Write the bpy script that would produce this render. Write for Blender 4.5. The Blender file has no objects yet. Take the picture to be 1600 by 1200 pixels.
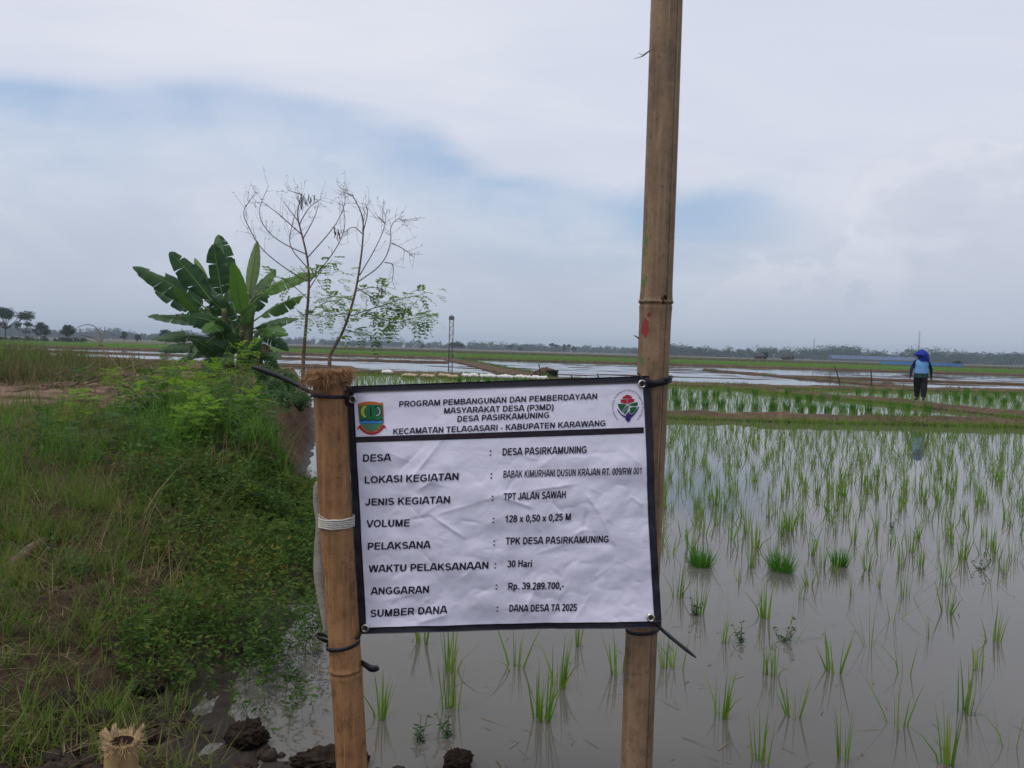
import bpy, bmesh, math, random
import numpy as np
from mathutils import Vector, Matrix

R = math.radians
rng = np.random.default_rng(7)
random.seed(7)
scene = bpy.context.scene
COL = scene.collection

# ------------------------------------------------------------------ camera
CAM_H = 1.40
FPX = 1208.0                       # focal length in pixels of a 1600 px wide frame
PITCH = math.atan(54.0 / FPX)      # looking slightly down
ROLL = math.atan(0.0290)
_F = np.array([0, math.cos(PITCH), -math.sin(PITCH)])
_U0 = np.array([0, math.sin(PITCH), math.cos(PITCH)])
_R0 = np.array([1.0, 0, 0])
RIGHT = math.cos(ROLL) * _R0 + math.sin(ROLL) * _U0
UP = -math.sin(ROLL) * _R0 + math.cos(ROLL) * _U0
EYE = np.array([0, 0, CAM_H])
cam_data = bpy.data.cameras.new('camera')
cam = bpy.data.objects.new('camera', cam_data)
COL.objects.link(cam)
cam_data.sensor_width = 36.0
cam_data.lens = 36.0 * FPX / 1600.0
cam_data.clip_start = 0.05
cam_data.clip_end = 6000
m = Matrix(((RIGHT[0], UP[0], -_F[0], 0), (RIGHT[1], UP[1], -_F[1], 0), (RIGHT[2], UP[2], -_F[2], CAM_H), (0, 0, 0, 1)))
cam.matrix_world = m
scene.camera = cam

# ------------------------------------------------------------------ sky, sun, exposure
SUN_EL, SUN_AZ = R(64), R(-118)      # azimuth from +Y towards +X
world = bpy.data.worlds.new('World')
scene.world = world
world.use_nodes = True
wt = world.node_tree
for n in list(wt.nodes):
    wt.nodes.remove(n)


class G:
    """Tiny node-graph helper."""

    def __init__(self, tree):
        self.t = tree

    def n(self, kind, **kw):
        nd = self.t.nodes.new(kind)
        for k, v in kw.items():
            setattr(nd, k, v)
        return nd

    def link(self, a, b):
        self.t.links.new(a, b)

    def put(self, sock, v):
        if isinstance(v, bpy.types.NodeSocket):
            self.t.links.new(v, sock)
        elif v is not None:
            try:
                sock.default_value = v
            except Exception:
                sock.default_value = tuple(v) + (1.0,)

    def math(self, op, a, b=None, c=None, clamp=False):
        nd = self.n('ShaderNodeMath', operation=op)
        nd.use_clamp = clamp
        for i, v in enumerate((a, b, c)):
            if v is not None:
                self.put(nd.inputs[i], v)
        return nd.outputs[0]

    def ramp(self, fac, stops, interp='LINEAR'):
        nd = self.n('ShaderNodeValToRGB')
        nd.color_ramp.interpolation = interp
        e = nd.color_ramp.elements
        while len(e) < len(stops):
            e.new(0.5)
        for el, (p, c) in zip(e, stops):
            el.position = p
            el.color = c if len(c) == 4 else tuple(c) + (1.0,)
        self.put(nd.inputs[0], fac)
        return nd.outputs[0]

    def mix(self, fac, a, b, blend='MIX'):
        nd = self.n('ShaderNodeMix', data_type='RGBA', blend_type=blend)
        self.put(nd.inputs[0], fac)
        self.put(nd.inputs[6], a)
        self.put(nd.inputs[7], b)
        return nd.outputs[2]

    def noise(self, vec, scale, detail=4, rough=0.55, dist=0.0):
        nd = self.n('ShaderNodeTexNoise')
        self.put(nd.inputs['Vector'], vec)
        nd.inputs['Scale'].default_value = scale
        nd.inputs['Detail'].default_value = detail
        nd.inputs['Roughness'].default_value = rough
        nd.inputs['Distortion'].default_value = dist
        return nd.outputs[0]

    def maprange(self, v, a, b, c=0.0, d=1.0, smooth=False):
        nd = self.n('ShaderNodeMapRange')
        nd.interpolation_type = 'SMOOTHSTEP' if smooth else 'LINEAR'
        self.put(nd.inputs[0], v)
        for i, x in enumerate((a, b, c, d)):
            self.put(nd.inputs[i + 1], x)
        return nd.outputs[0]

    def mapping(self, vec, scale=(1, 1, 1), loc=(0, 0, 0), rot=(0, 0, 0)):
        nd = self.n('ShaderNodeMapping')
        self.put(nd.inputs[0], vec)
        nd.inputs[1].default_value = loc
        nd.inputs[2].default_value = rot
        nd.inputs[3].default_value = scale
        return nd.outputs[0]


g = G(wt)
sky = g.n('ShaderNodeTexSky', sky_type='NISHITA')
sky.sun_disc = False
sky.sun_elevation = SUN_EL
sky.sun_rotation = SUN_AZ
sky.air_density = 1.2
sky.dust_density = 2.5
geo = g.n('ShaderNodeTexCoord')
direc = geo.outputs['Generated']
sep = g.n('ShaderNodeSeparateXYZ')
g.link(direc, sep.inputs[0])
dx, dy, dz = sep.outputs
el = g.math('MULTIPLY', g.math('ARCSINE', dz), 57.2958)             # degrees above the horizon
az = g.math('MULTIPLY', g.math('ARCTAN2', dx, dy), 57.2958)         # degrees right of +Y
# a flat cloud sheet seen in perspective
zc = g.math('ADD', g.math('MAXIMUM', dz, 0.0), 0.13)
comb = g.n('ShaderNodeCombineXYZ')
g.link(g.math('DIVIDE', dx, zc), comb.inputs[0])
g.link(g.math('DIVIDE', dy, zc), comb.inputs[1])
sheet = comb.outputs[0]
wisp = g.noise(g.mapping(sheet, (0.55, 1.15, 1), (3.1, 1.7, 0), (0, 0, R(-14))), 1.0, 7, 0.55, 0.5)
soft = g.noise(g.mapping(sheet, (0.40, 0.75, 1), (7.3, 4.2, 0), (0, 0, R(20))), 1.0, 4, 0.5, 0.3)
puff = g.noise(g.mapping(direc, (5.0, 5.0, 10.0), (1.3, 0, 0.4)), 1.0, 6, 0.58, 0.35)
# lower rim of the big white sheet: a wavering line, blue gap showing under it
rim = g.ramp(g.maprange(az, -40, 40), [(0.0, (0.150,) * 3), (0.10, (0.160,) * 3), (0.255, (0.176,) * 3), (0.40, (0.155,) * 3),
                                      (0.50, (0.128,) * 3), (0.66, (0.121,) * 3), (0.78, (0.132,) * 3), (1.0, (0.16,) * 3)], 'EASE')
rim = g.math('MULTIPLY', rim, 100.0)
below = g.math('SUBTRACT', g.math('ADD', rim, g.math('MULTIPLY', g.math('SUBTRACT', wisp, 0.5), 7.0)), el)   # degrees under the rim
gap = g.math('MULTIPLY', g.maprange(below, -0.8, 1.7, 0, 1, True), g.maprange(below, 1.0, 8.5, 1, 0, True))
gap = g.math('MULTIPLY', gap, g.maprange(az, 13, 23, 1, 0, True))
gap = g.math('MULTIPLY', gap, g.maprange(puff, 0.38, 0.64, 1.0, 0.55, True))
gap2 = g.math('MULTIPLY', g.maprange(wisp, 0.56, 0.80, 0, 0.50, True), g.maprange(el, 12, 30, 0.25, 1))
gapt = g.math('MAXIMUM', gap, gap2)
streak = g.noise(g.mapping(sheet, (0.42, 1.1, 1), (1.2, 9.1, 0), (0, 0, R(-24))), 1.0, 7, 0.55, 0.9)
tex = g.math('ADD', g.math('MULTIPLY', soft, 0.45), g.math('MULTIPLY', streak, 0.55))
cloud_hi = g.mix(g.maprange(tex, 0.36, 0.62, 0, 1, True), (5.10, 5.42, 6.40, 1), (6.15, 6.30, 6.85, 1))
cloud_lo = g.mix(g.maprange(puff, 0.36, 0.64, 0, 1, True), (4.20, 4.68, 5.70, 1), (5.15, 5.48, 6.30, 1))
cloud = g.mix(g.maprange(el, 4.5, 18.5, 0, 1, True), cloud_lo, cloud_hi)
haze_c = (3.95, 4.32, 5.08, 1)
cloud = g.mix(g.maprange(el, -1.0, 11.0, 1, 0, True), cloud, haze_c)
bank = g.math('MULTIPLY', g.maprange(g.math('ADD', az, g.math('MULTIPLY', g.math('SUBTRACT', puff, 0.5), 22.0)), 15, 27, 0, 1, True),
              g.maprange(g.math('ADD', el, g.math('MULTIPLY', g.math('SUBTRACT', puff, 0.5), 9.0)), 8.0, 13.5, 1, 0, True))
cum = g.noise(g.mapping(direc, (7.0, 7.0, 13.0), (4.3, 0, 2.4)), 1.0, 7, 0.55, 0.2)
shape = g.math('ADD', g.math('MULTIPLY', g.math('SUBTRACT', az, 25.0), 0.022), g.math('MULTIPLY', g.math('SUBTRACT', 11.0, el), 0.035))
shape = g.math('ADD', shape, g.math('SUBTRACT', cum, 0.5))
body = g.math('MULTIPLY', g.maprange(shape, -0.02, 0.06, 0, 1, True), g.maprange(el, 1.0, 6.0))
rimc = g.math('MULTIPLY', body, g.maprange(shape, 0.03, 0.20, 1, 0, True))
cloud = g.mix(g.math('MULTIPLY', body, 0.50), cloud, g.mix(rimc, (4.35, 4.68, 5.50, 1), (5.8, 6.0, 6.6, 1)))
blue = g.mix(0.62, sky.outputs[0], (3.15, 4.35, 6.25, 1))
final = g.mix(g.math('MULTIPLY', gapt, 0.95), cloud, blue)
bg = g.n('ShaderNodeBackground')
bg.inputs['Strength'].default_value = 0.10
g.link(final, bg.inputs['Color'])
wo = g.n('ShaderNodeOutputWorld')
g.link(bg.outputs[0], wo.inputs[0])

sun_data = bpy.data.lights.new('sun', 'SUN')
sun_data.energy = 1.3
sun_data.angle = R(18)
sun_data.color = (1.0, 0.955, 0.89)
sun = bpy.data.objects.new('sun', sun_data)
COL.objects.link(sun)
sv = Vector((math.sin(SUN_AZ) * math.cos(SUN_EL), math.cos(SUN_AZ) * math.cos(SUN_EL), math.sin(SUN_EL)))
sun.rotation_euler = (-sv).to_track_quat('-Z', 'Y').to_euler()
sun.location = sv * 60

vs = scene.view_settings
vs.view_transform = 'Standard'
vs.look = 'None'
vs.exposure = 0.38
vs.gamma = 1.0
vs.use_curve_mapping = False
scene.render.engine = 'CYCLES'
cy = scene.cycles
cy.use_denoising = True
try:
    cy.denoiser = 'OPENIMAGEDENOISE'
    cy.denoising_input_passes = 'RGB_ALBEDO_NORMAL'
except Exception:
    pass
cy.max_bounces = 6
cy.diffuse_bounces = 3
cy.glossy_bounces = 3
cy.transmission_bounces = 3
cy.transparent_max_bounces = 6
cy.volume_bounces = 0
cy.sample_clamp_indirect = 4.0
cy.caustics_reflective = False
cy.caustics_refractive = False


# ------------------------------------------------------------------ geometry helpers
def ray(px, py):
    return _F + (px - 800.0) / FPX * RIGHT + (600.0 - py) / FPX * UP


def at(px, py, Y):
    """World point seen at that spot of the photograph, Y metres ahead."""
    d = ray(px, py)
    return EYE + d * (Y / d[1])


def on(px, py, z=0.0):
    """World point on the level plane z."""
    d = ray(px, py)
    return EYE + d * ((z - CAM_H) / d[2])


def _hash(ix, iy, seed):
    v = np.sin(ix * 127.1 + iy * 311.7 + seed * 74.7) * 43758.5453
    return v - np.floor(v)


def vnoise(x, y, seed=0):
    x = np.asarray(x, float); y = np.asarray(y, float)
    ix = np.floor(x); iy = np.floor(y)
    fx = x - ix; fy = y - iy
    fx = fx * fx * (3 - 2 * fx); fy = fy * fy * (3 - 2 * fy)
    a = _hash(ix, iy, seed); b = _hash(ix + 1, iy, seed)
    c = _hash(ix, iy + 1, seed); d = _hash(ix + 1, iy + 1, seed)
    return (a * (1 - fx) + b * fx) * (1 - fy) + (c * (1 - fx) + d * fx) * fy


def fbm(x, y, seed=0, octs=4, gain=0.5):
    t = 0; amp = 1; tot = 0
    for o in range(octs):
        t = t + amp * vnoise(np.asarray(x) * 2 ** o, np.asarray(y) * 2 ** o, seed + o * 13)
        tot += amp; amp *= gain
    return t / tot


def sstep(a, b, x):
    t = np.clip((np.asarray(x, float) - a) / (b - a), 0, 1)
    return t * t * (3 - 2 * t)


def quads_mesh(name, V, F, mats, midx=None, smooth=True):
    """Fast mesh from numpy: V (n,3), F (m,4)."""
    V = np.ascontiguousarray(V, dtype=np.float32)
    F = np.ascontiguousarray(F, dtype=np.int32)
    me = bpy.data.meshes.new(name)
    k = F.shape[1]
    me.vertices.add(len(V)); me.vertices.foreach_set('co', V.ravel())
    me.loops.add(F.size); me.loops.foreach_set('vertex_index', F.ravel())
    me.polygons.add(len(F)); me.polygons.foreach_set('loop_start', np.arange(0, F.size, k, dtype=np.int32))
    for mt in (mats if isinstance(mats, (list, tuple)) else [mats]):
        me.materials.append(mt)
    if midx is not None:
        me.polygons.foreach_set('material_index', np.ascontiguousarray(midx, dtype=np.int32))
    if smooth:
        me.polygons.foreach_set('use_smooth', np.ones(len(F), dtype=bool))
    me.update(calc_edges=True)
    return me


def link(name, me, parent=None, loc=None, rotz=0.0):
    o = bpy.data.objects.new(name, me)
    COL.objects.link(o)
    if parent is not None:
        o.parent = parent
    if loc is not None:
        o.location = [float(c) for c in loc]
    if rotz:
        o.rotation_euler = (0, 0, rotz)
    return o


def tag(o, label=None, cat=None, group=None, kind=None):
    if label: o['label'] = label
    if cat: o['category'] = cat
    if group: o['group'] = group
    if kind: o['kind'] = kind
    return o


def thing(name, loc, label, cat, group=None, rotz=0.0):
    o = bpy.data.objects.new(name, None)
    o.empty_display_size = 0.1
    COL.objects.link(o)
    o.location = [float(c) for c in loc]
    o.rotation_euler = (0, 0, rotz)
    return tag(o, label, cat, group)


def copy_tree(src, parent=None):
    c = src.copy()
    COL.objects.link(c)
    if parent is not None:
        c.parent = parent
    for ch in list(src.children):
        copy_tree(ch, c)
    return c


class MB:
    """Collects verts and faces of one mesh (any polygon size, material slots)."""

    def __init__(self):
        self.v = []; self.f = []; self.mi = []; self.n = 0

    def add(self, V, F, mi=0):
        V = np.asarray(V, float)
        self.v.append(V)
        self.f += [tuple(int(i) + self.n for i in q) for q in F]
        self.mi += [mi] * len(F)
        self.n += len(V)

    def box(self, c, s, mi=0, rot=None):
        x, y, z = [q / 2 for q in s]
        V = np.array([(-x, -y, -z), (x, -y, -z), (x, y, -z), (-x, y, -z), (-x, -y, z), (x, -y, z), (x, y, z), (-x, y, z)])
        if rot is not None:
            V = V @ np.array(rot).T
        self.add(V + np.asarray(c), [(0, 3, 2, 1), (4, 5, 6, 7), (0, 1, 5, 4), (1, 2, 6, 5), (2, 3, 7, 6), (3, 0, 4, 7)], mi)

    def tube(self, pts, rad, seg=8, mi=0, cap=True):
        P = np.asarray(pts, float)
        n = len(P)
        rad = np.broadcast_to(np.asarray(rad, float), (n,))
        T = np.gradient(P, axis=0)
        T /= np.linalg.norm(T, axis=1)[:, None] + 1e-12
        ref = np.array([0, 0, 1.0]) if abs(T[0][2]) < 0.9 else np.array([1.0, 0, 0])
        N = np.cross(T[0], ref); N /= np.linalg.norm(N)
        a = np.arange(seg) / seg * 2 * np.pi
        V = []
        for i in range(n):
            N = N - T[i] * np.dot(N, T[i]); N /= np.linalg.norm(N) + 1e-12
            B = np.cross(T[i], N)
            V.append(P[i] + rad[i] * (np.cos(a)[:, None] * N + np.sin(a)[:, None] * B))
        V = np.concatenate(V)
        F = []
        for i in range(n - 1):
            for j in range(seg):
                k = (j + 1) % seg
                F.append((i * seg + j, i * seg + k, (i + 1) * seg + k, (i + 1) * seg + j))
        if cap:
            F.append(tuple(range(seg))[::-1]); F.append(tuple((n - 1) * seg + j for j in range(seg)))
        self.add(V, F, mi)

    def mesh(self, name, mats, smooth=True):
        me = bpy.data.meshes.new(name)
        V = np.concatenate(self.v) if self.v else np.zeros((0, 3))
        me.from_pydata(V.tolist(), [], self.f)
        for mt in (mats if isinstance(mats, (list, tuple)) else [mats]):
            me.materials.append(mt)
        me.polygons.foreach_set('material_index', np.array(self.mi, dtype=np.int32))
        if smooth:
            me.polygons.foreach_set('use_smooth', np.ones(len(self.f), dtype=bool))
        me.update()
        return me

    def build(self, name, mats, parent=None, smooth=True, loc=None):
        me = self.mesh(name, mats, smooth)
        return link(name, me, parent, loc)


def blades(base, h, w, az, lean, bend, rows=3, twist=None):
    """Grass blades: base (N,3), height, width, azimuth of lean, lean (rad), extra bend (rad). Returns V, F (quads)."""
    base = np.asarray(base, float); N = len(base)
    h, w, az, lean, bend = [np.broadcast_to(np.asarray(q, float), (N,)) for q in (h, w, az, lean, bend)]
    d = np.stack([np.cos(az), np.sin(az), np.zeros(N)], 1)
    tw = az + np.pi / 2 if twist is None else twist
    s = np.stack([np.cos(tw), np.sin(tw), np.zeros(N)], 1)
    V = np.zeros((N, rows, 2, 3))
    p = base.copy()
    for r in range(rows):
        t = r / (rows - 1)
        ww = w * (1.0 - 0.92 * t ** 1.6) * 0.5
        V[:, r, 0] = p - s * ww[:, None]
        V[:, r, 1] = p + s * ww[:, None]
        a = lean + bend * (r + 0.5) / (rows - 1)
        p = p + (h / (rows - 1))[:, None] * (np.sin(a)[:, None] * d + np.cos(a)[:, None] * np.array([0, 0, 1.0]))
    F = np.zeros((N, rows - 1, 4), dtype=np.int64)
    o = (np.arange(N) * rows * 2)[:, None]
    r = np.arange(rows - 1)[None] * 2
    F[..., 0] = o + r; F[..., 1] = o + r + 1; F[..., 2] = o + r + 3; F[..., 3] = o + r + 2
    return V.reshape(-1, 3), F.reshape(-1, 4)


def cards(c, ax, nr, L, W, fold=0.15, k=0.45):
    """Leaf-shaped quads: base point c, axis ax, normal nr, length, width (arrays)."""
    N = len(c)
    L = np.broadcast_to(np.asarray(L, float), (N,))[:, None]; W = np.broadcast_to(np.asarray(W, float), (N,))[:, None]
    ax = ax / (np.linalg.norm(ax, axis=1)[:, None] + 1e-9)
    s = np.cross(ax, nr); s /= np.linalg.norm(s, axis=1)[:, None] + 1e-9
    nn = np.cross(s, ax)
    V = np.stack([c, c + ax * L * k + s * W / 2 + nn * W * fold, c + ax * L, c + ax * L * k - s * W / 2 + nn * W * fold], 1)
    F = np.arange(N * 4).reshape(N, 4)
    return V.reshape(-1, 3), F


def cat_vf(parts):
    V = []; F = []; n = 0
    for v, f in parts:
        V.append(v); F.append(np.asarray(f) + n); n += len(v)
    return np.concatenate(V), np.concatenate(F)


def rdir(N, zlo=-1, zhi=1):
    z = rng.uniform(zlo, zhi, N); a = rng.uniform(0, 2 * np.pi, N); r = np.sqrt(np.maximum(0, 1 - z * z))
    return np.stack([r * np.cos(a), r * np.sin(a), z], 1)


# ------------------------------------------------------------------ materials
MATS = {}


def new_mat(name):
    mt = bpy.data.materials.new(name)
    mt.use_nodes = True
    t = mt.node_tree
    for n in list(t.nodes):
        t.nodes.remove(n)
    gg = G(t)
    out = gg.n('ShaderNodeOutputMaterial')
    MATS[name] = mt
    return mt, gg, out


def principled(gg, out, color, rough=0.7, spec=0.3, metal=0.0, normal=None, **kw):
    p = gg.n('ShaderNodeBsdfPrincipled')
    gg.put(p.inputs['Base Color'], color)
    gg.put(p.inputs['Roughness'], rough)
    gg.put(p.inputs['Specular IOR Level'], spec)
    gg.put(p.inputs['Metallic'], metal)
    for k, v in kw.items():
        gg.put(p.inputs[k], v)
    if normal is not None:
        gg.link(normal, p.inputs['Normal'])
    if out is not None:
        gg.link(p.outputs[0], out.inputs[0])
    return p.outputs[0]


def bump(gg, h, strength=0.4, dist=0.01):
    b = gg.n('ShaderNodeBump')
    b.inputs['Strength'].default_value = strength
    b.inputs['Distance'].default_value = dist
    gg.link(h, b.inputs['Height'])
    return b.outputs[0]


def objco(gg):
    return gg.n('ShaderNodeTexCoord').outputs['Object']


def plain(name, color, rough=0.7, spec=0.3, vary=0.25, scale=8.0, bmp=0.0, metal=0.0):
    mt, gg, out = new_mat(name)
    co = objco(gg)
    nz = gg.noise(co, scale, 5, 0.6)
    c = np.array(color)
    col = gg.mix(gg.maprange(nz, 0.3, 0.7), tuple(c * (1 - vary)) + (1,), tuple(np.minimum(c * (1 + vary), 0.95)) + (1,))
    nrm = bump(gg, gg.noise(co, scale * 4, 4, 0.6), bmp) if bmp else None
    principled(gg, out, col, rough, spec, metal, nrm)
    return mt


def leafy(name, stops, rough=0.55, trans=0.35, spec=0.25, sat=1.0, patch=0.0):
    """Foliage: colour differs from leaf to leaf, light shines through."""
    mt, gg, out = new_mat(name)
    rnd = gg.n('ShaderNodeNewGeometry').outputs['Random Per Island']
    if patch:
        nz = gg.noise(objco(gg), patch, 3, 0.5)
        rnd = gg.math('ADD', gg.math('MULTIPLY', rnd, 0.55), gg.math('MULTIPLY', gg.maprange(nz, 0.3, 0.7), 0.45))
    n = len(stops)
    col = gg.ramp(rnd, [(i / (n - 1), s) for i, s in enumerate(stops)])
    p = principled(gg, None, col, rough, spec)
    tr = gg.n('ShaderNodeBsdfTranslucent')
    hs = gg.n('ShaderNodeHueSaturation')
    hs.inputs['Value'].default_value = 1.25
    gg.link(col, hs.inputs['Color'])
    gg.link(hs.outputs[0], tr.inputs[0])
    ms = gg.n('ShaderNodeMixShader')
    ms.inputs[0].default_value = trans
    gg.link(p, ms.inputs[1]); gg.link(tr.outputs[0], ms.inputs[2])
    gg.link(ms.outputs[0], out.inputs[0])
    return mt


# soil: brown clods, damp and darker close to the water line
mt, gg, out = new_mat('soil')
co = objco(gg)
n1 = gg.noise(co, 1.3, 5, 0.6); n2 = gg.noise(co, 14, 6, 0.65); n3 = gg.noise(co, 70, 5, 0.65)
col = gg.mix(gg.maprange(n1, 0.35, 0.65), (0.050, 0.034, 0.025, 1), (0.098, 0.066, 0.046, 1))
col = gg.mix(gg.maprange(n2, 0.35, 0.7), col, (0.030, 0.020, 0.015, 1))
straw = gg.math('MULTIPLY', gg.maprange(n3, 0.6, 0.72), 0.5)
col = gg.mix(straw, col, (0.21, 0.155, 0.095, 1))
sz = gg.n('ShaderNodeSeparateXYZ'); gg.link(co, sz.inputs[0])
sy = sz.outputs[1]
dry = gg.math('MULTIPLY', gg.math('MULTIPLY', gg.maprange(sy, 7.5, 10.0, 0, 1, True), gg.maprange(sz.outputs[0], -4.9, -3.7, 1, 0, True)), gg.maprange(n1, 0.38, 0.55))
col = gg.mix(dry, col, gg.mix(gg.maprange(n2, 0.3, 0.7), (0.165, 0.110, 0.082, 1), (0.245, 0.170, 0.125, 1)))
raw = gg.math('MULTIPLY', gg.maprange(sy, 5.8, 7.2, 0, 1, True), gg.maprange(sz.outputs[0], -4.6, -3.6, 0, 1, True))
col = gg.mix(gg.math('MULTIPLY', raw, 0.85), col, gg.mix(gg.maprange(n2, 0.35, 0.65), (0.060, 0.036, 0.026, 1), (0.135, 0.082, 0.058, 1)))
wet = gg.maprange(gg.math('ADD', sz.outputs[2], gg.math('MULTIPLY', gg.math('SUBTRACT', n2, 0.5), 0.10)), 0.015, 0.10, 1, 0, True)
col = gg.mix(wet, col, (0.030, 0.021, 0.016, 1))
hh = gg.math('ADD', gg.math('MULTIPLY', n2, 0.7), gg.math('MULTIPLY', n3, 0.35))
principled(gg, out, col, gg.maprange(wet, 0, 1, 0.98, 0.6), gg.maprange(wet, 0, 1, 0.03, 0.25), 0, bump(gg, hh, 0.9, 0.03))
SOIL = mt

mt, gg, out = new_mat('bund_soil')
co = objco(gg)
n1 = gg.noise(co, 0.9, 5, 0.6); n2 = gg.noise(co, 7, 6, 0.65)
col = gg.mix(gg.maprange(n1, 0.35, 0.65), (0.085, 0.058, 0.040, 1), (0.165, 0.112, 0.078, 1))
col = gg.mix(gg.maprange(n2, 0.4, 0.7), col, (0.065, 0.047, 0.035, 1))
sz = gg.n('ShaderNodeSeparateXYZ'); gg.link(co, sz.inputs[0])
col = gg.mix(gg.maprange(sz.outputs[2], 0.01, 0.05, 1, 0), col, (0.03, 0.023, 0.018, 1))
principled(gg, out, col, 0.95, 0.06, 0, bump(gg, n2, 0.8, 0.04))
BUND = mt

# muddy standing water
mt, gg, out = new_mat('paddy_water')
co = objco(gg)
n1 = gg.noise(gg.mapping(co, (0.5, 0.25, 1)), 1.0, 4, 0.5)
col = gg.mix(gg.maprange(n1, 0.3, 0.7), (0.078, 0.073, 0.064, 1), (0.106, 0.100, 0.088, 1))
rp = gg.noise(gg.mapping(co, (1.0, 0.6, 1)), 2.2, 3, 0.5)
rp2 = gg.noise(gg.mapping(co, (1.0, 0.5, 1)), 16.0, 2, 0.5)
rr = gg.math('ADD', rp, gg.math('MULTIPLY', rp2, 0.10))
principled(gg, out, col, gg.maprange(gg.noise(gg.mapping(co, (0.9, 0.4, 1)), 1.0, 5, 0.6), 0.48, 0.72, 0.010, 0.055), 0.5, 0, bump(gg, rr, 0.045, 0.025), IOR=1.33)
WATER = mt

# far fields
def field_mat(name, a, b, c, sc):
    mt, gg, out = new_mat(name)
    co = objco(gg)
    n1 = gg.noise(gg.mapping(co, (0.35, 1, 1)), sc, 5, 0.6)
    n2 = gg.noise(co, sc * 9, 4, 0.6)
    col = gg.mix(gg.maprange(n1, 0.33, 0.66), a + (1,), b + (1,))
    col = gg.mix(gg.maprange(n2, 0.45, 0.75, 0, 0.7), col, c + (1,))
    principled(gg, out, col, 0.95, 0.1, 0, bump(gg, n2, 0.6, 0.08))
    return mt


F_GREEN = field_mat('young_rice_field', (0.105, 0.195, 0.036), (0.165, 0.260, 0.050), (0.085, 0.140, 0.036), 0.05)
F_BROWN = field_mat('stubble_field', (0.100, 0.092, 0.060), (0.135, 0.110, 0.080), (0.070, 0.085, 0.042), 0.04)
F_OLIVE = field_mat('olive_field', (0.075, 0.095, 0.040), (0.110, 0.105, 0.062), (0.060, 0.060, 0.040), 0.03)

GRASS = leafy('grass_blade', [(0.030, 0.068, 0.013), (0.062, 0.122, 0.021), (0.105, 0.172, 0.032), (0.165, 0.180, 0.048), (0.28, 0.200, 0.090)], 0.75, 0.40, 0.06, patch=1.1)
GRASS_LUSH = leafy('lush_grass_blade', [(0.036, 0.100, 0.013), (0.068, 0.165, 0.022), (0.110, 0.225, 0.034), (0.150, 0.250, 0.045)], 0.7, 0.45, 0.08)
GRASS_DRY = leafy('dry_grass_blade', [(0.036, 0.060, 0.018), (0.062, 0.090, 0.026), (0.110, 0.120, 0.044), (0.19, 0.150, 0.075), (0.050, 0.080, 0.022)], 0.8, 0.35, 0.05, patch=0.28)
STRAW = leafy('dead_straw', [(0.12, 0.085, 0.048), (0.20, 0.145, 0.085), (0.28, 0.21, 0.125)], 0.8, 0.2, 0.15)
CREEP = leafy('creeper_leaf', [(0.016, 0.042, 0.010), (0.030, 0.072, 0.014), (0.050, 0.104, 0.018), (0.078, 0.132, 0.024), (0.120, 0.140, 0.026), (0.32, 0.15, 0.020)], 0.65, 0.35, 0.10, patch=1.5)
RICE = leafy('rice_blade', [(0.075, 0.165, 0.018), (0.120, 0.240, 0.026), (0.170, 0.290, 0.036), (0.22, 0.28, 0.055)], 0.6, 0.45, 0.12)
RICE_DENSE = leafy('rice_bundle_blade', [(0.036, 0.135, 0.012), (0.058, 0.195, 0.018), (0.090, 0.240, 0.026)], 0.5, 0.4, 0.25)
LIME = leafy('legume_leaflet', [(0.085, 0.185, 0.020), (0.140, 0.265, 0.026), (0.185, 0.310, 0.034), (0.25, 0.35, 0.046)], 0.65, 0.5, 0.08)
LEGUME_DK = leafy('legume_leaflet_dark', [(0.032, 0.085, 0.016), (0.056, 0.125, 0.020), (0.090, 0.175, 0.028)], 0.55, 0.4, 0.2)
SHRUB = leafy('shrub_leaf', [(0.022, 0.075, 0.016), (0.035, 0.105, 0.020), (0.055, 0.135, 0.028)], 0.5, 0.35, 0.3)
TREE_LEAF = leafy('feather_tree_leaf', [(0.085, 0.170, 0.026), (0.130, 0.235, 0.036), (0.20, 0.290, 0.055)], 0.6, 0.5, 0.1)
FAR_LEAF = leafy('far_tree_leaf', [(0.014, 0.032, 0.015), (0.022, 0.046, 0.019), (0.034, 0.060, 0.023)], 0.9, 0.12, 0.03)
TWIG = plain('twig_bark', (0.130, 0.105, 0.095), 0.9, 0.15, 0.35, 30)
BARK = plain('trunk_bark', (0.150, 0.100, 0.072), 0.9, 0.15, 0.35, 12, 0.5)
DEADWOOD = plain('dead_wood', (0.125, 0.090, 0.066), 0.9, 0.15, 0.35, 20, 0.4)

# ------------------------------------------------------------------ the land on the left
_sh = [on(*p)[:2] for p in [(474, 598), (484, 622), (492, 655), (494, 690), (476, 735), (486, 780), (492, 850), (474, 930), (428, 1000), (356, 1050), (338, 1112), (420, 1186)]]
SHORE = np.array([(-34.0, 31.0), (-12.0, 28.5), (-8.4, 27.0)] + [tuple(p) for p in _sh] + [(-0.55, 2.56), (-0.30, 2.44), (0.2, 2.36), (1.2, 2.30), (4, 2.2), (12, 2.0), (40, 1.6)])
LAND = np.concatenate([SHORE, [(40, -14), (-34, -14)]])


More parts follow.
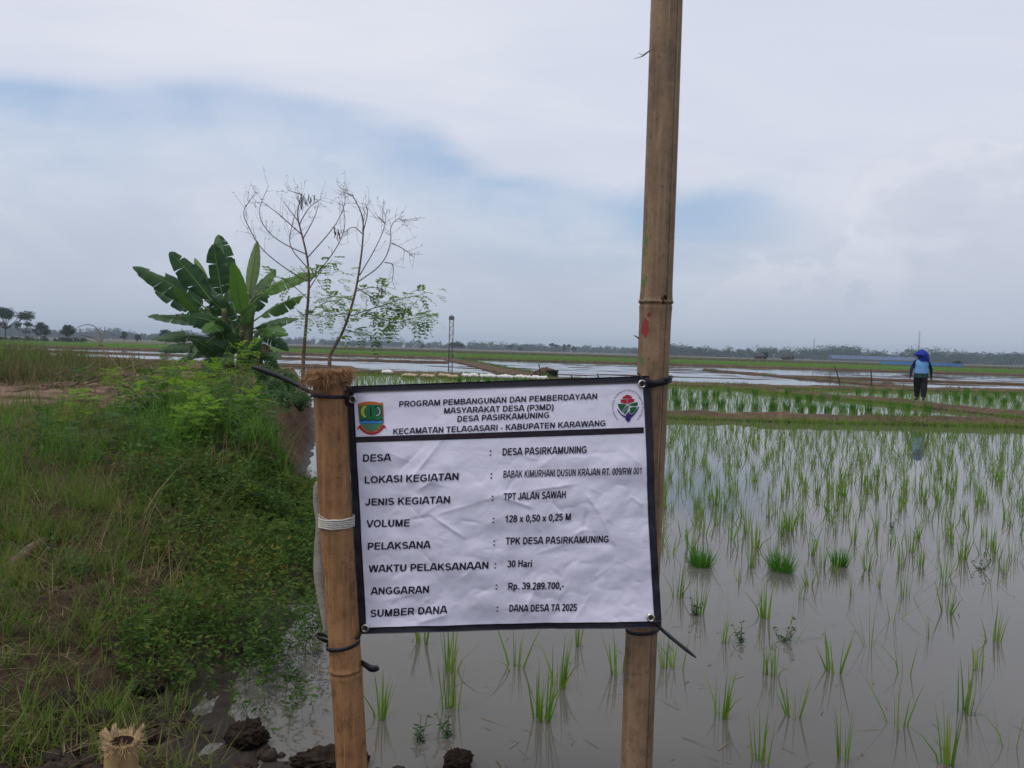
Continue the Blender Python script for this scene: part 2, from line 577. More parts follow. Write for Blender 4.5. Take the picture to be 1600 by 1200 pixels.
def shore_dist(x, y):
    """Signed distance to the waterline, positive on land."""
    x = np.asarray(x, float); y = np.asarray(y, float)
    d = np.full(x.shape, 1e9)
    for a, b in zip(SHORE[:-1], SHORE[1:]):
        ab = b - a
        t = np.clip(((x - a[0]) * ab[0] + (y - a[1]) * ab[1]) / (ab @ ab), 0, 1)
        d = np.minimum(d, np.hypot(x - a[0] - t * ab[0], y - a[1] - t * ab[1]))
    inside = np.zeros(x.shape, bool)
    n = len(LAND)
    for i in range(n):
        x1, y1 = LAND[i]; x2, y2 = LAND[(i + 1) % n]
        if y1 == y2: continue
        c = ((y1 > y) != (y2 > y)) & (x < (x2 - x1) * (y - y1) / (y2 - y1) + x1)
        inside ^= c
    return np.where(inside, d, -d)


def land_z(x, y, s=None, fine=True):
    x = np.asarray(x, float); y = np.asarray(y, float)
    if s is None: s = shore_dist(x, y)
    s = s + (fbm(x * 2.3, y * 2.3, 3) - 0.5) * 0.16
    base = 0.20 + 0.24 * sstep(3.0, 8.0, y) + 0.10 * sstep(-1.0, -4.0, x) * sstep(2, 6, y)
    base = base * (1 - 0.45 * sstep(-0.9, -0.2, x) * sstep(4, 2.5, y))
    width = 1.15 - 0.70 * sstep(6.0, 8.5, y)
    z = base * sstep(-0.03, 1, s / width)
    z = np.where(s < 0.0, -0.16 * sstep(0, 0.6, -s), z)
    z = z + 0.20 * sstep(13.2, 16, y) * sstep(22, 18, y) * sstep(-8.0, -11.0, x) * (0.5 + fbm(x * 0.35, y * 0.35, 17))
    amp = sstep(0.02, 0.5, s)
    z = z + amp * (fbm(x * 1.3, y * 1.3, 11) - 0.5) * 0.16
    z = z + sstep(6.5, 8.5, y) * sstep(0.0, 0.15, s) * sstep(1.0, 0.5, s) * (fbm(x * 4.5, y * 4.5, 15, 4, 0.65) - 0.5) * 0.34
    if fine:
        z = z + sstep(-0.05, 0.1, s) * ((fbm(x * 7, y * 7, 21, 3) - 0.5) * 0.07 + np.abs(fbm(x * 13, y * 13, 31, 3, 0.65) - 0.5) * 0.12 * sstep(9, 4, y))
    return z


na, nd = 520, 330
ang = np.radians(np.linspace(-78, 64, na))
dist = 0.35 * (42 / 0.35) ** np.linspace(0, 1, nd)
A, D = np.meshgrid(ang, dist, indexing='ij')
X = np.sin(A) * D; Yg = np.cos(A) * D
S = shore_dist(X, Yg)
Z = land_z(X, Yg, S)
idx = np.arange(na * nd).reshape(na, nd)
F = np.stack([idx[:-1, :-1], idx[1:, :-1], idx[1:, 1:], idx[:-1, 1:]], -1).reshape(-1, 4)
keep = (S[:-1, :-1] > -0.9).ravel()
F = F[keep]
used = np.unique(F); remap = np.full(na * nd, -1); remap[used] = np.arange(len(used))
V = np.stack([X.ravel(), Yg.ravel(), Z.ravel()], 1)[used]
bank = tag(link('earth_bank', quads_mesh('earth_bank', V, remap[F], SOIL)), 'brown earth bank with grass running beside the flooded field', None, None, 'structure')

# the base sheet and the water over it
gx = np.array([-2600, -600, -200, -60, -20, 0, 20, 60, 200, 600, 2600.0]); gy = np.array([-900, -200, -30, 0, 30, 80, 160, 300, 460, 900, 3200.0])
GX, GY = np.meshgrid(gx, gy, indexing='ij')
ii = np.arange(GX.size).reshape(GX.shape)
FF = np.stack([ii[:-1, :-1], ii[1:, :-1], ii[1:, 1:], ii[:-1, 1:]], -1).reshape(-1, 4)
tag(link('ground', quads_mesh('ground', np.stack([GX.ravel(), GY.ravel(), np.full(GX.size, -0.30)], 1), FF, F_OLIVE)), None, None, None, 'structure')
tag(link('water', quads_mesh('water', np.stack([GX.ravel() * 0.4, np.clip(GY.ravel(), -60, 470), np.zeros(GX.size)], 1), FF, WATER)), None, None, None, 'structure')


def strip_sheet(name, near, far, z, mat, nx=90, wob=1.0, seed=0):
    """A field lying between two lines, each a list of (x, y)."""
    near = np.array(near, float); far = np.array(far, float)
    xs = np.linspace(near[0, 0], near[-1, 0], nx)
    xf = np.linspace(far[0, 0], far[-1, 0], nx)
    y0 = np.interp(xs, near[:, 0], near[:, 1]) + (fbm(xs * 0.15, xs * 0, seed) - 0.5) * wob * 2
    y1 = np.interp(xf, far[:, 0], far[:, 1]) + (fbm(xf * 0.08, xf * 0, seed + 5) - 0.5) * wob * 4
    rows = 8
    V = []
    for r in range(rows + 1):
        t = r / rows
        zz = z if 0 < r < rows else -0.05
        tt = 0.0 if r == 0 else (0.004 if r == 1 else (0.996 if r == rows - 1 else t))
        V.append(np.stack([xs * (1 - tt) + xf * tt, y0 * (1 - tt) + y1 * tt, np.full(nx, zz)], 1))
    V = np.concatenate(V)
    i2 = np.arange((rows + 1) * nx).reshape(rows + 1, nx)
    Fq = np.stack([i2[:-1, :-1], i2[:-1, 1:], i2[1:, 1:], i2[1:, :-1]], -1).reshape(-1, 4)
    return tag(link(name, quads_mesh(name, V, Fq, mat, smooth=False)), None, None, None, 'structure')


strip_sheet('green_field', [(-140, 96), (-40, 98), (0, 103), (60, 98), (150, 92)], [(-220, 176), (0, 172), (220, 180)], 0.10, F_GREEN, seed=2)
strip_sheet('brown_field', [(-60, 180), (0, 176), (260, 184)], [(-80, 352), (0, 350), (420, 380)], 0.12, F_BROWN, seed=3)
strip_sheet('olive_field', [(-420, 214), (-60, 222)], [(-500, 345), (-75, 350)], 0.13, F_OLIVE, seed=4)
strip_sheet('far_land', [(-900, 430), (0, 426), (900, 440)], [(-2400, 2400), (2400, 2400)], 0.15, F_BROWN, seed=5)
strip_sheet('stubble_field', [(30, 232), (130, 226)], [(34, 250), (140, 246)], 0.135, F_GREEN, seed=6)

# low mud ridges breaking the surface of the ploughed paddies further off
mx = np.linspace(-22, 62, 420); my = np.linspace(45, 96, 260)
MX, MY = np.meshgrid(mx, my, indexing='ij')
mz = (fbm(MX * 0.16 + MY * 0.12, MY * 1.0, 41, 5, 0.6) - 0.655) * 0.22
mz = np.minimum(mz, 0.05)
ii = np.arange(MX.size).reshape(MX.shape)
FF = np.stack([ii[:-1, :-1], ii[1:, :-1], ii[1:, 1:], ii[:-1, 1:]], -1).reshape(-1, 4)
mk = (np.maximum.reduce([mz[:-1, :-1], mz[1:, :-1], mz[1:, 1:], mz[:-1, 1:]]) > -0.01).ravel()
FF = FF[mk]
us = np.unique(FF); rm = np.full(MX.size, -1); rm[us] = np.arange(len(us))
tag(link('mud_ridge', quads_mesh('mud_ridge', np.stack([MX.ravel(), MY.ravel(), mz.ravel()], 1)[us], rm[FF], BUND)), None, None, None, 'structure')

BUNDS = []


def bund_z(path, x, y, w, h):
    pass


def bund(name, path, w, h, seed, step=0.25):
    """Earth ridge with an uneven crest along a path of (x, y)."""
    P = np.array(path, float)
    L = np.concatenate([[0], np.cumsum(np.hypot(*np.diff(P, axis=0).T))])
    n = max(8, int(L[-1] / step))
    t = np.linspace(0, L[-1], n)
    C = np.stack([np.interp(t, L, P[:, 0]), np.interp(t, L, P[:, 1])], 1)
    T = np.gradient(C, axis=0); T /= np.linalg.norm(T, axis=1)[:, None]
    Nn = np.stack([-T[:, 1], T[:, 0]], 1)
    C = C + Nn * ((fbm(t * 0.5, t * 0, seed) - 0.5) * 0.45)[:, None]
    k = 15
    u = np.linspace(-1, 1, k)
    V = np.zeros((n, k, 3))
    for j in range(k):
        prof = (1 - abs(u[j]) ** 2.4)
        off = u[j] * w * 0.5 * (1 + (fbm(t * 1.1, t * 0 + j * 0.4, seed + 2) - 0.5) * 0.35)
        V[:, j, :2] = C + Nn * off[:, None]
        V[:, j, 2] = -0.06 + (h + 0.06) * prof * (0.78 + 0.5 * (fbm(t * 0.6, t * 0, seed + 4) - 0.1) * 0.8) + prof * (fbm(t * 2.5, t * 0 + j * 0.7, seed + 6) - 0.5) * 0.12
    i2 = np.arange(n * k).reshape(n, k)
    Fq = np.stack([i2[:-1, :-1], i2[1:, :-1], i2[1:, 1:], i2[:-1, 1:]], -1).reshape(-1, 4)
    o = tag(link(name, quads_mesh(name, V.reshape(-1, 3), Fq, BUND)), None, None, None, 'structure')
    BUNDS.append((C, Nn, V))
    return o


bund('paddy_bund', [(-3.6, 17.6), (0, 17.3), (3.5, 17.0), (8, 17.2), (13, 17.5), (30, 18.5)], 1.15, 0.17, 1)          # nearest
bund('paddy_bund', [(9.2, 34.6), (10.3, 31), (12.6, 24.8), (13.4, 21.0), (13.9, 17.8)], 1.0, 0.16, 2)                     # the one being walked on
bund('paddy_bund', [(-9.5, 39.6), (-2, 38.6), (2, 37.2), (6, 35.4), (9.4, 34.6), (16, 36.2), (26, 38.6), (44, 42)], 1.1, 0.16, 3)
bund('paddy_bund', [(20.5, 39.0), (20.2, 47), (19.4, 58), (18, 72)], 0.9, 0.13, 4)
bund('paddy_bund', [(1.2, 37.6), (-0.6, 48), (-3.2, 66), (-6.6, 86), (-8.5, 98)], 1.6, 0.22, 5)
bund('paddy_bund', [(-36, 50), (-20, 48.5), (-9.5, 45.5), (-8.6, 39.5)], 0.9, 0.16, 6)
bund('paddy_bund', [(-60, 72), (-25, 68), (-6, 72)], 0.9, 0.14, 7, 0.5)
bund('paddy_bund', [(20, 56), (40, 52), (70, 56)], 1.0, 0.14, 8, 0.4)
bund('paddy_bund', [(-140, 95.5), (-40, 97.5), (0, 102.5), (60, 97.5), (150, 91.5)], 1.6, 0.24, 9, 0.8)

# the air itself
mt, gg, out = new_mat('haze_air')
pv = gg.n('ShaderNodeVolumePrincipled')
pv.inputs['Color'].default_value = (0.72, 0.85, 1.0, 1)
pv.inputs['Density'].default_value = 0.00044
pv.inputs['Anisotropy'].default_value = 0.1
gg.link(pv.outputs[0], out.inputs['Volume'])
hb = MB(); hb.box((0, 900, 20.4), (5800, 5200, 44.0))
tag(hb.build('haze', mt, smooth=False), 'pale blue grey haze over the distant fields', None, None, 'stuff')


# ------------------------------------------------------------------ bamboo
def bamboo_mat(name, base, dark, light, paint=()):
    mt, gg, out = new_mat(name)
    co = objco(gg)
    fib = gg.noise(gg.mapping(co, (60, 60, 1.6)), 1.0, 5, 0.6)
    blot = gg.noise(gg.mapping(co, (9, 9, 6.0)), 1.0, 6, 0.65)
    spk = gg.noise(co, 90, 4, 0.6)
    col = gg.mix(gg.maprange(blot, 0.32, 0.68), dark + (1,), base + (1,))
    mot = gg.noise(gg.mapping(co, (24, 24, 19)), 1.0, 6, 0.72)
    col = gg.mix(gg.maprange(mot, 0.50, 0.66, 0, 0.75), col, tuple(c * 0.62 for c in dark) + (1,))
    col = gg.mix(gg.maprange(mot, 0.42, 0.30, 0, 0.45), col, (light[0] * 1.15, light[1] * 1.18, light[2] * 1.25, 1))
    col = gg.mix(gg.maprange(fib, 0.42, 0.72, 0, 0.65), col, light + (1,))
    big = gg.noise(gg.mapping(co, (12, 12, 1.3)), 1.0, 5, 0.65, 0.8)
    col = gg.mix(gg.maprange(big, 0.52, 0.70, 0, 0.75), col, (dark[0] * 0.75, dark[1] * 0.80, dark[2] * 0.85, 1))
    col = gg.mix(gg.maprange(big, 0.40, 0.28, 0, 0.6), col, (light[0] * 1.1, light[1] * 1.12, light[2] * 1.15, 1))
    col = gg.mix(gg.maprange(spk, 0.58, 0.72, 0, 0.7), col, tuple(c * 0.45 for c in dark) + (1,))
    scr = gg.noise(gg.mapping(co, (160, 160, 2.5), (0, 0, 3)), 1.0, 3, 0.5)
    col = gg.mix(gg.maprange(scr, 0.64, 0.70, 0, 0.5), col, tuple(min(0.6, c * 1.5) for c in light) + (1,))
    for (p, sc, c, thr) in paint:                    # rubbed-on paint marks
        mp = gg.n('ShaderNodeVectorMath', operation='SUBTRACT')
        gg.link(co, mp.inputs[0]); mp.inputs[1].default_value = p
        ms = gg.n('ShaderNodeVectorMath', operation='MULTIPLY')
        gg.link(mp.outputs[0], ms.inputs[0]); ms.inputs[1].default_value = sc
        ln = gg.n('ShaderNodeVectorMath', operation='LENGTH')
        gg.link(ms.outputs[0], ln.inputs[0])
        nz = gg.noise(gg.mapping(co, (55, 55, 22)), 1.0, 4, 0.6)
        v = gg.math('ADD', ln.outputs['Value'], gg.math('MULTIPLY', gg.math('SUBTRACT', nz, 0.5), 2.2))
        col = gg.mix(gg.maprange(v, thr - 0.12, thr, 0.85, 0), col, c + (1,))
    hh = gg.math('ADD', gg.math('MULTIPLY', fib, 0.6), gg.math('MULTIPLY', spk, 0.3))
    principled(gg, out, col, 0.60, 0.25, 0, bump(gg, hh, 0.6, 0.004))
    return mt


def culm(p0, p1, rad, nodes, mat, seg=56, crack=None, hollow=0.0):
    """Bamboo stem from p0 up to p1 with swollen nodes at the given fractions; crack = angle of a long split."""
    if crack is not None: crack = crack % (2 * math.pi)
    p0 = np.array(p0, float); p1 = np.array(p1, float)
    ax = p1 - p0; Ln = np.linalg.norm(ax); ax /= Ln
    sx = np.cross([0, 1.0, 0], ax); sx /= np.linalg.norm(sx)      # points right in the photograph
    sy = np.cross(ax, sx)
    t = set(np.linspace(0, 1, 60))
    for nf in nodes:
        for d in (-0.05, -0.03, -0.018, -0.010, -0.005, -0.002, 0, 0.002, 0.005, 0.010, 0.02, 0.035, 0.06):
            if 0 <= nf + d / Ln <= 1: t.add(nf + d / Ln)
    t = np.array(sorted(t))
    an = np.linspace(0, 2 * np.pi, seg, endpoint=False)
    if crack is not None:
        an = np.sort(np.concatenate([an[np.abs(((an - crack + np.pi) % (2 * np.pi)) - np.pi) > 0.09], crack + np.array([-0.055, -0.026, 0.026, 0.055])]))
    seg = len(an)
    V = []; F = []; mi = []
    for i, tt in enumerate(t):
        r = rad(tt)
        for nf in nodes:
            d = (tt - nf) * Ln
            r = r * (1 + 0.050 * math.exp(-(d / 0.028) ** 2)) + 0.0032 * math.exp(-((d - 0.004) / 0.0035) ** 2) - 0.0026 * math.exp(-((d + 0.004) / 0.0025) ** 2)
        c = p0 + ax * Ln * tt + sx * 0.0025 * math.sin(tt * 9 + p0[0] * 5)
        rr = r * (1 + 0.010 * np.cos(2 * an + 0.7) + 0.006 * np.cos(3 * an + tt * 3))
        if crack is not None:
            wob = 1.0
            da = np.abs(((an - crack + np.pi) % (2 * np.pi)) - np.pi)
            rr = rr - np.where(da < 0.035, 0.005, 0.0) * wob
            aa = an + np.where(da < 0.08, 0.014 * math.sin(tt * 17) + 0.008 * math.sin(tt * 53), 0)
        else:
            aa = an
        V.append(c + rr[:, None] * (np.cos(aa)[:, None] * sx + np.sin(aa)[:, None] * sy))
    n = len(t)
    for i in range(n - 1):
        for j in range(seg):
            k = (j + 1) % seg
            F.append((i * seg + j, i * seg + k, (i + 1) * seg + k, (i + 1) * seg + j))
            isc = crack is not None and abs(((an[j] + 0.026 - crack + np.pi) % (2 * np.pi)) - np.pi) < 0.030
            mi.append(1 if isc else 0)
    V = np.concatenate(V)
    F.append(tuple(range(seg))[::-1]); mi.append(0)
    top = [(n - 1) * seg + j for j in range(seg)]
    if hollow:
        cN = len(V); c1 = p0 + ax * Ln
        ring1 = c1 + (V[top] - c1) * hollow
        ring2 = ring1 - ax * 0.10
        V = np.concatenate([V, ring1, ring2])
        for j in range(seg):
            k = (j + 1) % seg
            F.append((top[j], top[k], cN + k, cN + j)); mi.append(0)
            F.append((cN + j, cN + k, cN + seg + k, cN + seg + j)); mi.append(1)
        F.append(tuple(cN + seg + j for j in range(seg))); mi.append(1)
    else:
        F.append(tuple(top)); mi.append(0)
    b = MB(); b.v = [V - p0]; b.f = F; b.mi = mi; b.n = len(V)
    return b, (p0, ax, Ln, sx, sy)


CRACK = plain('bamboo_crack_dark', (0.030, 0.018, 0.012), 0.9, 0.1)
FIBRE = leafy('frayed_fibre', [(0.20, 0.105, 0.050), (0.32, 0.185, 0.095), (0.42, 0.27, 0.15)], 0.85, 0.25, 0.1)
FIBRE_PALE = leafy('frayed_fibre_pale', [(0.36, 0.24, 0.12), (0.50, 0.36, 0.20), (0.62, 0.48, 0.30)], 0.85, 0.25, 0.1)

# ---- tall right pole
PY = 2.33
pl0 = at(981, 1560, PY); pl1 = at(1055, -330, PY)
polep = at(1022.5, 474, PY)
fn = (polep[2] - pl0[2]) / (pl1[2] - pl0[2])
n2f = fn + (at(1047, -120, PY)[2] - polep[2]) / (pl1[2] - pl0[2])
pole = thing('bamboo_pole', pl0, 'tall weathered bamboo pole behind the right edge of the banner', 'bamboo pole')


def locpole(px, py, dy=-0.046):
    p = at(px, py, PY + dy); return tuple(float(c) for c in (p - pl0))


BAM_R = bamboo_mat('weathered_bamboo', (0.275, 0.176, 0.104), (0.140, 0.088, 0.054), (0.330, 0.222, 0.134), [
    (locpole(1006, 375), (55, 30, 16), (0.075, 0.155, 0.028), 1.15), (locpole(1006, 438), (70, 30, 40), (0.050, 0.150, 0.025), 1.1),
    (locpole(1009, 512), (95, 30, 34), (0.260, 0.022, 0.020), 1.15), (locpole(1014, 492), (150, 30, 130), (0.20, 0.025, 0.02), 1.0),
    (locpole(1003, 565), (80, 30, 40), (0.10, 0.145, 0.045), 0.9)])
cb, fr = culm(pl0, pl1, lambda t: 0.0485 - 0.003 * t, [fn, n2f], BAM_R, crack=R(-58))
cb.build('culm', [BAM_R, CRACK], pole)
kb = MB()                                     # dark branch scar at the node
kc = np.array(locpole(1038, 467, -0.0465))
a = np.arange(20) / 20 * 2 * np.pi
for r0, r1, y0, y1, mi in ((0.0145, 0.0105, 0.004, -0.003, 0), (0.0105, 0.0055, -0.003, -0.001, 1), (0.0055, 0.0, -0.001, 0.001, 1)):
    V = np.concatenate([np.stack([np.cos(a) * r0 * 0.72, y0 + 0 * a, np.sin(a) * r0 * 1.15], 1), np.stack([np.cos(a) * max(r1, 0.0004) * 0.72, y1 + 0 * a, np.sin(a) * max(r1, 0.0004) * 1.15], 1)])
    rz = Matrix.Rotation(R(32), 3, 'Z')
    V = V @ np.array(rz).T + kc
    kb.add(V, [(j, (j + 1) % 20, 20 + (j + 1) % 20, 20 + j) for j in range(20)], mi)
kb.build('branch_scar', [plain('scar_brown', (0.09, 0.05, 0.03), 0.9), CRACK], pole)
sb = MB()                                     # dry sheath wisps
q0 = np.array(locpole(1017, 78)); q1 = np.array(locpole(1004, 88)); q2 = np.array(locpole(990, 92)); q3 = np.array(locpole(997, 86))
sb.tube([q0, q1, q2], [0.0022, 0.0014, 0.0005], 6); sb.tube([q0, q1 + (0, 0, 0.003), q3 + (0, 0, 0.006)], [0.002, 0.0012, 0.0005], 6)
sb.build('sheath_wisp', TWIG, pole)
sb = MB(); sb.tube([locpole(1002, 531, 0), locpole(991, 524, -0.01)], [0.003, 0.0016], 6); sb.build('twig_stub', TWIG, pole)

# ---- shorter left post
LY = 2.25
lp0 = at(565, 1480, LY); lp1 = at(513.5, 586, LY)
post = thing('bamboo_post', lp0, 'short brown bamboo post with frayed hairy top at the banner left edge', 'bamboo post')
BAM_L = bamboo_mat('brown_bamboo', (0.330, 0.165, 0.072), (0.160, 0.076, 0.035), (0.400, 0.222, 0.102))
hgt = lp1[2] - lp0[2]
nf = (at(545, 1046, LY)[2] - lp0[2]) / hgt
cb, fr = culm(lp0, lp1, lambda t: 0.0445 + 0.003 * t, [nf], BAM_L, hollow=0.78)
cb.build('culm', [BAM_L, CRACK], post)


def frayed(name, p0, fr, R0, mat, n, curl, seed, lo=0.02, hi=0.06, parent=None, th0=0.5):
    rs = np.random.default_rng(seed)
    p0_, ax, Ln, sx, sy = fr
    c1 = ax * Ln
    a = rs.uniform(0, 2 * np.pi, n)
    rr = R0 * rs.uniform(0.72, 1.02, n)
    out = np.cos(a)[:, None] * sx + np.sin(a)[:, None] * sy
    base = c1 + out * rr[:, None] - ax * rs.uniform(0.0, 0.018, n)[:, None]
    L = rs.uniform(lo, hi, n)
    rows = 5
    side = np.cross(out, ax) + 0.5 * rs.normal(size=(n, 3)); side /= np.linalg.norm(side, axis=1)[:, None]
    w = rs.uniform(0.0005, 0.0015, n)
    th = rs.normal(th0, 0.40, n)
    dth = rs.normal(curl, 1.3, n) / (rows - 1)
    p = base.copy(); V = np.zeros((n, rows, 2, 3))
    jit = rs.normal(size=(n, 3)) * 0.35
    for r in range(rows):
        ww = w * (1 - 0.8 * r / (rows - 1))
        V[:, r, 0] = p - side * ww[:, None]; V[:, r, 1] = p + side * ww[:, None]
        dv = np.cos(th)[:, None] * ax + np.sin(th)[:, None] * out + jit
        p = p + dv * (L / (rows - 1))[:, None]
        th = th + dth
    F = np.zeros((n, rows - 1, 4), int); o = (np.arange(n) * rows * 2)[:, None]; r = np.arange(rows - 1)[None] * 2
    F[..., 0] = o + r; F[..., 1] = o + r + 1; F[..., 2] = o + r + 3; F[..., 3] = o + r + 2
    ob = link(name, quads_mesh(name, V.reshape(-1, 3), F.reshape(-1, 4), mat), parent)
    return ob


fb = frayed('frayed_fibre', lp0, fr, 0.051, FIBRE, 7500, 3.2, 5, 0.010, 0.034, post, 1.05)
fb['kind'] = 'stuff'
rb = MB()                                      # mushroomed, split rim under the fibres
p0_, ax, Ln, sx, sy = fr
seg = 44
ringV = []
for (dz_, rr) in ((-0.020, 0.0475), (-0.010, 0.052), (0.0, 0.058), (0.010, 0.060), (0.015, 0.054), (0.012, 0.040), (0.0, 0.034)):
    aa = np.arange(seg) / seg * 2 * np.pi
    jit = 1 + 0.07 * np.sin(aa * 7 + dz_ * 90) + 0.05 * np.sin(aa * 17 + 1)
    ringV.append(ax * (Ln + dz_) + (rr * jit)[:, None] * (np.cos(aa)[:, None] * sx + np.sin(aa)[:, None] * sy) + ax * (0.005 * np.sin(aa * 9))[:, None])
rb.add(np.concatenate(ringV), [(i * seg + j, i * seg + (j + 1) % seg, (i + 1) * seg + (j + 1) % seg, (i + 1) * seg + j) for i in range(6) for j in range(seg)])
rb.build('crushed_rim', plain('crushed_rim', (0.24, 0.13, 0.065), 0.95, 0.1, 0.5, 60, 0.8), post)

# ---- stub in the near left corner
SY = 1.98
sp0 = at(168, 1420, SY); sp1 = at(192, 1158, SY)
stump = thing('bamboo_stub', sp0, 'pale broken bamboo stub with splintered hollow top in the mud', 'bamboo stub')
BAM_S = bamboo_mat('pale_bamboo', (0.33, 0.225, 0.100), (0.235, 0.145, 0.062), (0.42, 0.30, 0.150))
cb, fr = culm(sp0, sp1, lambda t: 0.041, [], BAM_S, hollow=0.70)
cb.build('culm', [BAM_S, CRACK], stump)
SPLIT = plain('torn_bamboo_wall', (0.46, 0.33, 0.19), 0.9, 0.1, 0.3, 90, 0.6)
sf = frayed('splintered_fibre', sp0, fr, 0.040, FIBRE_PALE, 900, 1.6, 9, 0.008, 0.026, stump, 0.5)
sf['kind'] = 'stuff'
p0_, ax, Ln, sx, sy = fr
rs = np.random.default_rng(3)
for i in range(15):                            # torn plates of the wall bent outwards
    a0 = i / 15 * 2 * np.pi + rs.uniform(-0.35, 0.35)
    back = 0.5 + 0.5 * math.sin(a0)
    wd_ = rs.uniform(0.10, 0.34); hh_ = rs.uniform(0.004, 0.016) + 0.024 * back * rs.random(); fl_ = rs.uniform(-0.2, 0.85)
    nu_, nv_ = 7, 5
    V = []
    for lay in (0, 1):
        for iu in range(nu_):
            aa = a0 + wd_ * (iu / (nu_ - 1) - 0.5) * 2
            jag = rs.uniform(0.35, 1.25)
            for iv in range(nv_):
                q = iv / (nv_ - 1)
                rr = 0.0408 - 0.009 * lay * (1 - 0.75 * q) + fl_ * hh_ * q ** 1.6
                V.append(ax * (Ln - 0.003 + hh_ * q * jag) + rr * (math.cos(aa) * sx + math.sin(aa) * sy))
    F_ = []
    N_ = nu_ * nv_
    for iu in range(nu_ - 1):
        for iv in range(nv_ - 1):
            k_ = iu * nv_ + iv
            F_.append((k_, k_ + nv_, k_ + nv_ + 1, k_ + 1)); F_.append((N_ + k_, N_ + k_ + 1, N_ + k_ + nv_ + 1, N_ + k_ + nv_))
        k_ = iu * nv_ + nv_ - 1
        F_.append((k_, k_ + nv_, N_ + k_ + nv_, N_ + k_))
    for iu in (0, nu_ - 1):
        for iv in range(nv_ - 1):
            k_ = iu * nv_ + iv
            F_.append((k_, k_ + 1, N_ + k_ + 1, N_ + k_))
    sbm = MB(); sbm.add(V, F_)
    sbm.build('splinter', SPLIT, stump, False)

# ------------------------------------------------------------------ banner
BY = 2.262
TL, TR, BR, BL = [np.array(q, float) for q in ((541, 606), (1013, 589.5), (1030, 976), (563, 989))]


def quad_uv(px, py):
    u = (px - 541) / 472.0; v = (py - 600) / 385.0
    for _ in range(12):
        Px = (1 - v)[:, None] * ((1 - u)[:, None] * TL + u[:, None] * TR) + v[:, None] * ((1 - u)[:, None] * BL + u[:, None] * BR)
        e = np.stack([px, py], 1) - Px
        du = (1 - v)[:, None] * (TR - TL) + v[:, None] * (BR - BL)
        dv = (1 - u)[:, None] * (BL - TL) + u[:, None] * (BR - TR)
        det = du[:, 0] * dv[:, 1] - du[:, 1] * dv[:, 0]
        u = u + (e[:, 0] * dv[:, 1] - e[:, 1] * dv[:, 0]) / det
        v = v + (-e[:, 0] * du[:, 1] + e[:, 1] * du[:, 0]) / det
    return u, v


_rs = np.random.default_rng(12)
CREASES = [((640, 752), (706, 668), 3.2, 4.5), ((622, 738), (668, 690), -2.2, 5), ((653, 766), (690, 742), 2.6, 4), ((676, 806), (724, 838), 2.8, 4), ((676, 806), (640, 812), -2.0, 4),
           ((676, 806), (790, 770), 1.8, 5), ((786, 776), (832, 792), 2.4, 4), ((792, 770), (800, 748), -2, 4), ((826, 766), (900, 756), 2.6, 5), ((862, 784), (880, 802), -2.4, 4),
           ((916, 772), (935, 800), 2.2, 3.5), ((936, 800), (962, 856), 2.0, 4), ((916, 800), (912, 826), -2.2, 3), ((912, 826), (898, 834), 2.2, 3), ((846, 902), (816, 960), 2.6, 6),
           ((955, 840), (966, 890), -1.8, 4), ((985, 775), (1004, 790), 2.0, 4), ((880, 700), (842, 730), 1.6, 7), ((744, 880), (720, 905), 1.6, 6), ((600, 940), (660, 925), 1.6, 6),
           ((650, 975), (700, 960), 2.6, 6), ((610, 905), (650, 880), -1.5, 6), ((560, 720), (600, 760), 1.3, 6), ((970, 700), (1005, 730), 1.4, 6)]
for _ in range(46):
    x0, y0 = _rs.uniform(570, 1010), _rs.uniform(700, 970)
    a0 = _rs.uniform(0, np.pi); L0 = _rs.uniform(12, 55)
    CREASES.append(((x0, y0), (x0 + L0 * math.cos(a0), y0 + L0 * math.sin(a0)), _rs.choice([-1, 1]) * _rs.uniform(0.4, 1.5), _rs.uniform(2.5, 5)))


def wrinkle(px, py):
    """Metres the sheet bulges towards the viewer."""
    w = 0.0090 * (fbm(px * 0.010, py * 0.013, 61, 3) - 0.5) * 2
    w = w + 0.0042 * np.abs(fbm(px * 0.022 + py * 0.010, py * 0.024 - px * 0.006, 67, 3) - 0.5) * 2
    body = sstep(690, 730, py)
    for (a, b, amp, wd) in CREASES:
        a = np.array(a); b = np.array(b); ab = b - a; L = np.hypot(*ab)
        t = ((px - a[0]) * ab[0] + (py - a[1]) * ab[1]) / (L * L)
        d = ((px - a[0]) * ab[1] - (py - a[1]) * ab[0]) / L
        win = sstep(-0.15, 0.25, t) * sstep(1.15, 0.75, t)
        w = w + 0.00135 * amp * win * np.exp(-np.abs(d) / (wd * 1.25)) * np.where(d > 0, 1.0, np.exp(-np.abs(d) / wd))
    w = w * (0.35 + 0.65 * body)
    u, v = quad_uv(px, py)
    w = w + 0.012 * np.sin(np.clip(u, 0, 1) * np.pi) * np.sin(np.clip(v, 0, 1) * np.pi)
    w = w + 0.006 * sstep(0.90, 1.0, v) * np.sin(u * 9 + 0.6)
    return w


def banner_pt(px, py, lift=0.0):
    """Print coordinates (photo pixels) -> world, on the sagging vinyl."""
    px = np.atleast_1d(np.asarray(px, float)); py = np.atleast_1d(np.asarray(py, float))
    u, v = quad_uv(px, py)
    yb = 2.286 - 0.010 * u - 0.012 * v
    d = _F[None] + ((px - 800) / FPX)[:, None] * RIGHT + ((600 - py) / FPX)[:, None] * UP
    P = EYE + d * (2.27 / d[:, 1])[:, None]
    P[:, 1] = yb - wrinkle(px, py) - lift
    return P


